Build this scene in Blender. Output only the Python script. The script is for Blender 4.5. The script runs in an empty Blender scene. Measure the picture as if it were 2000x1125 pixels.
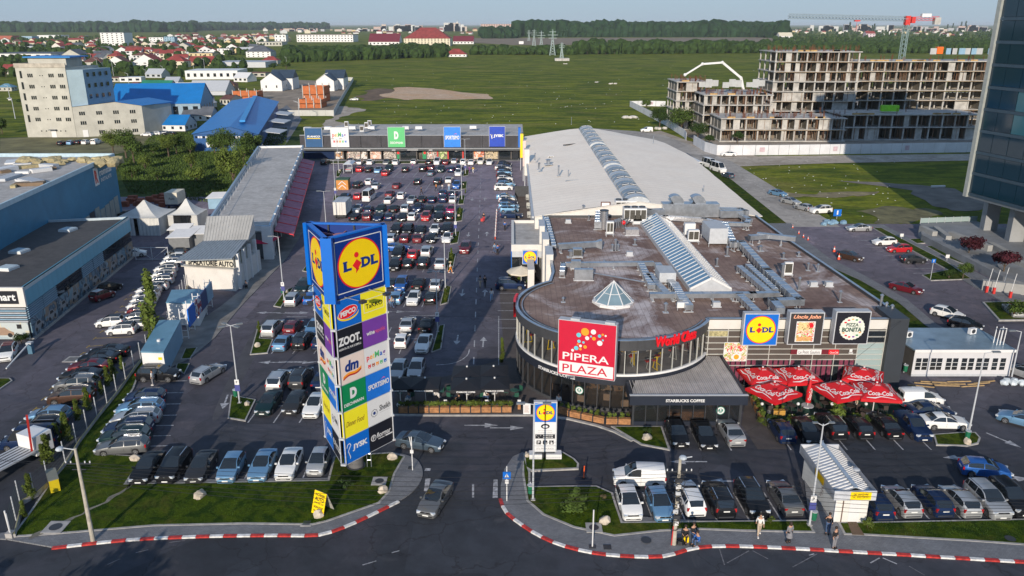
import bpy,math,random
from math import sin,cos,radians,pi,sqrt,atan2,hypot
from mathutils import Vector,Matrix,Euler,noise
random.seed(7)
scene=bpy.context.scene
COL=scene.collection
CAM_H=36.0
FPX=1550.0
TILT=atan2(515.0,FPX)
CT,ST=cos(TILT),sin(TILT)
cd=bpy.data.cameras.new('camera')
cam=bpy.data.objects.new('camera',cd)
COL.objects.link(cam)
cam.location=(0,0,CAM_H)
cam.rotation_euler=(pi/2-TILT,0,0)
cd.sensor_width=36.0
cd.lens=FPX/2000*36.0
cd.clip_start=0.5
cd.clip_end=60000
scene.camera=cam
SUN_EL=18.0
HAZE=0.000045
SUN_AZ=10.5
w=bpy.data.worlds.new('World');scene.world=w;w.use_nodes=True
nt=w.node_tree;nt.nodes.clear()
wo=nt.nodes.new('ShaderNodeOutputWorld');bg=nt.nodes.new('ShaderNodeBackground')
sk=nt.nodes.new('ShaderNodeTexSky');sk.sky_type='NISHITA';sk.sun_disc=False
sk.sun_elevation=radians(SUN_EL);sk.sun_rotation=radians(180+SUN_AZ)
sk.air_density=1.0;sk.dust_density=0.0;sk.ozone_density=4.0;sk.altitude=100
mxw=nt.nodes.new('ShaderNodeMix');mxw.data_type='RGBA';mxw.inputs[7].default_value=(1.95,2.65,3.5,1)
tcw=nt.nodes.new('ShaderNodeTexCoord');spw=nt.nodes.new('ShaderNodeSeparateXYZ');mrw=nt.nodes.new('ShaderNodeMapRange');mrw.inputs[1].default_value=0.0;mrw.inputs[2].default_value=0.6;mrw.inputs[3].default_value=0.93;mrw.inputs[4].default_value=0.35
nt.links.new(tcw.outputs['Generated'],spw.inputs[0]);nt.links.new(spw.outputs[2],mrw.inputs[0]);nt.links.new(mrw.outputs[0],mxw.inputs[0])
nt.links.new(sk.outputs[0],mxw.inputs[6]);nt.links.new(mxw.outputs[2],bg.inputs[0]);nt.links.new(bg.outputs[0],wo.inputs[0])
bg.inputs[1].default_value=0.12
sl=bpy.data.lights.new('sun','SUN');sl.energy=3.5;sl.angle=radians(0.5);sl.color=(1.0,0.88,0.73)
so=bpy.data.objects.new('sun',sl);COL.objects.link(so)
dv=Vector((sin(radians(SUN_AZ))*cos(radians(SUN_EL)),cos(radians(SUN_AZ))*cos(radians(SUN_EL)),-sin(radians(SUN_EL))))
so.rotation_euler=dv.to_track_quat('-Z','Y').to_euler()
so.location=(-40,-120,90)
scene.view_settings.view_transform='Standard'
scene.view_settings.look='None'
scene.view_settings.exposure=0.46
scene.view_settings.gamma=1.0
scene.view_settings.use_curve_mapping=False
scene.render.engine='CYCLES'
def G(px,py,z=0.0):
 u=(px-1000)/FPX;v=(py-562.5)/FPX
 t=(z-CAM_H)/(-ST-v*CT)
 return(u*t,(CT-v*ST)*t)
def V(px,py,Y):
 u=(px-1000)/FPX;v=(py-562.5)/FPX
 t=Y/(CT-v*ST)
 return(u*t,Y,CAM_H+(-ST-v*CT)*t)
def GL(pts,z=0.0):return[G(x,y,z) for x,y in pts]
def spline(pts,n=6,closed=False):
 out=[];N=len(pts)
 rng=range(N if closed else N-1)
 for i in rng:
  def q(j):return pts[j%N] if closed else pts[max(0,min(N-1,j))]
  p0,p1,p2,p3=q(i-1),q(i),q(i+1),q(i+2)
  for k in range(n):
   t=k/n
   out.append(tuple(0.5*((2*p1[d])+(-p0[d]+p2[d])*t+(2*p0[d]-5*p1[d]+4*p2[d]-p3[d])*t*t+(-p0[d]+3*p1[d]-3*p2[d]+p3[d])*t**3) for d in range(2)))
 if not closed:out.append(pts[-1])
 return out
def rough(p,d,sc=.2):
 q=[]
 for i in range(len(p)):
  a,b=p[i-1],p[i]
  for k in range(4):f=k/4;x,y=a[0]+(b[0]-a[0])*f,a[1]+(b[1]-a[1])*f;n_=noise.noise_vector(Vector((x*sc,y*sc,3)));q.append((x+n_.x*d,y+n_.y*d))
 return q
def area(p):return sum(p[i-1][0]*p[i][1]-p[i][0]*p[i-1][1] for i in range(len(p)))/2
def ccw(p):return list(p) if area(p)>0 else list(reversed(p))
def inset(p,d):
 p=ccw(p);n=len(p);out=[]
 for i in range(n):
  a,b,c=Vector(p[i-1]),Vector(p[i]),Vector(p[(i+1)%n])
  e1=(b-a);e2=(c-b)
  if e1.length<1e-6 or e2.length<1e-6:out.append(tuple(b));continue
  e1.normalize();e2.normalize()
  n1=Vector((-e1.y,e1.x));n2=Vector((-e2.y,e2.x));m=n1+n2
  if m.length<1e-3:m=n1.copy()
  m.normalize();k=d/max(0.5,m.dot(n1))
  out.append((b.x+m.x*k,b.y+m.y*k))
 return out
def arc(cx,cy,r,a0,a1,n):return[(cx+r*cos(radians(a0+(a1-a0)*i/n)),cy+r*sin(radians(a0+(a1-a0)*i/n))) for i in range(n+1)]
MATS={}
def C3(c):return(c[0],c[1],c[2],1.0)
class NB:
 def __init__(s,m):
  s.t=m.node_tree;s.n=s.t.nodes;s.l=s.t.links
 def node(s,ty,**k):
  x=s.n.new(ty)
  for a,b in k.items():setattr(x,a,b)
  return x
 def noise(s,scale,detail=4,rough=0.55,vec=None,dist=0):
  x=s.node('ShaderNodeTexNoise');x.inputs['Scale'].default_value=scale;x.inputs['Detail'].default_value=detail
  x.inputs['Roughness'].default_value=rough;x.inputs['Distortion'].default_value=dist
  if vec:s.l.new(vec,x.inputs['Vector'])
  return x.outputs['Fac']
 def ramp(s,fac,a,b,lo=(0,0,0),hi=(1,1,1)):
  x=s.node('ShaderNodeValToRGB');x.color_ramp.elements[0].position=a;x.color_ramp.elements[1].position=b
  x.color_ramp.elements[0].color=C3(lo);x.color_ramp.elements[1].color=C3(hi);s.l.new(fac,x.inputs[0]);return x.outputs[0]
 def mix(s,fac,a,b,mode='MIX'):
  x=s.node('ShaderNodeMix',data_type='RGBA',blend_type=mode)
  if isinstance(fac,(int,float)):x.inputs[0].default_value=fac
  else:s.l.new(fac,x.inputs[0])
  for i,v in((6,a),(7,b)):
   if isinstance(v,tuple):x.inputs[i].default_value=C3(v)
   else:s.l.new(v,x.inputs[i])
  return x.outputs[2]
 def scalevec(s,vec,sc,rot=0):
  x=s.node('ShaderNodeMapping');x.inputs['Scale'].default_value=sc;x.inputs['Rotation'].default_value=(0,0,rot)
  s.l.new(vec,x.inputs['Vector']);return x.outputs[0]
def newmat(name,rough=0.7,metal=0.0,spec=None):
 m=bpy.data.materials.new(name);m.use_nodes=True
 nb=NB(m);b=m.node_tree.nodes['Principled BSDF']
 b.inputs['Roughness'].default_value=rough;b.inputs['Metallic'].default_value=metal
 if spec is not None:b.inputs['Specular IOR Level'].default_value=spec
 g=nb.node('ShaderNodeNewGeometry');MATS[name]=m
 return m,nb,b,g.outputs['Position']
def M(name,col=None,rough=0.6,metal=0.0,ns=1.5,amt=0.12,coat=0.0,bump=0.0,spec=None,em=0.0):
 if name in MATS:return MATS[name]
 m,nb,b,P=newmat(name,rough,metal,spec)
 f=nb.noise(ns,5,0.6,P)
 lo=tuple(c*(1-amt) for c in col);hi=tuple(min(1,c*(1+amt)) for c in col)
 c=nb.ramp(f,0.3,0.7,lo,hi)
 nb.l.new(c,b.inputs['Base Color'])
 if coat:b.inputs['Coat Weight'].default_value=coat;b.inputs['Coat Roughness'].default_value=0.06
 if bump:
  bp=nb.node('ShaderNodeBump');bp.inputs['Strength'].default_value=bump;nb.l.new(nb.noise(ns*8,3,0.6,P),bp.inputs['Height']);nb.l.new(bp.outputs[0],b.inputs['Normal'])
 if em:
  b.inputs['Emission Color'].default_value=C3(col);b.inputs['Emission Strength'].default_value=em
 return m
def ground_mat(name,base,var,stain=None,stain_amt=0.5,big=0.05,mid=0.6,fine=18,rough=0.85,bump=0.15,crack=0):
 m,nb,b,P=newmat(name,rough,0,0.3)
 c=nb.mix(nb.ramp(nb.noise(big,4,0.6,P,0.6),0.35,0.65),base,var)
 c=nb.mix(nb.ramp(nb.noise(mid,5,0.65,P),0.3,0.72),c,nb.mix(0.35,c,(0.0,0.0,0.0)))
 c=nb.mix(0.35,c,nb.mix(1.0,c,nb.ramp(nb.noise(fine,2,0.7,P),0.25,0.75,(0.55,0.55,0.55),(1.45,1.45,1.45)),'MULTIPLY'))
 if stain:
  sf=nb.ramp(nb.noise(0.22,6,0.7,P,1.5),0.56,0.70)
  x=nb.node('ShaderNodeMath',operation='MULTIPLY');nb.l.new(sf,x.inputs[0]);x.inputs[1].default_value=stain_amt
  c=nb.mix(x.outputs[0],c,stain)
 if crack:
  vo=nb.node('ShaderNodeTexVoronoi',feature='DISTANCE_TO_EDGE');vo.inputs['Scale'].default_value=0.16;wp=nb.node('ShaderNodeVectorMath',operation='ADD');nz=nb.node('ShaderNodeTexNoise');nz.inputs['Scale'].default_value=0.5;nz.inputs['Detail'].default_value=5
  nb.l.new(P,nz.inputs['Vector']);nb.l.new(P,wp.inputs[0]);sc=nb.node('ShaderNodeVectorMath',operation='SCALE');sc.inputs[3].default_value=3.0;nb.l.new(nz.outputs['Color'],sc.inputs[0]);nb.l.new(sc.outputs[0],wp.inputs[1]);nb.l.new(wp.outputs[0],vo.inputs['Vector'])
  c=nb.mix(nb.ramp(vo.outputs['Distance'],0.0,0.012,(crack,crack,crack),(0,0,0)),c,(0.015,0.015,0.017))
  v2=nb.node('ShaderNodeTexVoronoi',distance='CHEBYCHEV');v2.inputs['Scale'].default_value=0.11;nb.l.new(P,v2.inputs['Vector'])
  c=nb.mix(1.0,c,nb.ramp(v2.outputs['Color'],0.1,0.9,(0.80,0.80,0.80),(1.22,1.22,1.22)),'MULTIPLY')
 nb.l.new(c,b.inputs['Base Color'])
 bp=nb.node('ShaderNodeBump');bp.inputs['Strength'].default_value=bump;bp.inputs['Distance'].default_value=0.02
 nb.l.new(nb.noise(fine,3,0.7,P),bp.inputs['Height']);nb.l.new(bp.outputs[0],b.inputs['Normal'])
 return m
def grass_mat(name,a,b2,dry,dry_lo=0.55,dry_hi=0.75,big=0.03,fine=6.0,stretch=1.0):
 m,nb,b,P=newmat(name,0.95,0,0.1)
 Q=nb.scalevec(P,(1,stretch,1))
 c=nb.mix(nb.ramp(nb.noise(big*4,6,0.65,Q,0.8),0.42,0.59),a,b2)
 c=nb.mix(nb.ramp(nb.noise(big,7,0.7,Q,1.2),dry_lo,dry_hi),c,dry)
 c=nb.mix(0.6,c,nb.mix(1.0,c,nb.ramp(nb.noise(fine,3,0.75,P),0.25,0.75,(0.35,0.35,0.35),(1.7,1.7,1.6)),'MULTIPLY'))
 nb.l.new(c,b.inputs['Base Color'])
 bp=nb.node('ShaderNodeBump');bp.inputs['Strength'].default_value=0.7;bp.inputs['Distance'].default_value=0.08
 nb.l.new(nb.noise(fine*1.5,3,0.8,P),bp.inputs['Height']);nb.l.new(bp.outputs[0],b.inputs['Normal'])
 return m
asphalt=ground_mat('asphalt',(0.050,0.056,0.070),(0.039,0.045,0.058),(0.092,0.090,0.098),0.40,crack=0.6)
def baked_far_light(m,y0,y1,col):  # haze, grazing light and vignette painted into the base colour, lighter along Y
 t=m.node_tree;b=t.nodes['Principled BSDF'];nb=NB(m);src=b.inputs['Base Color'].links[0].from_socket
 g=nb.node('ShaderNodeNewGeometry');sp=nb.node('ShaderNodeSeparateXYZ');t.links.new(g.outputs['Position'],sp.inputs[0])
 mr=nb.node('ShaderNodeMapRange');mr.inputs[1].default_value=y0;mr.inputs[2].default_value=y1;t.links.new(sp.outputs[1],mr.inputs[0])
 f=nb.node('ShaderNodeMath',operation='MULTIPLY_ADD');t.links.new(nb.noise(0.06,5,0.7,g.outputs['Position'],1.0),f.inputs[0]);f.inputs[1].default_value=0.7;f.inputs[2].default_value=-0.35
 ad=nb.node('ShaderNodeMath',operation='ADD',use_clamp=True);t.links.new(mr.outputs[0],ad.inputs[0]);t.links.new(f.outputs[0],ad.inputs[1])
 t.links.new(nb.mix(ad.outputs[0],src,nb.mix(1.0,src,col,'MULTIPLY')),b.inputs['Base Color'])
baked_far_light(asphalt,52,165,(5.4,4.1,4.0))
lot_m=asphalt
concrete_road=ground_mat('concrete_road',(0.46,0.42,0.38),(0.37,0.34,0.31),(0.52,0.48,0.44),0.4,crack=0.4)
gravel=ground_mat('gravel',(0.55,0.48,0.40),(0.36,0.30,0.24),(0.64,0.58,0.52),0.5,0.2,1.2,9)
kerb_m=M('kerb_concrete',(0.34,0.33,0.32),0.85,ns=2,amt=0.25,bump=0.2)
def paver_mat():
 m,nb,b,P=newmat('pavement_tiles',0.8,0,0.3)
 br=nb.node('ShaderNodeTexBrick');br.inputs['Scale'].default_value=2.2;br.inputs['Mortar Size'].default_value=0.012
 br.inputs['Color1'].default_value=C3((0.21,0.215,0.23));br.inputs['Color2'].default_value=C3((0.165,0.17,0.185));br.inputs['Mortar'].default_value=C3((0.09,0.09,0.095))
 nb.l.new(P,br.inputs['Vector'])
 c=nb.mix(0.5,br.outputs[0],nb.mix(1.0,br.outputs[0],nb.ramp(nb.noise(0.5,6,0.7,P),0.3,0.7,(0.55,0.55,0.55),(1.3,1.3,1.3)),'MULTIPLY'))
 nb.l.new(c,b.inputs['Base Color']);return m
pavers=paver_mat()
field_m=grass_mat('field_grass',(0.062,0.092,0.010),(0.165,0.185,0.016),(0.24,0.20,0.06),0.52,0.76,0.012,0.6,2.6)
lawn_m=grass_mat('lawn_grass',(0.016,0.038,0.003),(0.052,0.080,0.004),(0.100,0.090,0.018),0.52,0.75,0.2,5.0)
scrub_m=grass_mat('scrub_grass',(0.030,0.055,0.014),(0.055,0.085,0.020),(0.10,0.09,0.04),0.55,0.8,0.05,1.2)
dirt_m=ground_mat('bare_dirt',(0.66,0.41,0.23),(0.68,0.50,0.35),(0.38,0.18,0.07),0.6,0.05,0.3,2)
paint_w=M('road_paint_white',(0.36,0.36,0.38),0.7,ns=2.5,amt=0.6)
paint_y=M('road_paint_yellow',(0.36,0.25,0.05),0.7,ns=2.5,amt=0.4)
white=M('white_render',(0.64,0.615,0.58),0.6,ns=0.7,amt=0.07)
whitep=M('white_paint',(0.68,0.68,0.68),0.4,ns=1,amt=0.05)
cream=M('cream_render',(0.45,0.44,0.39),0.85,ns=0.3,amt=0.14)
redp=M('red_paint',(0.55,0.035,0.03),0.5,ns=2,amt=0.12)
dark=M('dark_metal',(0.035,0.038,0.045),0.45,ns=2,amt=0.2)
black=M('black_plastic',(0.012,0.012,0.014),0.5)
steel=M('galvanised_steel',(0.42,0.45,0.49),0.32,0.75,ns=1.3,amt=0.22)
steelp=M('grey_painted_steel',(0.45,0.47,0.50),0.5,ns=2,amt=0.1)
concrete=M('raw_concrete',(.42,.405,.38),0.9,ns=0.5,amt=0.28,bump=0.15)
wood=M('planter_wood',(0.36,0.17,0.07),0.7,ns=3,amt=0.35)
rock_m=M('boulder_stone',(0.52,0.45,0.36),0.9,ns=2.5,amt=0.3,bump=0.5)
def glassm(name,col=(0.015,0.02,0.025),rough=0.04,alpha=1.0,spec=0.9):
 m,nb,b,P=newmat(name,rough,0,spec)
 b.inputs['Base Color'].default_value=C3(col);b.inputs['IOR'].default_value=1.6
 if alpha<1:b.inputs['Alpha'].default_value=alpha
 return m
glass=glassm('dark_glass')
shopglass=glassm('shop_glass',(0.02,0.025,0.03),0.03,0.42)
carglass=glassm('car_glass',(0.012,0.016,0.02),0.05)
skyglass=glassm('skylight_glass',(0.10,0.22,0.34),0.08)
def wavemat(name,col,axis='X',scale=2.0,amt=0.5,rough=0.5,metal=0.0,bump=0.5,dirt=0.2):
 m,nb,b,P=newmat(name,rough,metal)
 wv=nb.node('ShaderNodeTexWave',bands_direction=axis);wv.inputs['Scale'].default_value=scale;wv.inputs['Distortion'].default_value=0
 nb.l.new(P,wv.inputs['Vector'])
 c=nb.ramp(wv.outputs['Fac'],0.05,0.45,tuple(x*(1-amt) for x in col),col)
 c=nb.mix(dirt,c,nb.mix(1.0,c,nb.ramp(nb.noise(0.25,6,0.7,P,0.8),0.3,0.7,(0.3,0.3,0.3),(1.3,1.3,1.3)),'MULTIPLY'))
 nb.l.new(c,b.inputs['Base Color'])
 bp=nb.node('ShaderNodeBump');bp.inputs['Strength'].default_value=bump;bp.inputs['Distance'].default_value=0.05
 nb.l.new(wv.outputs['Fac'],bp.inputs['Height']);nb.l.new(bp.outputs[0],b.inputs['Normal'])
 return m
def roofmat(name,base,var,stain,samt=0.6,sc=0.16,lo=0.52,hi=0.66,rough=0.8,seam=0.0,seamdir='X',seamscale=0.3,rg=0.5):
 m,nb,b,P=newmat(name,rough,0,0.3)
 c=nb.mix(nb.ramp(nb.noise(0.12,6,0.65,P,1.0),0.35,0.65),base,var)
 c=nb.mix(rg,c,nb.mix(1.0,c,nb.ramp(nb.noise(1.1,5,0.7,P),0.3,0.7,(0.55,0.55,0.55),(1.35,1.35,1.35)),'MULTIPLY'))
 f=nb.ramp(nb.noise(sc,8,0.72,P,0.7),lo,hi)
 x=nb.node('ShaderNodeMath',operation='MULTIPLY');nb.l.new(f,x.inputs[0]);x.inputs[1].default_value=samt
 c=nb.mix(x.outputs[0],c,stain)
 if seam:
  wv=nb.node('ShaderNodeTexWave',bands_direction=seamdir);wv.inputs['Scale'].default_value=seamscale;wv.inputs['Distortion'].default_value=0.15;wv.inputs['Detail Scale'].default_value=0.3
  nb.l.new(P,wv.inputs['Vector'])
  c=nb.mix(nb.ramp(wv.outputs['Fac'],0.0,0.05,(seam,seam,seam),(0,0,0)),c,tuple(q*0.35 for q in base))
 nb.l.new(c,b.inputs['Base Color'])
 bp=nb.node('ShaderNodeBump');bp.inputs['Strength'].default_value=0.12;bp.inputs['Distance'].default_value=0.04
 nb.l.new(nb.noise(2.2,6,0.7,P),bp.inputs['Height']);nb.l.new(bp.outputs[0],b.inputs['Normal'])
 return m
plaza_roof_m=roofmat('bitumen_roof',(0.30,0.212,0.175),(0.155,0.092,0.078),(0.62,0.56,0.56),0.85,0.11,0.50,0.64,seam=0.5,seamdir='X',seamscale=0.5)
white_roof_m=roofmat('white_membrane_roof',(0.97,0.87,0.75),(0.92,0.81,0.69),(0.80,0.70,0.59),0.35,0.10,0.55,0.75,seam=0.22,seamdir='Y',seamscale=0.16,rg=0.12)
grey_roof_m=roofmat('grey_membrane_roof',(0.50,0.48,0.46),(0.40,0.385,0.37),(0.24,0.21,0.18),0.45,0.2,0.5,0.66,seam=0.3,seamdir='Y',seamscale=0.2)
dark_roof_m=roofmat('dark_membrane_roof',(0.085,0.083,0.085),(0.065,0.064,0.067),(0.14,0.13,0.13),0.3)
def printmat(name,cols,scale=1.2,seed=0.0):
 m,nb,b,P=newmat(name,0.5)
 x=nb.node('ShaderNodeMapping');x.inputs['Location'].default_value=(seed,seed*2,seed*3);nb.l.new(P,x.inputs['Vector'])
 f=nb.noise(scale,3,0.5,x.outputs[0],1.0)
 r=nb.node('ShaderNodeValToRGB');r.color_ramp.interpolation='CONSTANT'
 e=r.color_ramp.elements;n=len(cols)
 for i,cc in enumerate(cols):
  p=0.30+0.40*i/n
  if i<2:e[i].position=0.0 if i==0 else p;e[i].color=C3(cc)
  else:q=e.new(p);q.color=C3(cc)
 nb.l.new(f,r.inputs[0]);nb.l.new(r.outputs[0],b.inputs['Base Color']);return m
class MB:
 def __init__(s):s.v=[];s.f=[];s.mi=[];s.mats=[];s.cur=0
 def mat(s,m):
  if m not in s.mats:s.mats.append(m)
  s.cur=s.mats.index(m);return s
 def add(s,vs,fs):
  o=len(s.v);s.v+=[tuple(p) for p in vs]
  for f in fs:s.f.append(tuple(i+o for i in f));s.mi.append(s.cur)
  return s
 def bx(s,x0,x1,y0,y1,z0,z1):
  x0,x1=min(x0,x1),max(x0,x1);y0,y1=min(y0,y1),max(y0,y1);z0,z1=min(z0,z1),max(z0,z1)
  return s.add([(x0,y0,z0),(x1,y0,z0),(x1,y1,z0),(x0,y1,z0),(x0,y0,z1),(x1,y0,z1),(x1,y1,z1),(x0,y1,z1)],[(0,3,2,1),(4,5,6,7),(0,1,5,4),(1,2,6,5),(2,3,7,6),(3,0,4,7)])
 def obx(s,cx,cy,z0,lx,ly,lz,a=0.0):
  c,n=cos(a),sin(a);o=len(s.v)
  s.bx(-lx/2,lx/2,-ly/2,ly/2,z0,z0+lz)
  for i in range(o,len(s.v)):
   x,y,z=s.v[i];s.v[i]=(cx+x*c-y*n,cy+x*n+y*c,z)
  return s
 def prism(s,pts,z0,z1,bottom=False):
  p=ccw(pts);n=len(p)
  fs=[(i,(i+1)%n,n+(i+1)%n,n+i) for i in range(n)]+[tuple(range(n,2*n))]
  if bottom:fs.append(tuple(reversed(range(n))))
  return s.add([(x,y,z0) for x,y in p]+[(x,y,z1) for x,y in p],fs)
 def sheet(s,pts,z):
  p=ccw(pts);return s.add([(x,y,z) for x,y in p],[tuple(range(len(p)))])
 def quad(s,a,b,c,d):return s.add([a,b,c,d],[(0,1,2,3)])
 def tri(s,a,b,c):return s.add([a,b,c],[(0,1,2)])
 def tube(s,p,q,r,n=8,r2=None,cap=True):
  p,q=Vector(p),Vector(q);r2=r if r2 is None else r2
  d=(q-p)
  if d.length<1e-6:return s
  d.normalize();u=d.orthogonal().normalized();w_=d.cross(u)
  vs=[]
  for c,rr in((p,r),(q,r2)):
   for i in range(n):
    a=2*pi*i/n;vs.append(c+u*cos(a)*rr+w_*sin(a)*rr)
  fs=[(i,(i+1)%n,n+(i+1)%n,n+i) for i in range(n)]
  if cap:fs+=[tuple(reversed(range(n))),tuple(range(n,2*n))]
  return s.add(vs,fs)
 def beam(s,p,q,wd,h):
  p,q=Vector(p),Vector(q);d=(q-p).normalized()
  u=d.cross(Vector((0,0,1)))
  if u.length<1e-3:u=Vector((1,0,0))
  u.normalize();t=u.cross(d).normalized();vs=[]
  for c in(p,q):
   for a,b in((-1,-1),(1,-1),(1,1),(-1,1)):vs.append(c+u*a*wd/2+t*b*h/2)
  return s.add(vs,[(3,2,1,0),(4,5,6,7),(0,1,5,4),(1,2,6,5),(2,3,7,6),(3,0,4,7)])
 def disc(s,cx,cy,z,r,n=24,sx=1,sy=1):return s.add([(cx+r*cos(2*pi*i/n)*sx,cy+r*sin(2*pi*i/n)*sy,z) for i in range(n)],[tuple(range(n))])
 def ball(s,c,r,seg=8,rings=5,sz=1.0,jit=0.0):
  vs=[(c[0],c[1],c[2]-r*sz)]
  for i in range(1,rings):
   a=-pi/2+pi*i/rings
   for k in range(seg):
    b=2*pi*k/seg;j=1+random.uniform(-jit,jit)
    vs.append((c[0]+r*j*cos(a)*cos(b),c[1]+r*j*cos(a)*sin(b),c[2]+r*j*sin(a)*sz))
  vs.append((c[0],c[1],c[2]+r*sz));t=len(vs)-1;fs=[]
  for k in range(seg):
   k2=(k+1)%seg;fs.append((0,1+k2,1+k));fs.append((t,t-seg+k,t-seg+k2))
   for i in range(rings-2):fs.append((1+i*seg+k,1+i*seg+k2,1+(i+1)*seg+k2,1+(i+1)*seg+k))
  return s.add(vs,fs)
 def mesh(s,name,m=None,smooth=None):
  me=bpy.data.meshes.new(name);me.from_pydata(s.v,[],s.f)
  mats=s.mats if s.mats else([m] if m else[])
  for x in mats:me.materials.append(x)
  if s.mats:me.polygons.foreach_set('material_index',s.mi)
  if smooth:
   me.polygons.foreach_set('use_smooth',[True]*len(me.polygons));me.set_sharp_from_angle(angle=radians(smooth))
  me.update();return me
def ob(name,me,parent=None,loc=(0,0,0),rot=(0,0,0),label=None,cat=None,group=None,kind=None,scale=None):
 o=bpy.data.objects.new(name,me);COL.objects.link(o)
 o.location=loc;o.rotation_euler=rot if not isinstance(rot,(int,float)) else(0,0,rot)
 if scale:o.scale=scale if not isinstance(scale,(int,float)) else(scale,)*3
 if parent:o.parent=parent
 if label:o['label']=label
 if cat:o['category']=cat
 if group:o['group']=group
 if kind:o['kind']=kind
 return o
def T(name,label,cat,loc=(0,0,0),rot=0.0,group=None):return ob(name,None,None,loc,rot,label,cat,group)
def part(name,mb,m,parent,smooth=None,**k):
 if name in('support','cover_sheet','flange','hatch_frame','vent_hatch','standing_seam','roof_rib'):k['kind']='stuff'
 return ob(name,mb.mesh(name,m,smooth),parent,**k)
def S(name,mb,m,smooth=None):return ob(name,mb.mesh(name,m,smooth),kind='structure')
_tx={}
def textmesh(sv,bold=0.0,shear=0.0,space=1.0):
 k=(sv,bold,shear,space)
 if k in _tx:return _tx[k]
 cu=bpy.data.curves.new('lettering','FONT');cu.body=sv;cu.size=1;cu.offset=bold;cu.shear=shear;cu.space_character=space
 cu.resolution_u=3;cu.fill_mode='FRONT'
 o=bpy.data.objects.new('lettering',cu);COL.objects.link(o)
 me=bpy.data.meshes.new_from_object(o)
 bpy.data.objects.remove(o);bpy.data.curves.remove(cu)
 xs=[v.co.x for v in me.vertices];ys=[v.co.y for v in me.vertices]
 x0,x1,y0,y1=min(xs),max(xs),min(ys),max(ys)
 me.materials.clear()
 data=([(v.co.x,v.co.y) for v in me.vertices],[tuple(p.vertices) for p in me.polygons],(x0,x1,y0,y1))
 bpy.data.meshes.remove(me);_tx[k]=data;return data
def text(mb,sv,cx,cy,wd,h,z=0.0,bold=0.0,shear=0.0,rot=0.0,space=1.0,fn=None):
 """adds flat lettering fitted to a wd x h box centred at cx, cy (local xy plane)"""
 vs,fs,(x0,x1,y0,y1)=textmesh(sv,bold,shear,space)
 sx=wd/(x1-x0);sy=h/(y1-y0) if h else sx
 c,n=cos(rot),sin(rot);out=[]
 for x,y in vs:
  a=(x-(x0+x1)/2)*sx;b=(y-(y0+y1)/2)*sy
  X,Y=cx+a*c-b*n,cy+a*n+b*c
  out.append(fn(X,Y) if fn else(X,Y,z))
 return mb.add(out,fs)
def face_matrix(a,b,z0=0.0):
 """panel frame: origin a, local x along a->b, local y up, local z outward (to the right of a->b)"""
 a=Vector((a[0],a[1],z0));d=Vector((b[0]-a.x,b[1]-a.y,0)).normalized();up=Vector((0,0,1));n=d.cross(up)
 m=Matrix.Identity(4)
 for i in range(3):m[i][0]=d[i];m[i][1]=up[i];m[i][2]=n[i];m[i][3]=a[i]
 return m
def setm(o,m):o.matrix_local=m;return o
BLUE=M('sign_blue',(0.0,0.13,0.55),0.45,amt=0.03);NAVY=M('sign_navy',(0.0,0.028,0.20),0.45,amt=0.05)
YEL=M('sign_yellow',(0.90,0.62,0.0),0.45,amt=0.03);SRED=M('sign_red',(0.75,0.01,0.02),0.45,amt=0.03)
SWHITE=M('sign_white',(0.70,0.70,0.70),0.45,amt=0.02);SBLACK=M('sign_black',(0.008,0.009,0.016),0.45)
CRIM=M('sign_crimson',(0.52,0.005,0.035),0.45,amt=0.04);SGREEN=M('sign_green',(0.0,0.22,0.075),0.45,amt=0.03)
LIMEG=M('sign_light_green',(0.09,0.48,0.17),0.45,amt=0.03);LEMON=M('sign_lemon',(0.85,0.75,0.02),0.45,amt=0.03)
PURP=M('sign_purple',(0.17,0.045,0.33),0.45,amt=0.04);BEIGE=M('sign_beige',(0.75,0.62,0.55),0.45,amt=0.03)
ORNG=M('sign_orange',(0.90,0.32,0.02),0.45,amt=0.03);AQUA=M('sign_aqua',(0.12,0.52,0.62),0.45);PINK=M('sign_pink',(0.75,0.10,0.22),0.5)
R3=random.Random(11)
S('field',MB().sheet([(-30000,-300),(30000,-300),(30000,45000),(-30000,45000)],-0.12),field_m)
S('scrub_ground',MB().sheet(GL([(0,268),(285,262),(330,240),(560,240),(600,262),(575,300),(430,425),(240,400),(-200,330)]),-0.06),scrub_m)
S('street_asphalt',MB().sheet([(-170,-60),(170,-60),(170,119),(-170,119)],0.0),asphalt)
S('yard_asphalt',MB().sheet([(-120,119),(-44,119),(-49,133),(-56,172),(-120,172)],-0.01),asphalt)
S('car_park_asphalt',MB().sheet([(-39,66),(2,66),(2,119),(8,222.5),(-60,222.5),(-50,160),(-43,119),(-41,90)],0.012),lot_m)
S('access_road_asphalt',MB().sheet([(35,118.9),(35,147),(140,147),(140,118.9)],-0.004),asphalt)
S('access_road',MB().sheet(GL([(1150,250),(1240,256),(1290,262),(1345,282),(1430,316),(1500,358),(1560,395),(1608,424),(1642,443),(1535,443),(1450,388),(1340,312),(1280,285),(1150,262)]),0.006),concrete_road)
S('gravel_apron',MB().sheet(GL([(1240,262),(1290,255),(1345,275),(1480,305),(1910,300),(1910,313),(1640,318),(1520,322),(1440,325),(1360,300)]),-0.02),gravel)
S('construction_yard',MB().sheet(GL([(1340,230),(1330,262),(1400,288),(1480,292),(1910,292),(2000,285),(2000,180),(1560,180)]),-0.03),M('construction_dirt',(0.30,0.255,0.21),0.9,ns=0.15,amt=0.4))
S('bare_soil_patch',MB().sheet(rough(spline(GL([(748,186),(775,171),(850,171),(880,176),(935,183),(968,187),(940,192),(880,195),(820,192),(770,194)]),5,True),12,.05),-0.09),dirt_m)
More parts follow.
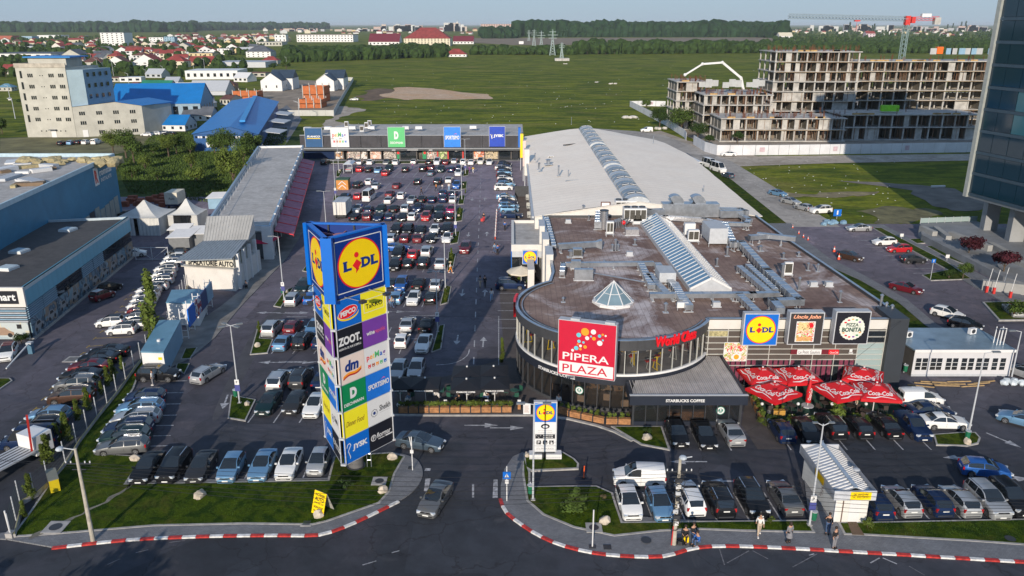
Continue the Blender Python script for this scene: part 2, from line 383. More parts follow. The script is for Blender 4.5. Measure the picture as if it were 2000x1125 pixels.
S('soil_track',MB().sheet(rough(spline(GL([(700,188),(720,176),(755,172),(778,178),(748,192),(715,196)]),5,True),9,.06),-0.095),M('dark_soil',(0.135,0.085,0.05),0.95,ns=0.2,amt=0.5))
S('gravel_track',MB().sheet(rough(spline(GL([(640,205),(702,212),(704,218),(670,226),(660,236),(700,244),(860,247),(860,252),(640,250),(632,240),(650,222)]),5,True),3,.15),-0.09),gravel)
S('stubble_strip',MB().sheet(GL([(900,74),(1490,73),(1560,78),(1500,86),(1000,88),(900,82)]),-0.10),M('stubble',(0.20,0.15,0.10),0.95,ns=0.02,amt=0.4))
S('green_field',MB().sheet(GL([(1500,103),(1060,107),(1100,96),(1300,91),(1500,88),(1640,92)]),-0.10),M('young_crop',(0.06,0.13,0.03),0.95,ns=0.02,amt=0.3))
S('grass_plot',MB().sheet(GL([(40,268),(285,264),(330,262),(330,275),(230,300),(0,300),(0,270)]),-0.05),M('dry_grass',(0.14,0.13,0.055),0.95,ns=0.15,amt=0.5,bump=0.5))
S('bare_yard',MB().sheet(rough(GL([(1640,352),(1790,360),(1860,368),(1935,395),(1925,410),(1860,412),(1820,398),(1780,372)]),2.5,.2),-0.05),M('compacted_dirt',(0.17,0.15,0.13),0.95,ns=0.2,amt=0.4))
S('worn_track',MB().sheet(rough(spline(GL([(1500,372),(1580,376),(1700,374),(1700,379),(1600,386),(1520,382)]),4,True),4,.2),-0.06),M('worn_grass',(0.20,0.165,0.09),0.95,ns=0.3,amt=0.5))
S('worn_verge',MB().sheet(rough(spline(GL([(1660,408),(1740,405),(1820,412),(1800,428),(1740,440),(1700,420)]),4,True),4,.2),-0.06),M('worn_grass2',(0.13,0.12,0.055),0.95,ns=0.35,amt=0.55))
def raised(name,pts,top=0.13,lawn=True,kerb=0.18,mat=None,smooth=0):
 p=spline(pts,smooth,True) if smooth else pts
 S(name+'_kerb',MB().prism(p,-0.02,top),kerb_m)
 S(name,MB().sheet(inset(p,kerb),top+0.012),mat or(lawn_m if lawn else pavers))
pavL=GL([(-60,1050),(15,1055)])+spline(GL([(107,1071),(250,1056),(400,1049),(520,1047),(612,1046),(645,1040),(700,1018),(782,978),(815,952),(826,925),(815,900),(790,889)]),5)+GL([(762,884),(655,892),(640,935),(250,940),(24,1040)])
S('left_pavement',MB().prism(pavL,-0.02,0.10),pavers)
lawnL=GL([(22,1052),(60,1000),(150,868),(228,765),(330,640),(347,648),(275,725),(262,760),(238,800),(205,840),(188,888),(283,893),(247,947),(640,940),(652,893),(765,886),(792,893),(772,928),(762,962),(742,985),(640,1021),(610,1028),(480,1026),(300,1030),(110,1046)])
raised('left_lawn',lawnL,0.14)
S('worn_footpath',MB().sheet(rough(spline(GL([(273,905,),(262,940),(205,975),(150,1008),(90,1030),(55,1046),(75,1048),(130,1022),(190,990),(235,965),(255,948)],0.16),4,True),.5,1.0),0.158),M('worn_path',(0.17,0.16,0.13),0.95,ns=1.2,amt=0.4))
kR=spline(GL([(978,978),(988,1000),(1020,1026),(1060,1050),(1110,1069),(1180,1083),(1270,1088),(1310,1084),(1350,1072),(1400,1067),(1500,1069),(1700,1080),(1900,1092),(2000,1098),(2150,1108)]),5)
pavR=kR+GL([(2150,1060),(1900,1040),(1640,1035),(1590,1035),(1100,1000),(1034,950),(1026,910),(1022,884),(1002,893),(985,918),(978,950)])
S('right_pavement',MB().prism(pavR,-0.02,0.10),pavers)
raised('centre_lawn',GL([(1022,892),(1036,925),(1036,952),(1120,951),(1165,951),(1197,965),(1205,990),(1216,1022),(1578,1018),(1592,1043),(1450,1040),(1370,1037),(1290,1040),(1200,1050),(1120,1033),(1060,1008),(1028,980),(1020,930)]),0.14)
raised('totem_lawn',GL([(1022,888),(1040,881),(1070,880),(1100,885),(1122,898),(1131,908),(1130,918),(1036,922),(1024,915)]),0.15)
raised('right_lawn',GL([(1635,1022),(1690,1022),(1995,1016),(2150,1018),(2150,1078),(1900,1060),(1690,1048),(1648,1047)]),0.14)
S('kiosk_path',MB().sheet(GL([(1580,1018),(1592,1043),(1648,1048),(1634,1022),(1585,935),(1570,935)]),0.135),pavers)
S('dirt_path',MB().sheet(GL([(1654,1022),(1672,1022),(1688,1049),(1664,1048)]),0.162),M('dirt_path',(0.13,0.085,0.055),0.95))
raised('terrace_lawn',GL([(1193,834),(1293,834),(1309,881),(1252,870),(1222,852)]),0.12)
fore=GL([(768,812),(1045,812),(1110,819),(1165,832),(1200,844),(1235,862)])
fc=fore+GL([(1250,835),(1240,760),(1100,700),(1025,620),(1012,560),(975,560),(985,700),(872,735),(772,745)])
S('forecourt_paving',MB().sheet(fc,0.02),ground_mat('forecourt_tiles',(0.115,0.098,0.094),(0.085,0.073,0.072),(0.15,0.13,0.125),0.3))
mb=MB()
for a,b in zip(fore[:-1],fore[1:]):mb.beam((a[0],a[1],.06),(b[0],b[1],.06),.3,.13)
S('forecourt_kerb',mb,kerb_m)
isl=[[(905,334),(917,332),(915,343),(904,345)],[(900,356),(913,355),(911,369),(899,371)],[(897,383),(909,382),(906,399),(894,400)],[(892,407),(906,408),(903,432),(889,434)],[(884,455),(899,452),(895,475),(879,478)],[(876,492),(891,498),(884,530),(873,530)],[(868,558),(882,561),(876,592),(859,597)],[(857,637),(869,635),(862,683),(842,690)],[(657,334),(671,330),(663,346),(656,346)],[(652,383),(667,383),(661,399),(649,401)],[(556,568),(574,562),(549,602),(534,599)],[(590,530),(604,512),(604,528),(599,532)],[(503,640),(516,634),(508,662),(534,664),(523,691),(488,694)],[(451,773),(500,782),(480,824),(445,818)],[(655,350),(660,350),(660,372),(654,372)]]
for p in isl:raised('traffic_island',GL(p),0.13,kerb=0.14)
raised('totem_car_island',GL([(1822,850),(1880,846),(1905,846),(1915,857),(1911,868),(1888,873),(1828,871)]),0.13,kerb=0.15)
raised('lane_island',GL([(0,740),(20,740),(25,745),(0,762),(-30,775),(-30,740)]),0.13,kerb=0.15)
S('verge',MB().sheet(GL([(1320,290),(1345,303),(1430,352),(1537,437),(1470,437),(1300,330)]),0.03),lawn_m)
S('verge',MB().sheet(GL([(1608,512),(1680,547),(1755,590),(1810,637),(1868,668),(1765,668),(1700,620),(1560,512)]),0.03),lawn_m)
S('side_pavement',MB().prism(GL([(1500,437),(1545,437),(1562,462),(1620,505),(1690,540),(1770,585),(1830,635),(1902,668),(1866,668),(1808,637),(1753,590),(1678,547),(1600,512),(1520,460)]),-0.02,0.10),pavers)
raised('bay_lawn',GL([(1704,446),(1722,446),(1790,482),(1850,513),(1898,546),(1818,549),(1800,538),(1850,528),(1770,484)]),0.12,kerb=0.15)
S('side_pavement',MB().prism(GL([(1695,440),(1726,440),(1800,478),(1960,560),(2100,630),(2100,660),(1900,560),(1722,447)]),-0.02,0.11),pavers)
raised('office_lawn',GL([(1808,482),(1865,480),(1900,500),(2000,540),(2150,600),(2150,640),(1990,568),(1890,520),(1850,505)]),0.14,kerb=0.15)
raised('office_lawn',GL([(1775,468),(1826,466),(1834,474),(1790,477)]),0.14,kerb=0.15)
raised('corner_planter',GL([(1918,592),(2100,588),(2100,626),(1950,628)]),0.2,kerb=0.25)
raised('store_verge',GL([(640,315.5),(960,315.5),(958,319.5),(638,319.5)]),0.12,kerb=0.2)
S('left_service_pavement',MB().prism(GL([(372,700),(420,660),(470,600),(560,505),(600,440),(595,430),(480,470),(480,560),(430,600),(350,655),(330,720)]),-0.02,0.09),M('service_concrete',(0.20,0.19,0.18),0.85,ns=0.4,amt=0.35))
raised('small_lawn',GL([(362,682),(386,680),(372,702),(353,703)]),0.12,kerb=0.1)
raised('small_lawn',GL([(346,711),(371,711),(360,732),(343,720)]),0.12,kerb=0.1)
def painted_kerb(px,label):
 pts=spline(GL(px),8);t=T('painted_kerb',label,'kerb',(0,0,0))
 mr=MB().bx(-.49,.49,-.13,.13,-.02,.125).mesh('kerb_stone_red',redk);mw=MB().bx(-.49,.49,-.13,.13,-.02,.125).mesh('kerb_stone_white',whitek)
 d=0;k=0;acc=[0]
 for a,b in zip(pts[:-1],pts[1:]):acc.append(acc[-1]+hypot(b[0]-a[0],b[1]-a[1]))
 def at(s_):
  for i in range(len(acc)-1):
   if acc[i+1]>=s_:
    f=(s_-acc[i])/max(1e-6,acc[i+1]-acc[i]);return(pts[i][0]+(pts[i+1][0]-pts[i][0])*f,pts[i][1]+(pts[i+1][1]-pts[i][1])*f)
  return pts[-1]
 while d+1<acc[-1]:
  a,b=at(d),at(d+1);ob('kerb_stone',mr if k%2==0 else mw,t,((a[0]+b[0])/2,(a[1]+b[1])/2,R3.uniform(-.006,.006)),atan2(b[1]-a[1],b[0]-a[0])+R3.uniform(-.012,.012));d+=1;k+=1
redk=M('kerb_red_paint',(0.44,0.035,0.03),0.6,ns=3,amt=0.45);whitek=M('kerb_white_paint',(0.66,0.65,0.64),0.6,ns=3,amt=0.3)
painted_kerb([(102,1072),(250,1056),(400,1049),(520,1047),(612,1047),(645,1041),(700,1019),(784,978)],'red and white painted kerb in front of the lawn with the tall sign tower')
painted_kerb([(977,976),(988,1001),(1020,1027),(1060,1051),(1110,1070),(1180,1084),(1270,1089),(1310,1085),(1350,1073),(1400,1068),(1500,1070),(1700,1081),(1900,1093),(2000,1099),(2120,1107)],'red and white painted kerb curving past the utility pole and the white kiosk')
def marks(name,quads,m,z=0.022):
 mb=MB()
 for q in quads:mb.sheet(q,z)
 return S(name,mb,m)
def line(p,q,wd=0.12):
 d=Vector((q[0]-p[0],q[1]-p[1]));
 if d.length<1e-6:d=Vector((1,0))
 d.normalize();n=Vector((-d.y,d.x))*wd/2
 return[(p[0]+n.x,p[1]+n.y),(q[0]+n.x,q[1]+n.y),(q[0]-n.x,q[1]-n.y),(p[0]-n.x,p[1]-n.y)]
qs=[]
def bays(pxl,pyl,pxr,pyf,step=2.45,lean=2.6,cross=None):
 """bay lines between image rows pyl (near) and pyf (far), from pxl to pxr measured on the near row"""
 x0,y0=G(pxl,pyl);x1,_=G(pxr,pyl);_,y1=G(1000,pyf);t=math.tan(radians(lean));x=x0
 while x<=x1+.1:qs.append(line((x,y0),(x+(y1-y0)*t,y1)));x+=step
 if cross:
  for c in cross:yc=G(1000,c)[1];qs.append(line((x0,yc),(x1+(yc-y0)*t,yc)))
bays(690,347,895,331,cross=[340]);bays(684,372,890,357,cross=[364.5]);bays(672,402,886,384,cross=[392]);bays(688,435,884,415,cross=[425])
bays(700,479,878,455,cross=[466]);bays(700,532,872,503,cross=[516]);bays(574,600,850,566,cross=[580]);bays(530,691,848,640,cross=[662])
bays(484,826,660,765,cross=[793]);bays(640,322,960,315,2.45)
bays(300,946,640,895,2.42,-1.2);bays(1214,1020,1590,962,2.45,-3.0);bays(1690,1014,2060,955,2.45,-1.5);bays(1545,879,1822,838,2.5,-1.2);bays(1310,880,1470,836,2.7,-1.5)
for py in(376,382,389,435,443,452,461,470,592,607,624,641,573):qs.append(line(G(966 if py<560 else 972,py),G(1000 if py<400 else 1010,py)))
for a,b in(((1651,455),(1712,456)),((1664,463),(1718,463)),((1675,470),(1722,470)),((1688,478),(1730,478)),((1699,484),(1770,484)),((1712,492),(1775,492)),((1725,500),(1790,499)),((1738,508),(1800,507)),((1752,516),(1815,515)),((1768,525),(1828,524)),((1784,534),(1840,533))):qs.append(line(G(*a),G(*b)))
for py in(745,768,790,812,832,852,872):qs.append(line(G(300+(790-py)*.3,py),G(352+(790-py)*.3,py-1)))
x0=G(925,712);x1=G(940,325)
for k in range(26):
 f0=k/26;f1=f0+0.016;qs.append(line((x0[0]+(x1[0]-x0[0])*f0,x0[1]+(x1[1]-x0[1])*f0),(x0[0]+(x1[0]-x0[0])*f1,x0[1]+(x1[1]-x0[1])*f1),.13))
cv=spline(GL([(917,682),(913,694),(898,705),(878,711),(852,713)]),5)
for a,b in zip(cv[:-1],cv[1:]):qs.append(line(a,b,.12))
qs.append(line(G(974,618),G(974,720),.1))
for a,b in(((540,612),(600,613)),((770,715),(820,714)),((800,617),(860,616)),((800,548),(850,544)),((560,619),(600,619)),((765,609),(820,609)),((545,706),(620,707))):qs.append(line(G(*a),G(*b),.12))
def arrow(px,py,ang,L=3.2):
 x,y=G(px,py);c,s=cos(radians(ang)),sin(radians(ang))
 def w(a,b):return(x+a*c-b*s,y+a*s+b*c)
 qs.append([w(-L/2,-.09),w(L*.1,-.09),w(L*.1,.09),w(-L/2,.09)]);qs.append([w(L*.1,-.45),w(L/2,0),w(L*.1,.45)])
for a in((922,389,-90),(947,389,90),(915,458,-90),(951,457,90),(903,572,-90),(947,572,90),(893,664,-90),(944,668,90),(524,611,180),(580,611,0),(532,708,180),(586,708,0),(940,831,0),(990,836,0),(440,785,-80),(1877,894,180),(1960,860,-60),(1975,935,0),(770,609,0),(1345,902,180),(1420,940,180),(760,545,0)):arrow(*a)
for q in([(831,915),(842,915),(840,920),(829,920)],[(831,935),(841,935),(836,960),(828,960)],[(964,937),(972,937),(972,973),(962,973)],[(922,946),(926,946),(926,972),(922,972)]):qs.append(GL(q))
for a,b in(((708,1104),(735,1096)),((765,1080),(780,1076)),((1580,1085),(1590,1082)),((1700,1100),(1718,1090)),((1724,1090),(1752,1102))):qs.append(line(G(*a),G(*b),.1))
marks('white_markings',qs,paint_w,0.022);qs=[]
for a,b in(((1405,1072),(1415,1104)),((1463,1076),(1420,1100)),((1470,1076),(1500,1092)),((1548,1108),(1596,1082)),((1775,1106),(1806,1124)),((210,1103),(235,1092)),((330,1060),(362,1056)),((265,1080),(290,1074))):qs.append(line(G(*a),G(*b),.08))
marks('faded_markings',qs,M('road_paint_faded',(.15,.15,.165),.75,ns=2.5,amt=.5),0.022)
qs=[]
for a,b in(((185,661),(260,658)),((172,677),(205,674)),((227,610),(255,609)),((237,599),(262,597)),((100,759),(110,756)),((85,779),(92,775)),((68,799),(92,797)),((30,846),(36,842)),((30,891),(66,889)),((245,585),(262,583)),((255,577),(270,575)),((260,566),(275,564)),((198,648),(208,645)),((160,691),(168,688))):
 qs.append(line(G(*a),G(*b),.12));x,y=G(*a);qs.append(line((x,y-.4),(x,y+.4),.12))
marks('yellow_bay_markings',qs,paint_y,0.02)
marks('tyre_stains',[spline(GL([(500,640),(560,590),(580,560),(600,540),(570,590),(520,660),(440,800),(420,800)]),4,True)],M('stained_asphalt',(0.062,0.060,0.068),0.8,ns=0.6,amt=0.25),0.016)
def drain(px,py,sz,label,rnd=False,base=True,z=0.11):
 x,y=G(px,py,z);t=T('drain_cover',label,'drain cover',(x,y,z),0)
 if base:part('frame',MB().bx(-sz,sz,-sz,sz,0,.05),kerb_m,t)
 mb=MB()
 if rnd:mb.disc(0,0,.06,sz*.62,20)
 else:
  for k in range(7):mb.bx(-sz*.7,sz*.7,sz*(-.7+k*.2),sz*(-.6+k*.2),.03,.06)
 part('lid',mb,dark,t)
drain(109,1030,.75,'round manhole in a concrete frame on the lawn beside the worn footpath',True,z=.15)
drain(741,940,.6,'round manhole in a concrete frame on the lawn behind the sign tower',True,z=.15)
drain(599,1022,.4,'square drain grate in the pavement edge below the yellow board',z=.1)
drain(1262,1056,.62,'round dark manhole lid in the pavement left of the utility pole',True,False,.1)
drain(1186,1069,.4,'square dark grate in the pavement near the painted kerb',False,False,.1)
drain(1160,1031,.6,'round manhole in a concrete frame at the foot of the thin pole',True,z=.15)
drain(142,702,.8,'wide concrete framed grate in the yard beside the row of dark cars',z=.0)
drain(1973,1053,.6,'round manhole lid in the grass at the far right',True,False,.15)
drain(802,914,.3,'small dark grate in the pavement by the lamp post',False,False,.1)
def boulder(px,py,sx,sy,sz,label,z=.14):
 x,y=G(px,py,z);mb=MB();rr=random.Random(int(px*7+py));vs=[]
 seg,rings=10,6
 random.seed(int(px));mb.ball((0,0,0),1,seg,rings,1.0,.16)
 mb.v=[(a*sx*.85,b*sy*.85,max(-.1,(c+.12*sin(a*5+px)+.1*cos(b*6))*sz*.62+sz*.25)) for a,b,c in mb.v]
 ob('boulder',mb.mesh('boulder',rock_m,28),None,(x,y,z),rr.uniform(0,6),label,'boulder','pale boulders set out on the lawns')
boulder(264,897,.6,.5,.5,'pale boulder beside the silver estate car at the end of the left row')
boulder(390,970,.62,.55,.6,'pale boulder in the middle of the front lawn')
boulder(767,895,.55,.5,.6,'pale boulder on the grass to the right of the sign tower')
boulder(748,960,.5,.5,.6,'angular pale boulder beside the manhole behind the sign tower')
boulder(622,1008,.5,.45,.6,'grey boulder at the foot of the yellow folding board')
boulder(1029,891,.35,.3,.4,'small round boulder left of the roadside totem')
boulder(1181,1020,.6,.5,.55,'pale boulder on the lawn beside the small white car')
boulder(1264,856,.6,.5,.5,'pale boulder on the grass corner before the glass pavilion')
boulder(981,790,.3,.3,.3,'small stone near the planters',0.02)
boulder(503,676,.45,.4,.5,'white boulder on the island left of the silver sedans')
boulder(483,790,.45,.35,.4,'white boulder on the island left of the dark green car')
boulder(559,571,.4,.35,.5,'white boulder on the island beside the silver people carrier')
boulder(896,422,.35,.3,.4,'white stone on the island right of the magenta car')
boulder(904,361,.35,.3,.4,'white stone on the island right of the far blue car')
boulder(664,334,.35,.3,.5,'pale stone on the island behind the trolley shelter')
boulder(1889,866,.4,.3,.6,'upright pale stone on the kerbed island near the white saloon')
PAINT={}
for n,c,mt in(('black',(.008,.009,.012),0),('dark grey',(.035,.037,.042),.3),('silver',(.46,.47,.48),.55),('white',(.74,.74,.73),0),('red',(.46,.012,.018),.1),('dark red',(.13,.008,.016),.2),('dark blue',(.008,.022,.07),.2),('blue',(.015,.10,.36),.25),('light blue',(.16,.32,.50),.5),('grey',(.16,.165,.17),.5),('dark green',(.008,.028,.032),.2),('magenta red',(.42,.01,.10),.2),('brown',(.065,.036,.026),.3),('cream white',(.70,.66,.58),0),('slate blue',(.075,.11,.15),.5)):
 PAINT[n]=M('car_paint_'+n.replace(' ','_'),c,.45,mt,6,.04,coat=.38 if max(c)<.08 else .6,spec=.12 if max(c)<.08 else .3)
tyre_m=M('tyre_rubber',(.018,.018,.019),.85);rim_m=M('alloy_rim',(.45,.46,.48),.3,.8);lamp_m=M('headlight_glass',(.72,.76,.80),.12,.2,coat=1);tail_m=M('taillight_red',(.38,.01,.012),.2,coat=1)
plate_m=M('number_plate',(.72,.72,.70),.5);chrome=M('chrome_trim',(.65,.66,.68),.18,.9)
KIND={'saloon':(4.70,1.82,[(0,.50),(.015,.66),(.05,.76),(.16,.87),(.28,.96),(.6,1.0),(.84,1.04),(.955,1.03),(.985,.95),(1,.62)],[(.28,.96),(.44,1.38),(.53,1.46),(.66,1.44),(.73,1.36),(.855,1.045)],(.185,.79),0),'hatchback':(4.15,1.78,[(0,.50),(.015,.68),(.05,.78),(.15,.90),(.255,1.0),(.6,1.03),(.9,1.06),(.975,1.0),(.99,.9),(1,.60)],[(.255,1.0),(.42,1.41),(.52,1.50),(.74,1.49),(.865,1.42),(.972,1.02)],(.19,.815),0),'estate':(4.75,1.82,[(0,.50),(.015,.66),(.05,.76),(.16,.88),(.27,.97),(.6,1.0),(.9,1.03),(.975,1.0),(.99,.9),(1,.60)],[(.27,.97),(.42,1.38),(.52,1.47),(.78,1.46),(.90,1.42),(.972,1.02)],(.185,.79),1),'suv':(4.65,1.90,[(0,.60),(.012,.82),(.04,.94),(.15,1.05),(.26,1.13),(.6,1.16),(.92,1.18),(.98,1.1),(.992,1.0),(1,.70)],[(.26,1.13),(.39,1.58),(.49,1.70),(.78,1.70),(.90,1.64),(.978,1.14)],(.19,.80),1),'people carrier':(4.40,1.82,[(0,.52),(.015,.76),(.05,.88),(.12,.98),(.20,1.06),(.6,1.10),(.92,1.12),(.98,1.05),(.992,.95),(1,.65)],[(.20,1.06),(.38,1.54),(.50,1.66),(.80,1.64),(.91,1.56),(.978,1.08)],(.18,.81),0),'city car':(3.55,1.66,[(0,.50),(.02,.70),(.07,.84),(.14,.93),(.23,1.0),(.6,1.04),(.92,1.06),(.98,1.0),(.992,.9),(1,.60)],[(.23,1.0),(.40,1.44),(.52,1.53),(.78,1.51),(.89,1.44),(.978,1.02)],(.17,.84),0),'panel van':(4.60,1.85,[(0,.52),(.012,.82),(.04,.94),(.12,1.06),(.21,1.16),(.6,1.18),(.96,1.18),(.99,1.1),(.995,1.0),(1,.70)],[(.21,1.16),(.35,1.70),(.43,1.84),(.80,1.86),(.97,1.82),(.992,1.15)],(.18,.80),0),'minibus':(6.2,2.05,[(0,.60),(.01,.95),(.03,1.10),(.09,1.22),(.15,1.32),(.6,1.34),(.97,1.34),(.99,1.3),(.995,1.1),(1,.70)],[(.15,1.32),(.26,2.20),(.32,2.60),(.80,2.66),(.97,2.60),(.992,1.32)],(.15,.76),0),'pickup':(5.1,1.85,[(0,.60),(.012,.82),(.04,.96),(.15,1.04),(.26,1.10),(.5,1.12),(.66,1.12),(.97,1.12),(.99,1.05),(1,.70)],[(.26,1.10),(.38,1.56),(.44,1.68),(.58,1.68),(.63,1.62),(.655,1.13)],(.17,.79),0),}
def lerp(pr,x):
 if x<=pr[0][0]:return pr[0][1]
 for a,b in zip(pr[:-1],pr[1:]):
  if x<=b[0]:return a[1]+(b[1]-a[1])*(x-a[0])/max(1e-9,b[0]-a[0])
 return pr[-1][1]
CARP={};CS=.92
def car_proto(kind,near):
 key=(kind,near)
 if key in CARP:return CARP[key]
 L,W,belt,roof,wc,rails=KIND[kind]
 R=.33 if kind not in('city car',) else .30
 if kind in('suv','minibus','pickup'):R=.37
 st=set([p[0] for p in belt]+[p[0] for p in roof]+[.12,.36,.70])
 bp=[roof[0][0]+(roof[-1][0]-roof[0][0])*f for f in((.40,) if kind in('panel van','pickup') else(.45,.80) if kind in('estate','suv','people carrier','minibus') else(.46,))]
 for q in bp:st|={q-.008,q+.008}
 for c in wc:
  for d in(-1.14,-.9,-.5,0,.5,.9,1.14):st.add(min(.995,max(.005,c+d*R/L)))
 xs=sorted(st);xs=[x for i,x in enumerate(xs) if i==0 or x-xs[i-1]>.0035]
 rf0,rf1,rr0,rr1=roof[0][0],roof[2][0]-.02,roof[-2][0]+.0,roof[-1][0]
 def wid(x):return W/2*lerp([(0,.74),(.02,.86),(.07,.95),(.16,1),(.86,1),(.95,.96),(.985,.90),(1,.80)],x)
 def sect(x):
  zb=.20
  for c in wc:
   d=abs(x-c)*L
   if d<R*1.13:zb=max(zb,R+sqrt(max(0,(R*1.13)**2-d*d))*.98)
  zt=lerp(belt,x);cab=rf0<x<rr1;w_=wid(x)
  zr=max(zt,lerp(roof,x)) if cab else zt
  f=min(1,(zr-zt)/(max(p[1] for p in roof)-1.0)) if cab else 0
  z2=max(.46*zt,min(zb+.03,zt-.1))
  p=[(w_*.97,zb),(w_*1.0,z2),(w_*.995,zt-.10),(w_*.955,zt)]
  if f>0.02:
   wr=w_*(.955-.23*f)
   p+=[(wr,zr-.05*f),(wr*.90,zr+.0),(0,zr+.03*f)]
  else:p+=[(w_*.90,zt+.012),(w_*.62,zt+.035),(0,zt+.05)]
  return p,f
 body,side,ws,rw=MB(),MB(),MB(),MB()
 secs=[(x,)+sect(x) for x in xs]
 def emit(mb_,A,B,k,sgn):
  xa,pa,_=A;xb,pb,_=B;X=lambda x:L/2-x*L
  q=[(X(xa),sgn*pa[k][0],pa[k][1]),(X(xb),sgn*pb[k][0],pb[k][1]),(X(xb),sgn*pb[k+1][0],pb[k+1][1]),(X(xa),sgn*pa[k+1][0],pa[k+1][1])]
  if sgn<0:q.reverse()
  mb_.add(q,[(3,2,1,0)])
 for A,B in zip(secs[:-1],secs[1:]):
  xm=(A[0]+B[0])/2;cabin=rf0<xm<rr1;pillar=any(abs(xm-q)<.0075 for q in bp)
  for sg in(1,-1):
   for k in range(6):
    tgt=body
    if cabin:
     if k==3 and not pillar:
      if kind=='panel van' and xm>bp[0]:tgt=body
      elif roof[0][0]+.03<xm<roof[-1][0]-(.035 if kind in('saloon','hatchback') else .05):tgt=side
     if k>=5 and xm<rf1:tgt=ws
     if k>=5 and xm>rr0 and kind not in('panel van','pickup'):tgt=rw
    emit(tgt,A,B,k,sg)
 for e,rev in((secs[0],0),(secs[-1],1)):
  X=L/2-e[0]*L;pts=[(X,y,z) for y,z in e[1]]+[(X,-y,z) for y,z in reversed(e[1][:-1])]
  o=len(body.v);body.add(pts,[tuple(range(len(pts))) if rev else tuple(reversed(range(len(pts))))])
 def weld(mb_):
  d={};nv=[];mp=[]
  for v in mb_.v:
   k=tuple(round(c,4) for c in v)
   if k not in d:d[k]=len(nv);nv.append(v)
   mp.append(d[k])
  fs=[];mi=[]
  for f,m_ in zip(mb_.f,mb_.mi):
   g=[]
   for i in f:
    if mp[i] not in g:g.append(mp[i])
   if len(g)>2:fs.append(tuple(g));mi.append(m_)
  mb_.v,mb_.f,mb_.mi=nv,fs,mi;return mb_
 for x in(body,side,ws,rw):weld(x)
 P=[('body',body.mesh('body',PAINT['silver'],34),(0,0,0),'paint',[])]
 if kind=='panel van':
  rw.bx(-L/2+.02,-L/2-.012,.08,.66,1.2,1.65);rw.bx(-L/2+.02,-L/2-.012,-.66,-.08,1.2,1.65)
 if kind=='pickup':
  body2=MB();
 if near:
  cuts=[L]+[L/2-q*L for q in sorted(bp)]+[-L]
  for sg in(1,-1):
   for ca,cb_ in zip(cuts[:-1],cuts[1:]):
    hm=MB();idx={}
    for f in side.f:
     mx=sum(side.v[i][0] for i in f)/len(f)
     if side.v[f[0]][1]*sg>0 and cb_<mx<ca:
      for i in f:
       if i not in idx:idx[i]=len(hm.v);hm.v.append(side.v[i])
      hm.f.append(tuple(idx[i] for i in f));hm.mi.append(0)
    if hm.f:P.append(('side_window',hm.mesh('side_window',carglass,30),(0,0,0),None,[]))
  P.append(('windscreen',ws.mesh('windscreen',carglass,30),(0,0,0),None,[]))
  if rw.f:P.append(('rear_window',rw.mesh('rear_window',carglass,30),(0,0,0),None,[]))
 else:
  for q in(ws,rw):o=len(side.v);side.v+=q.v;side.f+=[tuple(i+o for i in f) for f in q.f];side.mi+=q.mi
  P.append(('window',side.mesh('window',carglass,30),(0,0,0),None,[]))
 P.append(('underbody',MB().bx(-L/2+.12,L/2-.12,-W/2+.24,W/2-.24,.22,.62).mesh('underbody',black),(0,0,0),None,[]))
 n=18 if near else 10;wm=MB();rm=MB();ww=.21
 pr=[(R-.14,-ww/2+.02),(R-.03,-ww/2),(R,-ww/2+.03),(R,ww/2-.03),(R-.03,ww/2),(R-.14,ww/2-.02)]
 vs=[(r*cos(2*pi*i/n),y,r*sin(2*pi*i/n)) for r,y in pr for i in range(n)]
 wm.add(vs,[(a*n+i,(a+1)*n+i,(a+1)*n+(i+1)%n,a*n+(i+1)%n) for a in range(5) for i in range(n)])
 for sy in(1,):
  rm.add([((R-.13)*cos(2*pi*i/n),ww/2-.05,(R-.13)*sin(2*pi*i/n)) for i in range(n)],[tuple(reversed(range(n)))])
  rm.mat(rim_m)
 if near:
  rm=MB();rm.mat(dark).add([((R-.12)*cos(2*pi*i/n),ww/2-.06,(R-.12)*sin(2*pi*i/n)) for i in range(n)],[tuple(reversed(range(n)))])
  rm.mat(rim_m)
  for k in range(5):
   a=2*pi*k/5+.3;c_,s_=cos(a),sin(a);q=.055
   rm.add([(-s_*q,ww/2-.02,c_*q),(s_*q,ww/2-.02,-c_*q),((R-.12)*c_+s_*q*.7,ww/2-.015,(R-.12)*s_-c_*q*.7),((R-.12)*c_-s_*q*.7,ww/2-.015,(R-.12)*s_+c_*q*.7)],[(0,1,2,3)])
  rm.add([(r*cos(2*pi*i/n),ww/2-.012,r*sin(2*pi*i/n)) for r in(R-.14,R-.105) for i in range(n)],[(i,n+i,n+(i+1)%n,(i+1)%n) for i in range(n)])
  rimm=rm.mesh('rim')
 else:
  rm=MB().mat(rim_m);rm.add([((R-.13)*cos(2*pi*i/n),ww/2-.03,(R-.13)*sin(2*pi*i/n)) for i in range(n)],[tuple(reversed(range(n)))]);rimm=rm.mesh('rim')
 tm=wm.mesh('tyre',tyre_m,40)
 for c in wc:
  for sy in(1,-1):
   P.append(('wheel',tm,(L/2-c*L,sy*(W/2-.105),R),None,[('rim',rimm)],0 if sy>0 else pi))
 zf=lerp(belt,.03)-.06;zt_=lerp(belt,.975)-.12;wf=wid(.025);wr_=wid(.975)
 xf=L/2-.03*L;big=kind in('suv','people carrier','estate','hatchback','city car','panel van','minibus')
 def lampm(nm,m_,xc,yc,z,lx,ly,lz,a):return MB().obx(0,0,-lz/2,lx,ly,lz,a).mesh(nm,m_)
 hl=MB().obx(0,0,-.08,.26,.38,.17,-.38).mesh('headlight',lamp_m);hr=MB().obx(0,0,-.08,.26,.38,.17,.38).mesh('headlight',lamp_m)
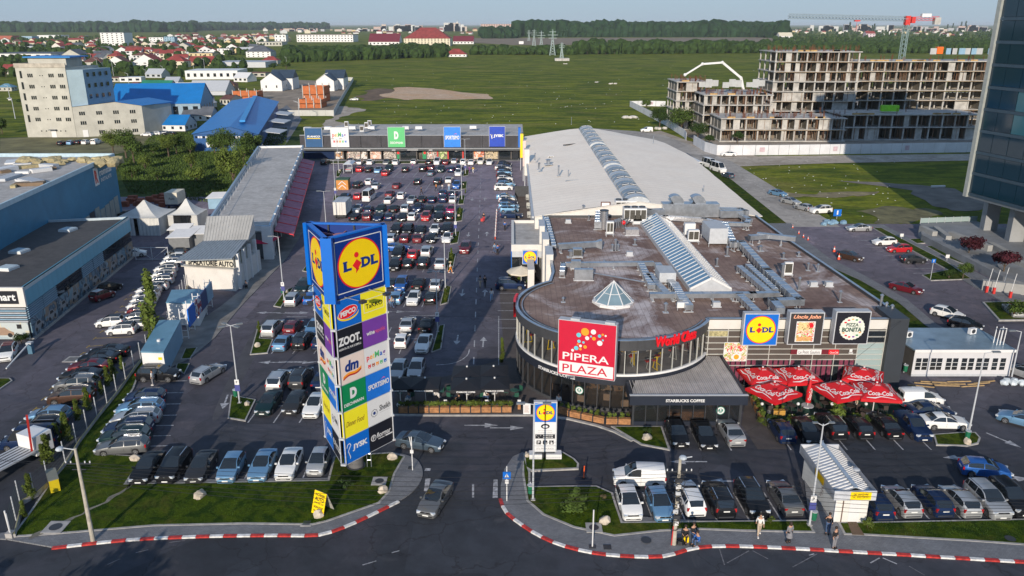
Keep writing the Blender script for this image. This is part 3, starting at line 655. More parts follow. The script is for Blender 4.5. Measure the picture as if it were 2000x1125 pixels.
 P.append(('headlight',hl,(xf+.02,wf-.175,zf-.02),None,[]));P.append(('headlight',hr,(xf+.02,-wf+.175,zf-.02),None,[]))
 th=.30 if big else .17;tw=.20 if big else .34
 tl=MB().obx(0,0,-th/2,.14,tw,th,.28).mesh('taillight',tail_m);tr=MB().obx(0,0,-th/2,.14,tw,th,-.28).mesh('taillight',tail_m)
 P.append(('taillight',tl,(-L/2+.09,wr_-tw/2-.01,zt_-.04),None,[]));P.append(('taillight',tr,(-L/2+.09,-wr_+tw/2+.01,zt_-.04),None,[]))
 pm=MB().bx(-.012,.012,-.26,.26,-.055,.055).mesh('number_plate',plate_m)
 P.append(('number_plate',pm,(L/2+.012,0,.40),None,[]));P.append(('number_plate',pm,(-L/2-.012,0,zt_-.12 if big else .60),None,[]))
 if near:
  g=MB();g.bx(L/2-.05,L/2+.004,-.46,.46,zf-.08,zf+.03);g.bx(L/2-.06,L/2+.006,-.62,.62,.26,.36)
  P.append(('grille',g.mesh('grille',black),(0,0,0),None,[]))
  P.append(('badge',MB().bx(-.01,.012,-.055,.055,-.05,.05).mesh('badge',chrome),(L/2+.004,0,zf),None,[]))
  sl_=MB();sl_.bx(-L*.27,L*.27,W/2-.06,W/2+.005,.21,.29);sl_.bx(-L*.27,L*.27,-W/2-.005,-W/2+.06,.21,.29);sl_.bx(-L/2+.02,-L/2-.006,-.62,.62,.26,.38)
  P.append(('sill',sl_.mesh('sill',dark),(0,0,0),None,[]))
  dl=MB()
  for q in bp+[rf0+.02]:
   X=L/2-(q-.01)*L
   for sy in(1,-1):dl.bx(X-.008,X+.008,sy*W/2*.985,sy*(W/2+.003),.42,lerp(belt,q)-.12)
  P.append(('door_seam',dl.mesh('door_seam',black),(0,0,0),None,[]))
 mm=MB();mm.obx(0,0,-.07,.12,.20,.14,0)
 xm=L/2-(rf0+.045)*L;zm=lerp(belt,rf0)+.07
 for sy in(1,-1):P.append(('mirror',mm.mesh('mirror',PAINT['silver']),(xm,sy*(W/2+.06),zm),'paint',[]))
 if rails and near:
  rl=MB();zz=max(p[1] for p in roof)+.03
  for sy in(1,-1):rl.beam((L/2-.50*L,sy*W*.335,zz),(L/2-.86*L,sy*W*.335,zz-.02),.05,.05)
  P.append(('roof_rail',rl.mesh('roof_rail',chrome),(0,0,0),None,[]))
 CARP[key]=P;return P
def ordn(n):return['first','second','third','fourth','fifth','sixth','seventh','eighth','ninth','tenth','eleventh','twelfth','thirteenth','fourteenth','fifteenth','sixteenth','seventeenth','eighteenth'][n]
def put_car(kind,colour,x,y,head,label,group=None,z=0.012,roofcol=None,cat='car',name=None,scale=1.0):
 near=hypot(x,y)<118
 P=car_proto(kind,near)
 root=T(name or('parked_'+{'panel van':'van','minibus':'minibus','pickup':'pickup'}.get(kind,'car')),label,cat,(x,y,z),radians(head),group)
 root.scale=(scale*CS,)*3
 pm=PAINT[colour]
 for p in P:
  o=ob(p[0],p[1],root,p[2],p[5] if len(p)>5 else 0)
  if p[3]=='paint':
   o.material_slots[0].link='OBJECT';o.material_slots[0].material=pm
   if roofcol and p[0]=='mirror':o.material_slots[0].material=PAINT[roofcol]
  for sub in p[4]:ob(sub[0],sub[1],o)
 if roofcol:
  L,W,belt,roof,wc,_=KIND[kind];mb=MB();zz=max(q[1] for q in roof)+.018
  x0,x1=L/2-(roof[2][0]-.01)*L,L/2-(roof[-2][0]-.02)*L
  mb.prism([(x0,-W*.31),(x0,W*.31),(x1,W*.30),(x1,-W*.30)],zz-.05,zz+.018);part('roof_panel',mb,PAINT[roofcol],root)
 return root
KL={'saloon':'saloon','hatchback':'hatchback','estate':'estate car','suv':'SUV','people carrier':'people carrier','city car':'city car','panel van':'van','minibus':'minibus','pickup':'pickup'}
jr=random.Random(5)
SH={'s':'saloon','h':'hatchback','e':'estate','u':'suv','m':'people carrier','c':'city car','v':'panel van','p':'pickup','b':'minibus'}
CC={'k':'black','g':'dark grey','s':'silver','w':'white','r':'red','d':'dark red','n':'dark blue','b':'blue','l':'light blue','y':'grey','t':'dark green','p':'magenta red','o':'brown','c':'cream white','x':'slate blue'}
def row(where,spec,lean=2.6,group=None,edge='left'):
 """spec: 'px,py,colour kind facing' of the bumper nearest the camera; f = faces the camera, b = back to the camera"""
 items=[q.split(',') for q in spec.split()]
 for i,(px,py,code) in enumerate(items):
  kind=SH[code[1]];L=KIND[kind][0];x,y=G(float(px),float(py),.15)
  a=radians(lean);cx,cy=x+sin(a)*L*CS/2,y+cos(a)*L*CS/2
  head=(90-lean) if code[2]=='b' else(-90-lean)
  side='nose' if code[2]=='f' else 'tail'
  put_car(kind,CC[code[0]],cx,cy,head+jr.uniform(-1.2,1.2),f'{CC[code[0]]} {KL[kind]} {side} on, {ordn(i)} from {edge} {where}',group or 'cars parked in the main car park')
A_='cars parked in the main car park'
row('in the row beside the far shops','631,322.4,kub 683,319,nhb 700,322,shb 720.5,321.7,wsb 752.5,322,ysf 770.7,322,wsb 806.8,321,shb 836,322,khb 852,322,wvf 869,322,dhb 886,320,shb 904,322,wmb 919,322,wsb 937.5,321,cuf 955,322,whf')
row('in the second row from the far shops','700,336,rhb 718.4,337,khb 736,338,lsf 757,335.8,tuf 789.7,336.8,khb 824,335.7,kub 840,332.5,dhb 859.6,337,tuf 880,336.8,nhb 896,333.5,nhb')
row('of three doubled with the second row','750.4,343.7,rhb 840,343.7,xsb 893.7,343.7,wsf')
row('in the row beside the orange kiosk','695.5,368,kub 718,361,whb 731,370,ssb 771.7,369,dsb 813.7,361,khb 852.7,361,kub 875,358,ssb 890,369,buf')
row('in the minibus row, far half','670,391,ksb 696,390,rhb 758,386,dsb 781,389,whb 862.8,384,nhb 883.6,385,nhb')
row('in the minibus row, near half','756,398.7,ssb 801,398,ssf 822,396.5,ksb 842,397,nhb 864,396,nub 883,397.6,shb')
row('in the box truck row, far half','694.7,416,shf 716.5,417.4,nhb 741,416,thf 766.7,416,ksb 789,416.5,sub 813.6,415,npf 835,418,khf 856,417,thf 879,417.6,phf')
row('in the box truck row, near half','689,432,ksb 714.7,432,dub 736,433,nsf 757.6,432,nhb 782.7,433,ksf 803,431,whb 829.6,432,rmf 855.7,434,kuf 877,432,khb')
row('level with the tower top, far half','771,458,kuf 794,458.7,kmf 818,459.7,ksf 846.7,457.6,whf 870,458,kuf')
row('level with the tower top, near half','761,474.7,seb 788,474.7,dhb 813.6,475,dsb 841,475.7,khf 871,474.7,wsf')
row('below the moving blue coupe, far half','773.6,507,kuf 803.5,507,rhb 830.7,503,sub')
row('below the moving blue coupe, near half','767.7,530,kmf 794,526,khb 823.7,525.6,kub 858,526,ssb')
row('beside the tower roundel, far half','585,576,tuf 612,574,lhf 761,567,khb 779.5,569,bmf 813.6,568,ksb 848.8,569,shb')
row('beside the tower roundel, near half','565,599,smb 601.6,596,bhb 771,595,lhb 804,597.6,whf 839,595,khb')
row('beside the tower middle, far half','522,659,sub 564,655,dhb 606,657,lhf 790.7,650.7,ssb 829,652,ksb')
row('beside the tower middle, near half','544,686.7,lsb 581,685,kub 620,684,nhb 781,681,wcb 822.7,690.7,wsf')
row('left of the tower foot, far half','533,767,sub 576.7,762,gub 621,764,nsb',group='cars parked left of the sign tower')
row('left of the tower foot, near half','511.6,813,tsf 565,811.5,ghf 604,818,wsf',group='cars parked left of the sign tower')
row('behind the black cafe parasols','772,744,shf 808,742,shf',group='cars parked behind the parasols')
FR='cars nose on to the front lawn'
row('in the row along the lawn','269,947.7,ksf 322.7,946,kuf 377,945.5,gsf 438.7,945,lhf 500,943,lsf 553,939.7,wsf 614.7,931,scf',lean=-1.2,group=FR)
row('before the glass cafe pavilion','1330.7,875.7,khf 1386.7,880,ksf 1440,873,ssb',lean=-1.5,group='cars before the glass pavilion')
row('below the red parasols','1540,867.7,nhb 1592,871.7,ksf 1640,861,kub 1692,859.7,khb 1748,859.7,ksb 1806,863.7,npf',lean=-1.2,group='cars below the red parasols')
row('in the bottom row before the kiosk','1237,1018,whf 1298.7,1021,lhf 1361,1010,web 1418.7,1014,kub 1485,1014,kuf 1552,1009,ysb',lean=-3.0,group='cars in the bottom right rows')
row('in the bottom row beyond the kiosk','1729,1018,nhb 1782.7,1013,shb 1845,1011.7,nhb 1900,1013,shb 1958.7,1017,suf 2003,1012,kuf',lean=-1.5,group='cars in the bottom right rows')
def cars(where,spec,head,group,edge,z=.012):
 for i,q in enumerate(spec.split()):
  f=q.split(',');px,py,code=float(f[0]),float(f[1]),f[2];hd=head+(float(f[3]) if len(f)>3 else 0)
  x,y=G(px,py,.15);put_car(SH[code[1]],CC[code[0]],x,y,hd+jr.uniform(-1.5,1.5),f'{CC[code[0]]} {KL[SH[code[1]]]}, {ordn(i)} from the {edge} {where}',group,z,CC[code[2]] if len(code)>2 else None)
cars('in the column along the inner fence','285,782,nh 275,803,le 268,822,se 253,845,nu 246,862,tu 241,879,ye',187,'cars side on beside the inner fence','top')
x,y=G(311,741);put_car('suv','black',x,y,0,'large black SUV facing right at the top of the column by the white container','cars side on beside the inner fence')
cars('in the dark row in the dealer yard','213,693,ks 194,706,ks 176,722,ds 160,740,ks 153,758,yu 141,782,ou 97,818,lh 82,842,ku',186,'cars in the dealer yard row','top')
x,y=G(62,872);put_car('minibus','dark blue',x,y,187,'dark blue passenger van with tinted windows at the bottom of the dealer yard row','cars in the dealer yard row',cat='van',scale=.84)
cars('in the row behind the tall tree','345,499,kc 343,508,wc 337,517,wcn 325,530,wck 321,541,wck 317,552,wcn 306,564,wck 292,572,wck 288,582,wck 283,591,wcn 276,602,wck 275,612,dc 266,626,sck 262,640,wck',188,'small cars parked in the dealer yard','top')
x,y=G(217,637);put_car('city car','white',x,y,190,'upper of two white cars with black roofs standing out in the yard lane','small cars parked in the dealer yard',roofcol='black')
x,y=G(239,652);put_car('city car','white',x,y,188,'lower of two white cars with black roofs standing out in the yard lane','small cars parked in the dealer yard',roofcol='black')
x,y=G(201,584);put_car('city car','dark red',x,y,66,'small red car with a white roof by the printed wall of the showroom',roofcol='white')
x,y=G(216,569);put_car('city car','black',x,y,66,'small black car ahead of the red one by the showroom wall')
x,y=G(17,697);put_car('hatchback','white',x,y,-70,'white car with a dark red roof below the showroom front',roofcol='dark red')
x,y=G(262,501);put_car('hatchback','white',x,y,20,'white car poking out at the end of the showroom by the gate')
x,y=G(253,424);put_car('saloon','black',x,y,60,'black car between the blue warehouse and the larger tent')
cars('in the row by the supermarket','985,323,kh 983,326.5,nh 982,331,se 984,335.5,kh 985,340.5,lh 984,346,kh 986,352,wh 986,358,kh 988,363,le 983,370,wu 988,388,ls 991,393,wh 993,399,nh 993,406,le 994,413,lh 999,424,ns',2,'cars side on by the supermarket','far end')
x,y=G(997,564);put_car('suv','dark blue',x,y,0,'dark blue SUV side on before the cream parasol at the entrance')
x,y=G(909,491);put_car('suv','dark red',x,y,-93,'dark red off road car driving towards the viewer down the main aisle',name='moving_car')
x,y=G(774,490);put_car('saloon','blue',x,y,-2,'bright blue coupe driving right across the lot behind the tower top',name='moving_car')
x,y=G(408,737);put_car('estate','silver',x,y,72,'silver car driving away up the left service road',name='moving_car')
x,y=G(821,873);put_car('saloon','slate blue',x,y,-16,'slate blue saloon turning right beside the foot of the tower',name='moving_car')
x,y=G(851,985);put_car('saloon','grey',x,y,-106,'dark grey saloon leaving the car park towards the street',name='moving_car',roofcol=None)
x,y=G(1248,944);put_car('panel van','white',x,y,176,'white van with blue stripe behind the small white car at bottom right',cat='van')
x,y=G(1921,927);put_car('hatchback','blue',x,y,-12,'blue hatchback driving past the right end of the bottom row',name='moving_car')
x,y=G(1997,830);put_car('saloon','light blue',x,y,140,'pale blue car cut by the right edge of the photo below the annex')
x,y=G(1795,790);put_car('panel van','white',x,y,2,'white van side on beyond the red parasols',cat='van')
x,y=G(1815,812);put_car('saloon','dark blue',x,y,0,'dark blue saloon between the white van and the white saloon')
x,y=G(1842,834);put_car('saloon','white',x,y,-2,'white saloon side on above the kerbed island at right')
E_='cars along the access road'
for px,py,k,c,hd,lb in((1386,326,'minibus','white',-72,'white delivery van on the access road, the farther of two'),(1402,334,'minibus','white',-72,'white delivery van on the access road, the nearer of two'),(1421,346,'hatchback','slate blue',110,'blue grey small car on the road just behind the two white vans'),(1519,381,'saloon','light blue',-57,'blue saloon by the verge, farthest of four parked on the access road'),(1544,397,'saloon','silver',-57,'silver saloon, second of four parked on the access road verge'),(1569,409,'hatchback','silver',120,'silver hatchback with its tail to us, third of four by the verge'),(1603,415,'suv','white',-170,'white estate like SUV nearest the blue sign on the verge'),(1677,450,'saloon','silver',184,'silver coupe in the first bay of the road side car park'),(1727,477,'hatchback','white',184,'white hatchback in the road side bays above the red car'),(1755,491,'hatchback','red',184,'red hatchback in the road side bays'),(1783,512,'hatchback','dark grey',4,'dark grey hatchback in the road side bays below the red car'),(1660,506,'hatchback','brown',-50,'taupe hatchback beside the traffic cones on the road'),(1769,568,'saloon','dark red',-48,'dark red saloon driving down beside the lawn strip'),(1849,618,'hatchback','white',-48,'white hatchback with a sunroof by the narrow pavement'),(1884,640,'hatchback','black',-40,'black hatchback behind the white one by the narrow pavement'),(1423,304,'saloon','white',175,'small white car by the hoarding of the building site'),(1263,257,'panel van','white',180,'white van behind the long white roof at the field edge'),(2000,735,'hatchback','silver',120,'silver car behind the lamp post at the right edge'),(1978,612,'hatchback','silver',80,'silver car in the sunken corner at the right edge')):
 x,y=G(px,py,.1);put_car(k,CC.get(c,c),x,y,hd,lb,E_,cat='van' if 'van' in lb else 'car')
for i,(px,py,k,c) in enumerate(((122,283,'hatchback','black'),(140,282,'hatchback','light blue'),(156,281,'hatchback','black'),(169,281,'hatchback','white'),(188,281,'panel van','white'),(287,266,'hatchback','white'),(303,264,'estate','white'),(317,263,'estate','silver'),(330,264,'saloon','black'),(692,196,'saloon','white'))):
 x,y=G(px,py,0);put_car(k,c,x,y,90 if px<200 else 175,(f'{c} {KL[k]}, {ordn(i)} from the left in the group before the cream tower block' if px<200 else f'{c} {KL[k]}, {ordn(i-5)} from the left on the lane before the blue warehouse' if px<400 else 'white car alone on the field edge beside the brick shell'),'cars in the distance')
for i,(px,py) in enumerate(((168,134),(176,134),(184,135),(207,130),(430,105),(440,106),(20,196),(70,205),(330,140))):
 x,y=G(px,py,0);put_car('hatchback',['white','silver','black'][i%3],x,y,20*i,'small distant car among the houses of the suburb','distant cars in the suburb')
x,y=G(664,429);t=T('box_truck','white box truck seen from behind at the left end of a row','truck',(x,y+.2,.012),0,None)
part('cargo_box',MB().bx(-1.22,1.22,0,5.2,.85,3.35),white,t);part('cargo_roof',MB().bx(-1.24,1.24,-.02,5.22,3.352,3.40),steelp,t)
part('cab',MB().bx(-1.05,1.05,5.3,6.9,.45,2.35),PAINT['white'],t);part('windscreen',MB().bx(-.95,.95,6.88,6.93,1.3,2.1),carglass,t);part('chassis',MB().bx(-.5,.5,.2,6.6,.45,.85),black,t)
for yy in(1.2,6.0):
 for sx in(-1,1):m_=MB().tube((-.14,0,0),(.14,0,0),.42,14);part('wheel',m_,tyre_m,t,loc=(sx*.98,yy,.42))
part('bumper',MB().bx(-1.1,1.1,-.12,.0,.42,.62),dark,t);part('door_bar',MB().bx(-.02,.02,-.03,0,.9,3.3).bx(-.5,-.46,-.03,0,.9,3.3).bx(.46,.5,-.03,0,.9,3.3),steel,t)
x,y=G(712,394,.2);put_car('minibus','white',x+.5,y+3.1,84,'tall white minibus with two rear windows among the parked cars',cat='minibus')
x,y=G(345,404);t=T('canvas_truck','small blue truck with a cream canvas body behind the tents','truck',(x,y,0),radians(0))
part('canvas',MB().prism([(-1.3,-2.2),(1.3,-2.2),(1.3,2.0),(-1.3,2.0)],1.0,3.4),M('canvas',(.62,.58,.48),.8,ns=1,amt=.15),t);part('cab',MB().bx(-1.1,.9,2.05,3.5,.5,2.3),PAINT['dark blue'],t)
part('deck',MB().bx(-1.25,1.25,-2.3,2.1,.7,.98),PAINT['dark blue'],t)
for sx in(-1,1):
 for yy in(-1.3,2.7):part('wheel',MB().tube((-.13,0,0),(.13,0,0),.4,12),tyre_m,t,loc=(sx*1.0,yy,.4))
text(mb:=MB(),'Auto',0,0,1.2,.5,0);part('lettering',mb,SBLACK,t,loc=(.1,-2.215,2.2),rot=(pi/2,0,0))
x,y=G(5,925);t=T('recovery_truck','pale flatbed recovery truck with a red crane arm at the bottom left corner','truck',(x,y,0),radians(68))
part('flatbed',MB().bx(-2.6,2.4,-1.15,1.15,.95,1.1),steelp,t)
for k in range(5):part('bed_rail',MB().bx(-2.5,2.3,-.9+k*.42,-.8+k*.42,1.1,1.13),dark,t)
part('cab',MB().bx(2.5,4.2,-1.05,1.05,.5,2.3),PAINT['white'],t);part('windscreen',MB().bx(4.18,4.23,-.95,.95,1.35,2.1).bx(3.3,4.0,-1.07,-1.03,1.35,2.0),carglass,t)
part('crane_arm',MB().beam((2.2,-1.0,1.2),(2.35,-1.1,4.6),.17,.17),M('crane_red',(.38,.025,.02),.4),t)
for xx in(-1.6,3.4):
 for sy in(-1,1):part('wheel',MB().tube((0,-.13,0),(0,.13,0),.42,14),tyre_m,t,loc=(xx,sy*.95,.42))
clad_brown=M('brown_cladding',(.075,.060,.052),.6,ns=.8,amt=.12);clad_dark=wavemat('corrugated_dark',(.055,.065,.080),'Z',3.2,.6,.5,.3,.5,.2)
fascia=M('anthracite_fascia',(.05,.052,.058),.55,ns=.8,amt=.15);alu=M('pale_aluminium',(.58,.58,.54),.4,.3,ns=2,amt=.08)
curtain=M('plum_curtain',(.16,.03,.06),.9,ns=3,amt=.4);pale_glass=glassm('pale_glass',(.30,.38,.38),.12,1,.6)
CX,CY,CR=10.8,80.2,10.3
plaza=T('shopping_centre','round fronted two storey shopping centre with a brown flat roof full of ducts','building',(CX,CY,0))
def L_(p):return(p[0]-CX,p[1]-CY)
def LL(ps):return[L_(p) for p in ps]
archl=arc(CX,CY,CR,332,140,48)
roofpoly=[(19.9,75.9),(38.4,75.9),(40.2,75.6),(38.6,107.2),(38.3,122.0),(4.9,122.0),(5.0,92.0)]+[(CX+CR*cos(radians(a)),CY+CR*sin(radians(a))) for a in range(128,333,4)]
part('roof',MB().prism(LL(roofpoly),6.9,7.15,True),plaza_roof_m,plaza)
pb=MB();ph=MB();pp=roofpoly
for i in range(len(pp)):
 a,b=L_(pp[i]),L_(pp[(i+1)%len(pp)])
 pb.beam((a[0],a[1],7.2),(b[0],b[1],7.2),.25,.62);ph.beam((a[0],a[1],7.53),(b[0],b[1],7.53),.34,.04)
part('parapet',pb,fascia,plaza);part('parapet_capping',ph,steel,plaza)
cp=MB()
for i in range(7,len(pp)-1):
 a,b=L_(pp[i]),L_(pp[i+1]);cp.beam((a[0]*.945,a[1]*.945,7.42),(b[0]*.945,b[1]*.945,7.42),.08,.08)
part('parapet_rail',cp,steel,plaza)
def ring(r0,r1,z0,z1,a0=128,a1=332,st=3.5,top=True):
 mb=MB();n=int(round((a1-a0)/st))
 for i in range(n):
  q0,q1=radians(a0+(a1-a0)*i/n),radians(a0+(a1-a0)*(i+1)/n)
  P=[(r*cos(q),r*sin(q)) for r,q in((r0,q0),(r1,q0),(r1,q1),(r0,q1))]
  vs=[(x,y,z) for z in(z0,z1) for x,y in P]
  mb.add(vs,[(1,2,6,5),(3,0,4,7),(4,5,6,7),(3,2,1,0)])
 return mb
part('fascia_band',ring(CR-.15,CR+.06,6.45,6.95),fascia,plaza)
part('window_sill',ring(CR-.2,CR+.10,3.80,4.02),SWHITE,plaza)
part('spandrel_band',ring(CR-.2,CR+.05,2.85,3.80),M('navy_band',(.016,.02,.032),.5),plaza)
part('base_band',ring(CR-.2,CR+.03,-.02,.32),fascia,plaza)
part('upper_floor',ring(.0,CR-.2,3.62,3.84,0,360,12),M('gym_floor',(.30,.28,.27),.6,ns=.5,amt=.4),plaza)
part('ground_floor',ring(.0,CR-.2,.0,.06,0,360,12),M('cafe_floor',(.13,.09,.06),.6),plaza)
part('inner_wall',ring(5.2,5.4,3.9,6.9,140,335,8),printmat('gym_wall',[(.55,.54,.52),(.42,.02,.02),(.5,.48,.46),(.10,.10,.11),(.5,.30,.04)],.5),plaza)
part('cafe_wall',ring(5.6,5.8,.05,2.9,140,335,8),printmat('cafe_wall',[(.05,.035,.025),(.16,.09,.045),(.03,.025,.022),(.22,.14,.08)],.6),plaza)
nm=29
for i in range(nm):
 a0=130+7*i;a1=a0+7
 if a1>334:break
 for(z0,z1) in((4.02,6.45),(.32,2.85)):
  q0,q1=radians(a0),radians(a1);r=CR-.06
  part('window',MB().quad((r*cos(q0),r*sin(q0),z0),(r*cos(q1),r*sin(q1),z0),(r*cos(q1),r*sin(q1),z1),(r*cos(q0),r*sin(q0),z1)),shopglass,plaza)
  part('mullion',MB().obx(r*cos(q0),r*sin(q0),z0,.16,.07,z1-z0,q0),alu if z0>3 else fascia,plaza)
random.seed(3)
for i in range(26):
 a=radians(random.uniform(190,330));r=random.uniform(7.2,9.6);x,y=r*cos(a),r*sin(a);up=i%2
 t=T('exercise_machine' if up else 'cafe_armchair','exercise machine on the upper floor behind the curved windows' if up else 'armchair in the ground floor cafe behind the curved windows','gym machine' if up else 'armchair',(CX+x,CY+y,3.85 if up else .07),a,'machines behind the upper windows' if up else 'armchairs behind the cafe windows')
 if up:
  part('frame',MB().tube((-.5,0,.1),(.5,0,.1),.05).tube((.4,0,.1),(.2,0,1.5),.05).tube((-.4,0,.1),(-.2,0,.9),.05).tube((.2,-.3,1.4),(.2,.3,1.4),.03),alu if i%4==1 else YEL,t);part('seat',MB().bx(-.5,-.1,-.2,.2,.85,.95),redp,t)
 else:part('seat',MB().bx(-.35,.35,-.35,.35,.2,.45),M('armchair_leather',(.30,.20,.13),.6),t);part('backrest',MB().bx(.2,.38,-.35,.35,.4,.9),MATS['armchair_leather'],t)
fy=75.9-CY
part('wing_wall',MB().bx(19.9-CX,38.4-CX,fy+.10,fy+.4,0,6.9),M('wing_backing',(.06,.055,.05),.7),plaza)
part('parapet_band',MB().bx(19.9-CX,38.4-CX,fy-.14,fy+.1,6.42,7.40),M('pale_band',(.62,.60,.56),.55,ns=.7,amt=.06),plaza)
xv=[20.2,22.2,24.35,26.6,28.9,31.15,33.4,35.7,38.4];zl=[6.20,5.52,4.85,4.17,3.58,2.98,2.30]
pm_={}
for i in range(8):
 for k in range(5):
  x0,x1,z0,z1=xv[i]+.03,xv[i+1]-.03,zl[k+1]+.03,zl[k]-.03
  if i==7:m=glass if k<2 else pale_glass;nm_='window'
  elif i==0 and k==0:m=M('lit_blinds',(.35,.31,.16),.6,ns=6,amt=.6);nm_='window'
  else:m=clad_brown;nm_='cladding_panel'
  part(nm_,MB().bx(x0-CX,x1-CX,fy+.02+.006*((i*3+k)%3),fy+.12,z0,z1),m,plaza)
 x0,x1=xv[i]+.03,xv[i+1]-.03
 part('window',MB().bx(x0-CX,x1-CX,fy+.04,fy+.1,2.33,2.95),glass if i<7 else pale_glass,plaza)
 part('window',MB().bx(x0-CX,x1-CX,fy+.04,fy+.1,.1,2.27),glass if i<7 else pale_glass,plaza)
 if 0<i<7:
  for q in range(4):
   if(i*5+q*3)%7 in(2,):continue
   xx=x0+q*(x1-x0)/4;part('curtain',MB().bx(xx+.04-CX,xx+.42-CX,fy+.005,fy+.038,.3,2.9),curtain,plaza)
gl=MB()
for x in xv:gl.bx(x-.035-CX,x+.035-CX,fy-.06,fy+.06,0,6.4)
part('vertical_rail',gl,alu,plaza);gl=MB()
for z in zl+[6.4]:gl.bx(19.9-CX,38.4-CX,fy-.10,fy+.02,z-.035,z+.035)
part('horizontal_rail',gl,alu,plaza)
part('corner_block',MB().bx(38.45-CX,40.3-CX,75.3-CY,79-CY,0,7.7),clad_dark,plaza)
part('side_wall',MB().prism(LL([(38.45,79),(40.2,79),(38.9,107),(38.5,122),(37.9,122),(38.0,107)]),0,6.9),clad_brown,plaza)
part('west_wall',MB().prism(LL([(5.0,92),(5.3,92),(5.2,121.9),(4.9,121.9)]),0,6.9),white,plaza)
sb=T('glass_pavilion','dark glass cafe pavilion with a pale ribbed roof in front of the round building','building',(16.4,67.2,0))
rp=[(11.0,66.5),(21.7,66.5),(21.35,75.7),(20.1,75.7)]+[(CX+(CR+.12)*cos(radians(a)),CY+(CR+.12)*sin(radians(a))) for a in range(330,271,-6)]
ribbed=wavemat('ribbed_roof',(.66,.62,.60),'X',1.6,.35,.5,.3,.6,.5)
def SL(ps):return[(x-16.4,y-67.2) for x,y in ps]
part('roof',MB().prism(SL(rp),3.25,3.42,True),ribbed,sb)
rb=MB()
for k in range(34):
 x=11.3+k*.306;yb=75.5 if x>20 else CY-sqrt(max(0,(CR+.2)**2-(x-CX)**2));rb.bx(x-.03-16.4,x+.03-16.4,66.6-67.2,yb-67.2,3.42,3.47)
part('roof_rib',rb,ribbed,sb)
part('fascia',MB().bx(-5.5,5.4,-.95,-.68,2.55,3.52),M('navy_fascia',(.012,.018,.034),.5),sb);part('fascia_side',MB().bx(5.1,5.38,-.66,8.4,2.6,3.52).bx(-5.5,-5.2,-.66,2.2,2.6,3.52),MATS['navy_fascia'],sb)
part('fascia_trim',MB().bx(-5.55,5.42,-.98,-.64,3.52,3.56),steelp,sb)
for i in range(9):
 x0=-4.95+i*1.12;part('window',MB().bx(x0+.04,x0+1.08,-.04,.02,.42,2.55),shopglass,sb);part('mullion',MB().bx(x0-.04,x0+.04,-.08,.06,.0,2.6),dark,sb)
part('plinth',MB().bx(-5.0,5.15,-.06,.10,0,.40),MATS['navy_fascia'],sb);part('corner_post',MB().bx(4.95,5.2,-.1,.15,0,2.6).bx(-5.1,-4.95,-.1,.15,0,2.6),dark,sb)
part('side_window',MB().bx(5.1,5.16,.2,8.2,.4,2.55).bx(-5.06,-5.0,.2,2.2,.4,2.55),shopglass,sb);part('floor',MB().bx(-5,5.1,.1,8.2,.02,.08),MATS['cafe_floor'],sb)
part('back_wall',MB().bx(-4.5,5.0,3.6,3.7,.1,3.2),MATS['cafe_wall'],sb)
part('bench_counter',MB().bx(-1.6,2.0,.5,1.0,.1,1.15),wood,sb)
lt=MB();text(lt,'STARBUCKS COFFEE',0,0,3.6,.30,0,.03);part('lettering',lt,SWHITE,sb,loc=(-.4,-.965,3.02),rot=(pi/2,0,0))
def siren(parent,loc,rot,r):
 m=MB();m.mat(M('siren_green',(.02,.20,.14),.5)).disc(0,0,0,r,24);m.mat(SWHITE).disc(0,0,.008,r*.86,24);m.mat(MATS['siren_green']).disc(0,0,.014,r*.55,20)
 m.mat(SWHITE).disc(0,r*.18,.02,r*.20,12,1,1.2)
 for k in range(4):m.bx(-r*.4+k*r*.23,-r*.32+k*r*.23,-r*.5,-.05*r,.02,.021)
 m.add([(-r*.2,r*.36,.02),(0,r*.52,.02),(r*.2,r*.36,.02)],[(0,1,2)]);return part('emblem',m,None,parent,loc=loc,rot=rot)
siren(sb,(3.2,-.06,1.55),(pi/2,0,0),.42)
def bent(sv,a_mid,z,h,deg,r,mat,parent,bold=.02,thick=None,shear=0):
 mb=MB();vs,fs,(x0,x1,y0,y1)=textmesh(sv,bold,shear)
 out=[]
 for x,y in vs:
  a=radians(a_mid+((x-(x0+x1)/2)/(x1-x0))*deg);out.append((r*cos(a),r*sin(a),z+(y-(y0+y1)/2)/(y1-y0)*h))
 mb.add(out,fs)
 if thick:
  n=len(out);q=[(p[0]*(r-thick)/r,p[1]*(r-thick)/r,p[2]) for p in out];mb.add(q,[tuple(reversed(f)) for f in fs])
  ed={}
  for f in fs:
   for i in range(len(f)):
    e=(f[i],f[(i+1)%len(f)]);k=tuple(sorted(e));ed[k]=ed.get(k,[])+[e]
  for k,v in ed.items():
   if len(v)==1:a,b=v[0];mb.add([out[b],out[a],q[a],q[b]],[(0,1,2,3)])
 return part('lettering',mb,mat,parent)
bent('STARBUCKS COFFEE',231,3.15,.34,25,CR+.10,SWHITE,plaza,.04)
siren(plaza,((CR+.02)*cos(radians(246)),(CR+.02)*sin(radians(246)),1.9),(pi/2,0,radians(246+90)),.42)
wc=T('rooftop_lettering','red sign letters reading World Class above the curved parapet','sign',(CX,CY,0))
bent('World Class',299,7.35,1.05,27,CR+.45,SRED,wc,.025,.2,.12)
part('sign_rail',ring(CR+.1,CR+.2,7.0,7.06,286,312,4),dark,wc)
t=T('red_sign','red curved sign box seen edge on at the left side of the round roof','sign',(CX,CY,0));part('sign_box',ring(CR+.1,CR+.35,6.2,7.9,166,182,4),SRED,t)
t=T('poster_board','pair of food posters on the brown wall left of the blue roundel sign','poster',(23.1,75.8,0))
part('board',MB().bx(-1.25,1.15,-.12,-.02,2.85,4.95),SWHITE,t)
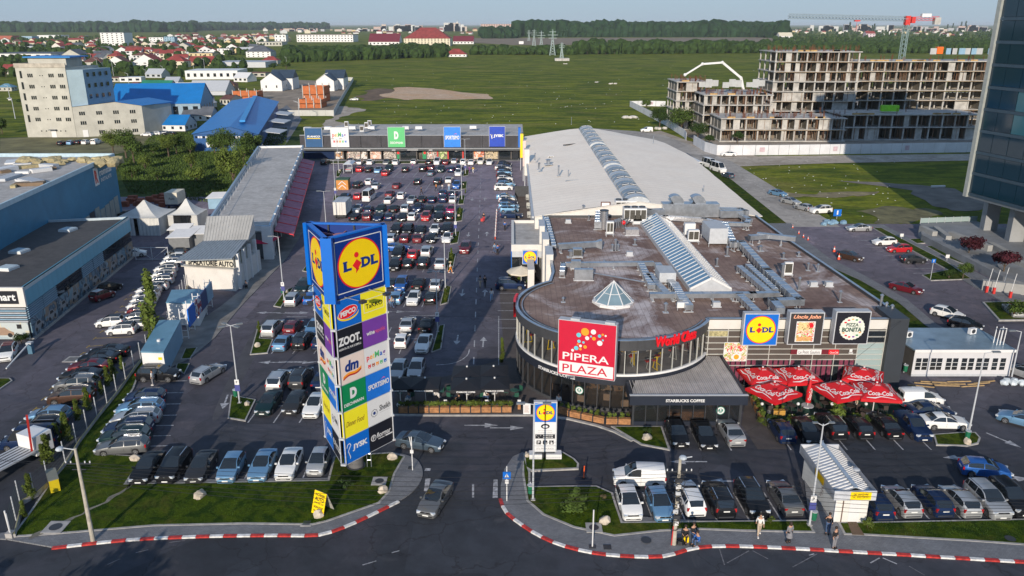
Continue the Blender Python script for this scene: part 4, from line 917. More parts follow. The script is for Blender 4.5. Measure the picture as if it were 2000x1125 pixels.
food=printmat('food_print',[(.72,.62,.45),(.60,.08,.06),(.75,.70,.62),(.30,.38,.08),(.62,.35,.12)],2.2)
part('print',MB().bx(-1.2,1.1,-.14,-.121,3.95,4.9),food,t);part('print',MB().bx(-1.2,1.1,-.14,-.121,2.9,3.85),food,t)
pq=MB();pq.mat(SWHITE).disc(0,0,0,.42,20,1.2,1).mat(ORNG).disc(0,0,.005,.28,16);part('plate',pq,None,t,loc=(.1,-.15,3.35),rot=(pi/2,0,0))
t=T('shop_sign','long narrow sign strip reading Le Petit Gaulois under the square boards','sign',(31.4,75.8,0))
part('board',MB().bx(-2.6,2.3,-.1,-.02,3.62,4.15),M('sign_maroon',(.14,.01,.02),.5),t);part('name_board',MB().bx(-1.95,.55,-.12,-.101,3.6,4.17),SWHITE,t);part('red_board',MB().bx(1.3,2.35,-.12,-.101,3.62,4.15),SRED,t)
m=MB();text(m,'Le Petit Gaulois',-.7,3.88,2.2,.34,.13);
def wall(m_,n,parent,mat,x,y,z):return part(n,m_,mat,parent,loc=(x,y,z),rot=(pi/2,0,0))
wall(m,'lettering',t,SBLACK,0,0,0);m=MB();text(m,'Coca-Cola',1.85,3.85,.85,.24,.13,.01,.3);wall(m,'lettering',t,SWHITE,0,0,0)
t=T('wall_emblem','small white emblem on the brown wall at the right of the shop sign','sign',(35.0,75.8,3.9));part('emblem',MB().bx(-.15,.15,-.08,-.03,-.02,.3).bx(-.2,.25,-.08,-.03,-.2,-.1),SWHITE,t)
def signbox(label,x0,x1,y,z0,z1,dep,face,draw,frame=steelp):
 t=T('sign_box',label,'sign',((x0+x1)/2,y,z0));w_,h=x1-x0,z1-z0
 part('casing',MB().bx(-w_/2-.06,w_/2+.06,0,dep,-.06,h+.06),frame,t)
 f=part('face',MB().bx(-w_/2+.04,w_/2-.04,-.03,.0,.04,h-.04),face,t)
 part('bracket',MB().bx(-w_*.3,-w_*.3+.1,dep,dep+.9,h*.2,h*.2+.1).bx(w_*.3,w_*.3+.1,dep,dep+.9,h*.2,h*.2+.1),dark,t)
 m=MB();r=draw(m,w_,h)
 if m.f:part('graphic',m,None,t,loc=(0,-.035,h/2),rot=(pi/2,0,0))
 return t
def dl(m,w_,h):
 r=w_*.44;m.mat(SRED).disc(0,0,0,r,48);m.mat(YEL).disc(0,0,.006,r*.94,48);m.mat(NAVY)
 text(m,'L',-r*.56,0,r*.36,r*.38,.012,.055);text(m,'D',r*.30,0,r*.42,r*.38,.012,.055);text(m,'L',r*.70,0,r*.34,r*.38,.012,.055)
 for sx,wx in((-.66,.20),(.62,.20),(.16,.22)):
  m.bx(r*(sx-wx/2),r*(sx+wx/2),-r*.20,-r*.14,.011,.013);m.bx(r*(sx-wx/2),r*(sx+wx/2),r*.13,r*.19,.011,.013)
 m.mat(SRED).disc(-r*.13,r*.36,.016,r*.11,20);m.add([(-r*.34,-r*.03,.016),(-r*.13,-r*.26,.016),(r*.08,0,.016),(-r*.13,r*.18,.016)],[(0,1,2,3)])
signbox('blue sign box with a yellow roundel, left of the three plaza boards',23.35,26.75,74.5,5.15,8.5,.75,BLUE,dl)
def du(m,w_,h):
 m.mat(M('neon_peach',(.80,.36,.22),.5));text(m,'Uncle John',0,h*.37,w_*.82,h*.15,.01,.03,.35)
 m.mat(SWHITE).bx(-w_*.30,w_*.27,-h*.42,h*.24,.004,.006);m.mat(food).bx(-w_*.28,w_*.25,-h*.40,h*.22,.007,.012)
 m.mat(M('fries',(.72,.52,.25),.6,ns=14,amt=.5)).bx(-w_*.24,w_*.10,-h*.04,h*.20,.013,.02);m.mat(SRED).disc(w_*.12,h*.10,.026,w_*.10,20)
 m.mat(M('bun',(.60,.32,.12),.6,ns=8,amt=.4)).bx(-w_*.25,w_*.2,-h*.38,-h*.25,.014,.02)
 for k in range(14):m.mat(MATS['fries']).obx(-w_*.2+(k*.13%.35)*w_,-h*.1+(k*.07%.25)*h,.02,w_*.16,h*.022,.01,(k*1.3)%3)
signbox('dark sign box with peach lettering and a burger picture, middle plaza board',27.9,31.25,74.5,5.25,8.6,.95,M('charcoal_face',(.035,.033,.035),.5),du)
def dp(m,w_,h):
 r=w_*.36;n=24;m.mat(M('bottle_cap_cream',(.66,.68,.60),.5)).add([(r*(1+.05*(i%2))*cos(pi*i/n),r*(1+.05*(i%2))*sin(pi*i/n),.004) for i in range(2*n)],[tuple(range(2*n))])
 m.mat(M('pizza_green',(.02,.07,.05),.5));text(m,'PIZZA',0,r*.30,r*1.0,r*.30,.012,.03);text(m,'BONITA',0,-r*.13,r*1.62,r*.40,.012,.045)
 for k,(a,c) in enumerate(zip(range(20,360,24),[SRED,PURP,SGREEN,MATS['bun'],CRIM]*4)):
  if abs(sin(radians(a)))>.45:m.mat(c).disc(r*.78*cos(radians(a)),r*.78*sin(radians(a)),.014,r*.09,8,1.3,.8)
signbox('black sign box with a cream pizza disc, right of the three plaza boards',32.5,35.9,74.5,5.3,8.7,.95,SBLACK,dp)
A,B=(4.15,65.5),(9.0,63.9);t=T('plaza_sign','big square red sign with coloured dots reading Pipera Plaza before the round front','sign',(A[0],A[1],0));F=face_matrix((0,0),(B[0]-A[0],B[1]-A[1]),6.15)
wS=hypot(B[0]-A[0],B[1]-A[1]);hS=5.15
setm(part('casing',MB().bx(-.06,wS+.06,-.06,hS+.06,-.75,-.01),steelp,t),F)
setm(part('face',MB().bx(0,wS,hS*.245,hS,-.01,.03),CRIM,t),F);setm(part('name_board',MB().bx(.1,wS-.1,.12,hS*.245,-.01,.035),SWHITE,t),F)
setm(part('border',MB().bx(0,wS,0,.12,-.01,.03).bx(0,.1,0,hS*.25,-.01,.03).bx(wS-.1,wS,0,hS*.25,-.01,.03),CRIM,t),F)
m=MB().mat(SWHITE);text(m,'PIPERA',wS*.49,hS*.355,wS*.82,hS*.135,.045,.012);m.disc(wS*.255,hS*.47,.045,wS*.026,12)
setm(part('lettering',m,None,t),F);m=MB();text(m,'PLAZA',wS*.48,hS*.13,wS*.80,hS*.145,.05,.006);setm(part('lettering',m,CRIM,t),F)
m=MB()
for k,(c,u,v,r) in enumerate([(ORNG,466,835,70),(SWHITE,612,850,46),(AQUA,357,765,42),(SWHITE,506,725,36),(ORNG,625,730,33),(AQUA,720,790,30),(ORNG,775,820,20),(SWHITE,826,805,18),(AQUA,572,765,18),(AQUA,365,650,30),(SWHITE,728,660,48),(AQUA,780,720,18),(AQUA,443,640,22),(ORNG,345,595,16),(SWHITE,393,570,26),(ORNG,475,560,32),(AQUA,320,520,40),(ORNG,395,510,22)]):
 m.mat(c).disc(wS*u/1000,hS*(v/1000),.045+.001*k,wS*r/1000,20)
setm(part('dots',m,None,t),F)
setm(part('support_arm',MB().bx(wS*.25,wS*.25+.15,1,1.15,-4.5,-.75).bx(wS*.7,wS*.7+.15,1,1.15,-5.5,-.75).bx(wS*.25,wS*.25+.15,3,3.15,-4.5,-.75),dark,t),F)
setm(part('floodlight_box',MB().bx(wS*.2,wS*.36,hS+.06,hS+.22,-.6,-.1).bx(wS*.80,wS*.97,hS+.06,hS+.22,-.6,-.1),steelp,t),F)
hall=T('white_roofed_hall','long hall with a cream white membrane roof and a rounded ridge skylight','building',(21,122,0))
ex0,ex1,y0,y1,ze,zr,xr=3.6-21,39.3-21,.0,93.0,7.3,9.6,-1.2
W2=(41.0-21,62.0)
part('wall',MB().prism([(ex0,.05),(ex1-.6,.05),(W2[0]-.8,62),(17.2,86),(11,92.5),(ex0,92.5)],0,ze-.1),white,hall)
part('gable_wall',MB().add([(ex0,.02,ze-.1),(ex1,.02,ze-.1),(xr,.02,zr-.02)],[(0,1,2)]),white,hall)
rm=MB()
n=16
def edge(i,side):
 y=94.0*i/n
 if side<0:return(ex0-.15,y,ze)
 x=ex1+.2 if y<1 else ex1+.2+(W2[0]-ex1)*min(1,y/62)
 if y>62:x=W2[0]+(17.5-W2[0])*min(1,(y-62)/24)
 if y>86:x=17.5-(y-86)*.6
 return(x,y,ze)
for i in range(n):
 for side in(-1,1):
  a,b=edge(i,side),edge(i+1,side);r0,r1=(xr,94.0*i/n,zr),(xr,94.0*(i+1)/n,zr)
  for k in range(4):
   def q(e,r,f):return(e[0]+(r[0]-e[0])*f,e[1],e[2]+(r[2]-e[2])*(1-(1-f)**1.25)+.04*sin(e[1]*.5+f*7))
   P=[q(a,r0,k/4),q(b,r1,k/4),q(b,r1,(k+1)/4),q(a,r0,(k+1)/4)]
   rm.add(P if side<0 else P[::-1],[(3,2,1,0)])
part('roof',rm,white_roof_m,hall,30)
part('gutter',MB().bx(ex0-.5,ex0-.12,0,93,ze-.25,ze+.05),steelp,hall);part('verge_flashing',MB().beam((ex0,-.05,ze+.05),(xr,-.05,zr+.05),.25,.12).beam((xr,-.05,zr+.05),(ex1,-.05,ze+.05),.25,.12),M('flashing',(.66,.63,.58),.5),hall)
part('roof_tear',MB().prism([(-9,66),(-5.6,68.4),(-4.9,68.9),(-5.4,68.2),(-7.5,66.4)],8.9,9.12),M('tear',(.05,.045,.04),.8),hall)
for(ya,yb) in((122.6-122,152.5-122),(154.5-122,181-122),(183.5-122,215-122)):
 sk=ob('ridge_skylight',None,hall,(xr,ya,zr-.25));ln=yb-ya;half=1.9;seg=int(ln/2.2)
 bm=MB()
 def ap(a):return(half*cos(a),1.05*sin(a))
 sg=MB();gg=MB()
 for k in range(seg):
  a0,a1=k*ln/seg,(k+1)*ln/seg
  for j in range(8):
   p,q=ap(pi*j/8),ap(pi*(j+1)/8);(gg if k%3 else sg).quad((p[0],a0+.04,p[1]),(p[0],a1-.04,p[1]),(q[0],a1-.04,q[1]),(q[0],a0+.04,q[1]))
   bm.beam((p[0]*1.01,a0,p[1]+.01),(q[0]*1.01,a0,q[1]+.01),.07,.05)
 for yy in(0,ln):sg.add([(ap(pi*j/8)[0],yy,ap(pi*j/8)[1]) for j in range(9)],[tuple(range(9))])
 part('glazing',gg,M('barrel_glazing',(.17,.20,.24),.25,.2,ns=3,amt=.25),sk);part('cover_sheet',sg,M('barrel_sheet',(.48,.51,.54),.4,.3),sk);part('glazing_bar',bm,M('bar_grey',(.26,.28,.30),.5),sk)
 part('upstand',MB().bx(-half-.12,half+.12,-.1,ln+.1,-.15,.12),steelp,sk)
 for k in range(1,seg,3):
  y=(k+.5)*ln/seg;hb=MB()
  for sx in(-1,1):hb.beam((sx*.15,y,1.12),(sx*1.25,y,.92),1.1,.07)
  part('vent_hatch',hb,M('hatch_dark',(.06,.07,.085),.35),sk);part('hatch_frame',MB().beam((.1,y-.6,1.17),(1.3,y-.6,.96),.07,.07).beam((-.1,y-.6,1.17),(-1.3,y-.6,.96),.07,.07),SWHITE,sk)
t=T('side_canopy','white roofed dark annex on the far right corner of the long white hall','building',(40.5,190,0));part('wall',MB().bx(-1.5,3.2,-6,8,0,5.6),dark,t);part('roof',MB().prism([(-2,-6.5),(3.6,-6.5),(1.5,12),(-2.5,20)],5.6,5.8),whitep,t)
for i,(px0,px1,py0,py1,Y,m,lb) in enumerate(((1012,1017,250,292,222,BLUE,'blue vertical panel at the far end of the hall side'),(1016,1022,262,308,205,YEL,'yellow vertical panel beside the blue one'),(1021,1027,275,325,190,M('pale_pink',(.62,.5,.46),.6),'pale pink vertical panel on the hall side'),(1024,1034,292,343,172,white,'broad white vertical panel on the hall side'))):
 a=V(px0,py1,Y);b=V(px1,py0,Y);t=T('wall_panel',lb,'panel',(a[0],Y,0));part('board',MB().bx(0,b[0]-a[0],0,2.2,max(.3,a[2]),b[2]),m,t);part('post',MB().bx(.05,.2,.3,.45,0,max(.4,a[2])),steelp,t)
t=T('trolley_enclosure','dark fenced enclosure with rows of shopping trolleys beside the hall','enclosure',(.6,128,0));part('floor',MB().bx(0,3.2,0,44,.02,.1),M('enclosure_floor',(.10,.075,.065),.9,ns=.6,amt=.3),t)
part('side_rail',MB().bx(0,.08,0,44,.1,1.1),dark,t);part('end_wall',MB().bx(0,3.1,43.8,44,.1,2.4),dark,t)
for i in range(5):
 t=T('trolley_row',f'{ordn(i)} nested row of wire shopping trolleys from the far end of the enclosure','trolleys',(3.0,166-i*8.2,.1),0,'rows of shopping trolleys by the hall');q=MB()
 for k in range(7):q.tube((0,k*.45,.5),(0,k*.45,1.05),.03,5).tube((.8,k*.45,.5),(.8,k*.45,1.05),.03,5).tube((0,k*.45,1.05),(.8,k*.45,1.05),.04,5).tube((0,k*.45,.5),(.8,k*.45,.5),.03,5)
 part('basket',q,alu,t)
eb=T('supermarket_entrance','white banded glass entrance block with a roundel sign on its front','building',(0,111,0))
part('roof',MB().bx(.3,4.4,.4,15,5.15,5.3),grey_roof_m,eb)
part('roof_band',MB().bx(-.1,4.7,-.1,.35,4.75,5.75).bx(-.1,.3,.35,15.2,4.75,5.75).bx(4.35,4.7,.35,15.2,4.75,5.75).bx(.3,4.35,14.9,15.2,4.75,5.75),white,eb)
for i in range(4):part('window',MB().bx(.05+i*1.15,1.14+i*1.15,.04,.1,.1,3.7),shopglass,eb);part('mullion',MB().bx(i*1.15-.04,.04+i*1.15,0,.12,.0,3.9),dark,eb)
part('header_panel',MB().bx(0,4.6,.0,.12,3.85,4.75),steelp,eb);part('door_leaf',MB().bx(1.2,2.3,-.04,.03,.1,2.4),glass,eb)
part('side_wall',MB().bx(0,.1,.15,15,0,4.75),glass,eb);part('back_wall',MB().bx(.1,4.6,6,6.1,0,4.7),M('shop_interior',(.12,.12,.13),.7,ns=1.4,amt=.7),eb);part('side_panel',MB().bx(-.15,-.02,4.5,5.6,.6,4.4),YEL,eb);part('side_panel',MB().bx(-.15,-.02,1.5,4.3,.6,4.6),BLUE,eb)
signbox('blue square with a yellow roundel on the glass supermarket entrance',1.55,3.65,110.6,2.95,4.95,.3,BLUE,dl)
for i,(x0,x1,ya,yb,h) in enumerate(((4.0,4.75,112,116,8.2),(4.2,5.05,104.5,108.5,8.2),(4.35,5.25,97.0,101.0,8.2),(2.2,3.1,105.5,110.5,3.6))):
 t=T('white_fin_wall',('white free standing fin beside the entrance, '+['farthest of the three tall ones','middle of the three tall ones','nearest of the three tall ones','the low one next to the cream parasol'][i]),'wall',((x0+x1)/2,ya,0),0,'white fins at the entrance');part('slab',MB().bx((x0-x1)/2,(x1-x0)/2,0,yb-ya,0,h),white,t);part('capping',MB().bx((x0-x1)/2-.04,(x1-x0)/2+.04,-.04,yb-ya+.04,h,h+.08),steelp,t)
RZ=7.16
def duct(label,pts,w_=.7,h=.5,z=RZ+.7,cat='duct',legs=True,mat=None,joint=1.4):
 t=T('ventilation_duct',label,cat,(pts[0][0],pts[0][1],RZ));o=pts[0];mb=MB();fl=MB();lg=MB();zz=z-RZ
 for a,b in zip(pts[:-1],pts[1:]):
  A_,B_=(a[0]-o[0],a[1]-o[1],zz),(b[0]-o[0],b[1]-o[1],zz);d=Vector(B_)-Vector(A_);L=d.length;d.normalize()
  mb.beam(Vector(A_)-d*w_/2,Vector(B_)+d*w_/2,w_,h);n=max(1,int(L/joint))
  for k in range(n+1):
   c=Vector(A_)+d*(L*k/n);fl.beam(c-d*.025,c+d*.025,w_+.07,h+.07)
   if legs and k%2==0:
    for s_ in(-1,1):
     pz=Vector((-d.y,d.x,0))*s_*w_*.42;lg.tube((c.x+pz.x,c.y+pz.y,0),(c.x+pz.x,c.y+pz.y,zz-h/2),.03,5)
    lg.obx(c.x,c.y,0,w_*1.3,.3,.07,atan2(d.y,d.x)+pi/2)
 part('duct_run',mb,mat or steel,t);part('flange',fl,steel,t)
 if legs:part('support',lg,steelp,t)
 return t
def R(px,py,z=RZ):return G(px,py,z)
duct('straight duct crossing the brown roof left of the long skylight',[R(1100,518,7.7),R(1272,516,7.7)],.6,.5,7.8)
duct('duct bending down at the left end of the crossing duct',[R(1100,518,7.7),R(1098,534,7.7)],.6,.5,7.8)
duct('flared duct at the left edge of the brown roof',[R(1095,482,8),R(1162,478,8)],.7,.7,8.1)
t=T('duct_hood','flared square duct mouth at the end of the short left duct','duct',(*R(1162,478,8),0));part('hood',MB().tube((0,0,8.1),(.9,0,8.1),.45,4,.85),steel,t)
duct('duct along the left roof edge behind the tall fins',[R(1068,425,7.6),R(1082,480,7.6)],.6,.35,7.5)
for i,(a,b) in enumerate((((1252,520),(1272,560)),((1268,540),(1300,575)),((1285,520),(1345,600)))):duct(['left','middle','right'][i]+' stepped duct beside the air handler left of the long skylight',[R(*a,7.7),R(*b,7.7)],.8,.55,7.8,joint=.9)
duct('long duct running right across the roof in front of the long skylight',[R(1275,578,7.7),R(1470,577,7.7),R(1515,576,7.7)],.75,.5,7.8,joint=1.1)
duct('short branch duct reaching forward to the white box',[R(1318,560,7.7),R(1333,590,7.7)],.85,.5,7.9,joint=.7)
t=T('duct_box','small white sheet metal box on legs at the end of the branch duct','vent',(*R(1333,597,7.7),RZ));part('box',MB().bx(-.6,.6,-.2,.1,.35,.95),whitep,t);part('leg',MB().tube((-.5,0,0),(-.5,0,.4),.03).tube((.5,0,0),(.5,0,.4),.03),steelp,t)
duct('left of two parallel stepped ducts near the right front of the roof',[R(1445,525,7.7),R(1500,572,7.7)],.7,.5,7.8,joint=.8)
duct('right of two parallel stepped ducts near the right front of the roof',[R(1462,522,7.7),R(1512,568,7.7)],.7,.5,7.8,joint=.8)
duct('duct going on from the crossing towards the roundel sign',[R(1445,580,7.7),R(1478,612,7.7)],.8,.5,7.8,joint=.8)
duct('long silver duct zigzagging down the right part of the roof',[R(1205+20,425,8),R(1300,425,8),R(1375,430,8),R(1410,437,8)],.8,.6,8.0,mat=M('foil_duct',(.60,.60,.62),.28,.7,ns=5,amt=.25,bump=.5))
duct('big square duct running back to front along the right part of the roof',[R(1415,440,8),R(1432,478,8),R(1448,477,8),R(1498,532,8),R(1560,590,8),R(1510,592,8),R(1522,606,8)],.9,.7,8.1)
duct('duct hugging the corner below the right end of the white hall',[R(1435,414,8),R(1463,430,8),R(1458,438,8),R(1405,437,8)],.8,.5,8.0)
duct('duct at the far end of the roof by the tank',[R(1170,418,8),R(1168,438,8)],1.0,1.0,8.0)
duct('vertical faced duct at the right roof edge',[R(1468,466,8),R(1500,464,8)],.8,.6,8.2)
duct('raised duct with hoods near the right roof edge',[R(1484,463,8),R(1548,470,8)],.8,.6,8.3)
bx_,by_=R(1350,432,7.2);t=T('air_handling_unit','long galvanised air handler with two rounded cowls at the back of the roof','air handler',(bx_,by_+1.5,RZ))
part('casing',MB().bx(-4.2,4.6,0,2.0,.3,2.4),steel,t)
for k in range(6):part('panel',MB().bx(-4.1+k*1.45,-2.75+k*1.45,-.05,.0,.35,2.3),steel,t)
for k,xx in enumerate((-2.2,1.2)):
 q=MB();n=10
 for j in range(n):
  a0,a1=pi*.0+pi*.75*j/n,pi*.75*(j+1)/n
  q.quad((xx+.0+1.3*cos(a0),.2,2.4+1.3*sin(a0)),(xx+1.3*cos(a0),1.9,2.4+1.3*sin(a0)),(xx+1.3*cos(a1),1.9,2.4+1.3*sin(a1)),(xx+1.3*cos(a1),.2,2.4+1.3*sin(a1)))
 for yy in(.2,1.9):q.add([(xx+1.3*cos(pi*.75*j/n),yy,2.4+1.3*sin(pi*.75*j/n)) for j in range(n+1)]+[(xx-.3,yy,2.4)],[tuple(range(n+2))])
 part('cowl',q,steel,t)
duct('curved duct at the left of the large air handler',[(bx_-7.5,by_+2.2),(bx_-6.6,by_+.6),(bx_-4.6,by_+.9)],1.0,1.3,8.3,legs=False);duct('curved duct at the right of the large air handler',[(bx_+5,by_+2.4),(bx_+8,by_+2.2),(bx_+8.4,by_+.9),(bx_+5.0,by_+.8)],.9,1.1,8.2,legs=False)
def box_unit(name,label,px,py,sx,sy,sz,m,z0=.4,grill=None,fans=0,cat='air conditioner',zz=7.2,grp=None):
 x,y=R(px,py,zz);t=T(name,label,cat,(x,y,RZ if zz>6 else zz),0,grp);part('casing',MB().bx(-sx/2,sx/2,0,sy,z0,z0+sz),m,t)
 part('base_frame',MB().bx(-sx/2-.1,sx/2+.1,-.05,.08,z0-.12,z0).bx(-sx/2-.1,sx/2+.1,sy-.08,sy+.05,z0-.12,z0).tube((-sx/2,0,0),(-sx/2,0,z0),.04,6).tube((sx/2,0,0),(sx/2,0,z0),.04,6).tube((-sx/2,sy,0),(-sx/2,sy,z0),.04,6).tube((sx/2,sy,0),(sx/2,sy,z0),.04,6),steelp,t)
 if grill:
  for k in range(grill):a=-sx/2+.08+k*(sx-.1)/grill;part('grille',MB().bx(a,a+(sx-.1)/grill-.08,-.03,.0,z0+sz*.15,z0+sz*.88),M('coil_dark',(.055,.05,.04),.6,ns=8,amt=.4),t)
 for k in range(fans):
  xx=-sx/2+sx*(k+.5)/fans;part('fan',MB().tube((xx,sy*.5,z0+sz),(xx,sy*.5,z0+sz+.16),min(sx/fans,sy)*.42,14),dark,t)
 return t
box_unit('chiller','large white chiller with four dark coil panels on the roof, the nearer',1240,440,3.4,2.0,1.9,whitep,.7,4,3,'chiller');box_unit('chiller','large white chiller with fans on top behind the nearer one',1222,424,3.3,2.0,1.9,whitep,.7,4,3,'chiller')
box_unit('air_handler','big grey air handler box on a frame to the right of the long skylight',1402,482,2.5,4.6,2.0,steelp,.6,0,0,'air handler');box_unit('air_handler','blue grey air handler on legs left of the long skylight',1303,560,1.9,3.0,1.0,steelp,.7,0,0,'air handler')
box_unit('condenser','white condenser with two dark grilles beside the big grey air handler',1354,477,1.5,.8,1.5,whitep,.5,2);box_unit('condenser','white condenser standing just behind the two grille one',1347,463,1.5,.8,1.5,whitep,.5,0)
box_unit('condenser','slim white condenser with a yellowish coil by the steel tank',1191,462,1.0,.7,1.7,whitep,.5,2);box_unit('condenser','plain pale condenser cabinet before the chillers',1245,440,1.3,.8,1.3,whitep,.3,0)
box_unit('condenser','brown coil condenser near the thin chimney at the right of the roof',1539,540,1.0,.4,1.5,whitep,.3,1);box_unit('condenser','wall fan unit on the hall gable left of the door',1121,411,1.0,.4,.8,whitep,.3,1)
t=T('water_tank','upright shiny steel tank at the back of the roof','tank',(*R(1179,449),RZ));part('shell',MB().tube((0,0,.15),(0,0,2.9),.62,20),M('tank_steel',(.55,.55,.56),.25,.8,ns=2,amt=.1),t,40);part('lid',MB().tube((0,0,2.9),(0,0,3.0),.66,20),dark,t)
t=T('pipework','tangle of silver pipes and a red pump beside the steel tank','pipes',(*R(1205,445),RZ));q=MB()
for k in range(9):q.tube((-1.0+k*.28,-.6+.2*(k%3),.5+.15*k%1),(-.2+k*.3,1.3,.9+.1*(k%4)),.09,7).tube((-1.0+k*.28,-.6+.2*(k%3),0),(-1.0+k*.28,-.6+.2*(k%3),1.2),.07,7)
part('pipe',q,steel,t);part('pump',MB().ball((.9,-.4,.9),.33,10,6),SRED,t)
box_unit('fan_box','galvanised fan box beside the left crossing duct',1125,548-20,1.2,.9,.9,steel,.3,0,0,'vent');box_unit('fan_box','row of three silencer boxes left of the glass pyramid',1140,548,2.2,.7,1.3,steel,.1,0,0,'vent');box_unit('fan_box','fan casing below the flared duct at left',1128,505,1.2,.9,1.0,steel,.3,1,0,'vent')
box_unit('silver_pair','pair of foil wrapped duct elbows before the chillers',1235,460,1.9,1.6,.8,MATS['foil_duct'],.1,0,0,'duct')
def chimney(label,px,py,h,r,zz=7.16,cap=True):
 x,y=R(px,py,zz);t=T('vent_pipe',label,'vent pipe',(x,y,zz-.05),0);part('pipe',MB().tube((0,0,0),(0,0,h),r,10),steel,t)
 if cap:part('cap',MB().tube((0,0,h),(0,0,h+.15),r*1.7,10,r*.6),steel,t)
 part('foot',MB().bx(-r*2.2,r*2.2,-r*2.2,r*2.2,0,.06),steelp,t)
for a in(('thin chimney with a cap at the right front of the roof',1560,567,1.5,.12),('pale chimney left of the brown coil condenser',1527,545,1.9,.18),('white post on the hall edge by the fan unit',1139,424,1.9,.16),('mast near the chillers',1220,402,2.4,.05),('cluster pipe on the brown roof centre, taller one',1202,489,1.5,.14),('cluster pipe on the brown roof centre, left one',1196,489,.8,.14),('cluster pipe on the brown roof centre, right one',1207,489,.8,.13),('white elbow pipe at the left by the duct',1115,502,.9,.25),('white pipe at the right roof edge near the corner',1720,598,1.3,.14),('short white box post at the roof corner',1741,612,.9,.14),('short pipe at the roof corner',1730,607,.9,.12),('twin pipe stand at the far right of the roof, left pipe',1578,528,.9,.12),('twin pipe stand at the far right of the roof, right pipe',1597,530,.9,.12),('cowl pipe by the right edge duct',1485,490,.7,.2)):chimney(*a)
for a in(('lone curved vent on the white hall roof near the left edge',1053,331,1.3,.2),('silver cowl on the white hall roof',1071,320,.9,.4),('T shaped vent on the white hall roof',1045,313,1.5,.12),('dark twin pipe on the white hall roof',1091,343,1.9,.16),('short pipe on the white hall roof',1110,346,1.3,.1),('vent mast at the far end of the hall',1116,243,2.0,.06),('small vent at right of the hall roof',1276,278,1.4,.08),('low pipe stub on the right of the hall roof',1374,373,.9,.08)):chimney(*a,8.4)
box_unit('roof_fan','twin fan condenser on the white hall roof',1076,305,1.2,.5,1.0,whitep,.3,2,zz=8.4);
for k,(px,py) in enumerate(((1110,436),(1150,430),(1262,432),(1420,462),(1460,500),(1530,505),(1590,560),(1640,590),(1560,500),(1620,560),(1400,520),(1420,500),(1230,500),(1180,520),(1300,610),(1400,600),(1100,590),(1240,478))):
 if k%3:chimney(f'{ordn(k)} of the small stub vents scattered over the brown roof',px,py,.5+.25*(k%4),.08+.03*(k%3))
 else:box_unit('roof_box',f'{ordn(k)} of the small grey boxes scattered over the brown roof',px,py,.8,.6,.45,steelp,.12,0,0,'vent')
t=T('bent_rail','short bent metal rail lying on the white hall roof','rail',(*R(1105,356,8.3),8.3));part('rail',MB().beam((0,0,.3),(3.2,.6,.4),.15,.12).tube((0,0,0),(0,0,.3),.05).tube((3,.6,0),(3,.6,.4),.05),steel,t)
t=T('roof_door','brown framed white door on the hall gable above the roof terrace','door',(*R(1182,424),RZ));part('frame',MB().bx(-.75,-.6,0,.1,0,2.3).bx(.6,.75,0,.1,0,2.3).bx(-.75,.75,0,.1,2.3,2.45),M('door_brown',(.10,.03,.02),.6),t);part('leaf',MB().bx(-.6,.6,.02,.08,0,2.3),whitep,t)
t=T('wall_duct_pipe','grey pipe run crossing the roof behind the glass pyramid','pipe',(*R(1150,538),RZ));a=R(1262,558);o=R(1150,538);part('pipe',MB().tube((0,0,.4),(a[0]-o[0],a[1]-o[1],.4),.09,8),steel,t)
P0,P1=R(1303,447,7.2),R(1445,566,7.2);P0l=R(1273,440,7.2)
sx0,sx1=21.9,27.6
t=T('long_rooflight','long ridged glass rooflight with blue panes on the brown roof','skylight',(0,0,RZ));
ya,yb=R(1425,566,7.5)[1],R(1290,428,8.0)[1]
ln=yb-ya;xl0,xr0=R(1362,568)[0],R(1423,568)[0];w_=4.6;xa,xb=R(1395,566,8)[0],R(1283,432,8)[0]
def rl(f,side,h):x=xa+(xb-xa)*f;return(x+side*w_/2,ya+ln*f,h)
NB_=28;HH=1.75;bars=MB()
for k in range(NB_):
 f0,f1=k/NB_,(k+1)/NB_
 for sd in(-1,1):
  a,b,c,d=rl(f0,sd,.5),rl(f1,sd,.5),rl(f1,0,HH),rl(f0,0,HH)
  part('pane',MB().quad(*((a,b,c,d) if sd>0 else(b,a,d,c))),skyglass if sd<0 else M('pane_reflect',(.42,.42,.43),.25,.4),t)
  bars.beam((a[0],a[1],a[2]+.03),(d[0],d[1],d[2]+.03),.07 if(k>6) else .16,.05)
part('glazing_bar',bars,whitep,t)
part('ridge_capping',MB().beam(rl(0,0,HH+.05),rl(1,0,HH+.05),.3,.08),whitep,t);part('kerb_wall',MB().beam(rl(0,-1,.25),rl(1,-1,.25),.2,.55).beam(rl(0,1,.25),rl(1,1,.25),.2,.55),steelp,t)
e0=rl(0,-1,.0);e1=rl(0,1,0);part('end_wall',MB().add([e0,e1,(e1[0],e1[1],.5),rl(0,0,HH),(e0[0],e0[1],.5)],[(0,1,2,3,4)]),steelp,t)
part('end_frame',MB().beam((e0[0],e0[1]-.05,.5),(rl(0,0,0)[0],e0[1]-.05,HH),.1,.22).beam((e1[0],e1[1]-.05,.5),(rl(0,0,0)[0],e0[1]-.05,HH),.1,.22),whitep,t)
pc=R(1198,592,7.2);t=T('glass_pyramid','eight sided glass pyramid rooflight with white bars on the round roof','skylight',(pc[0],pc[1]+.3,RZ));n=8;r=2.15;q=MB()
part('kerb_ring',MB().tube((0,0,0),(0,0,.28),r+.15,8),whitep,t);apex=(0,0,2.5)
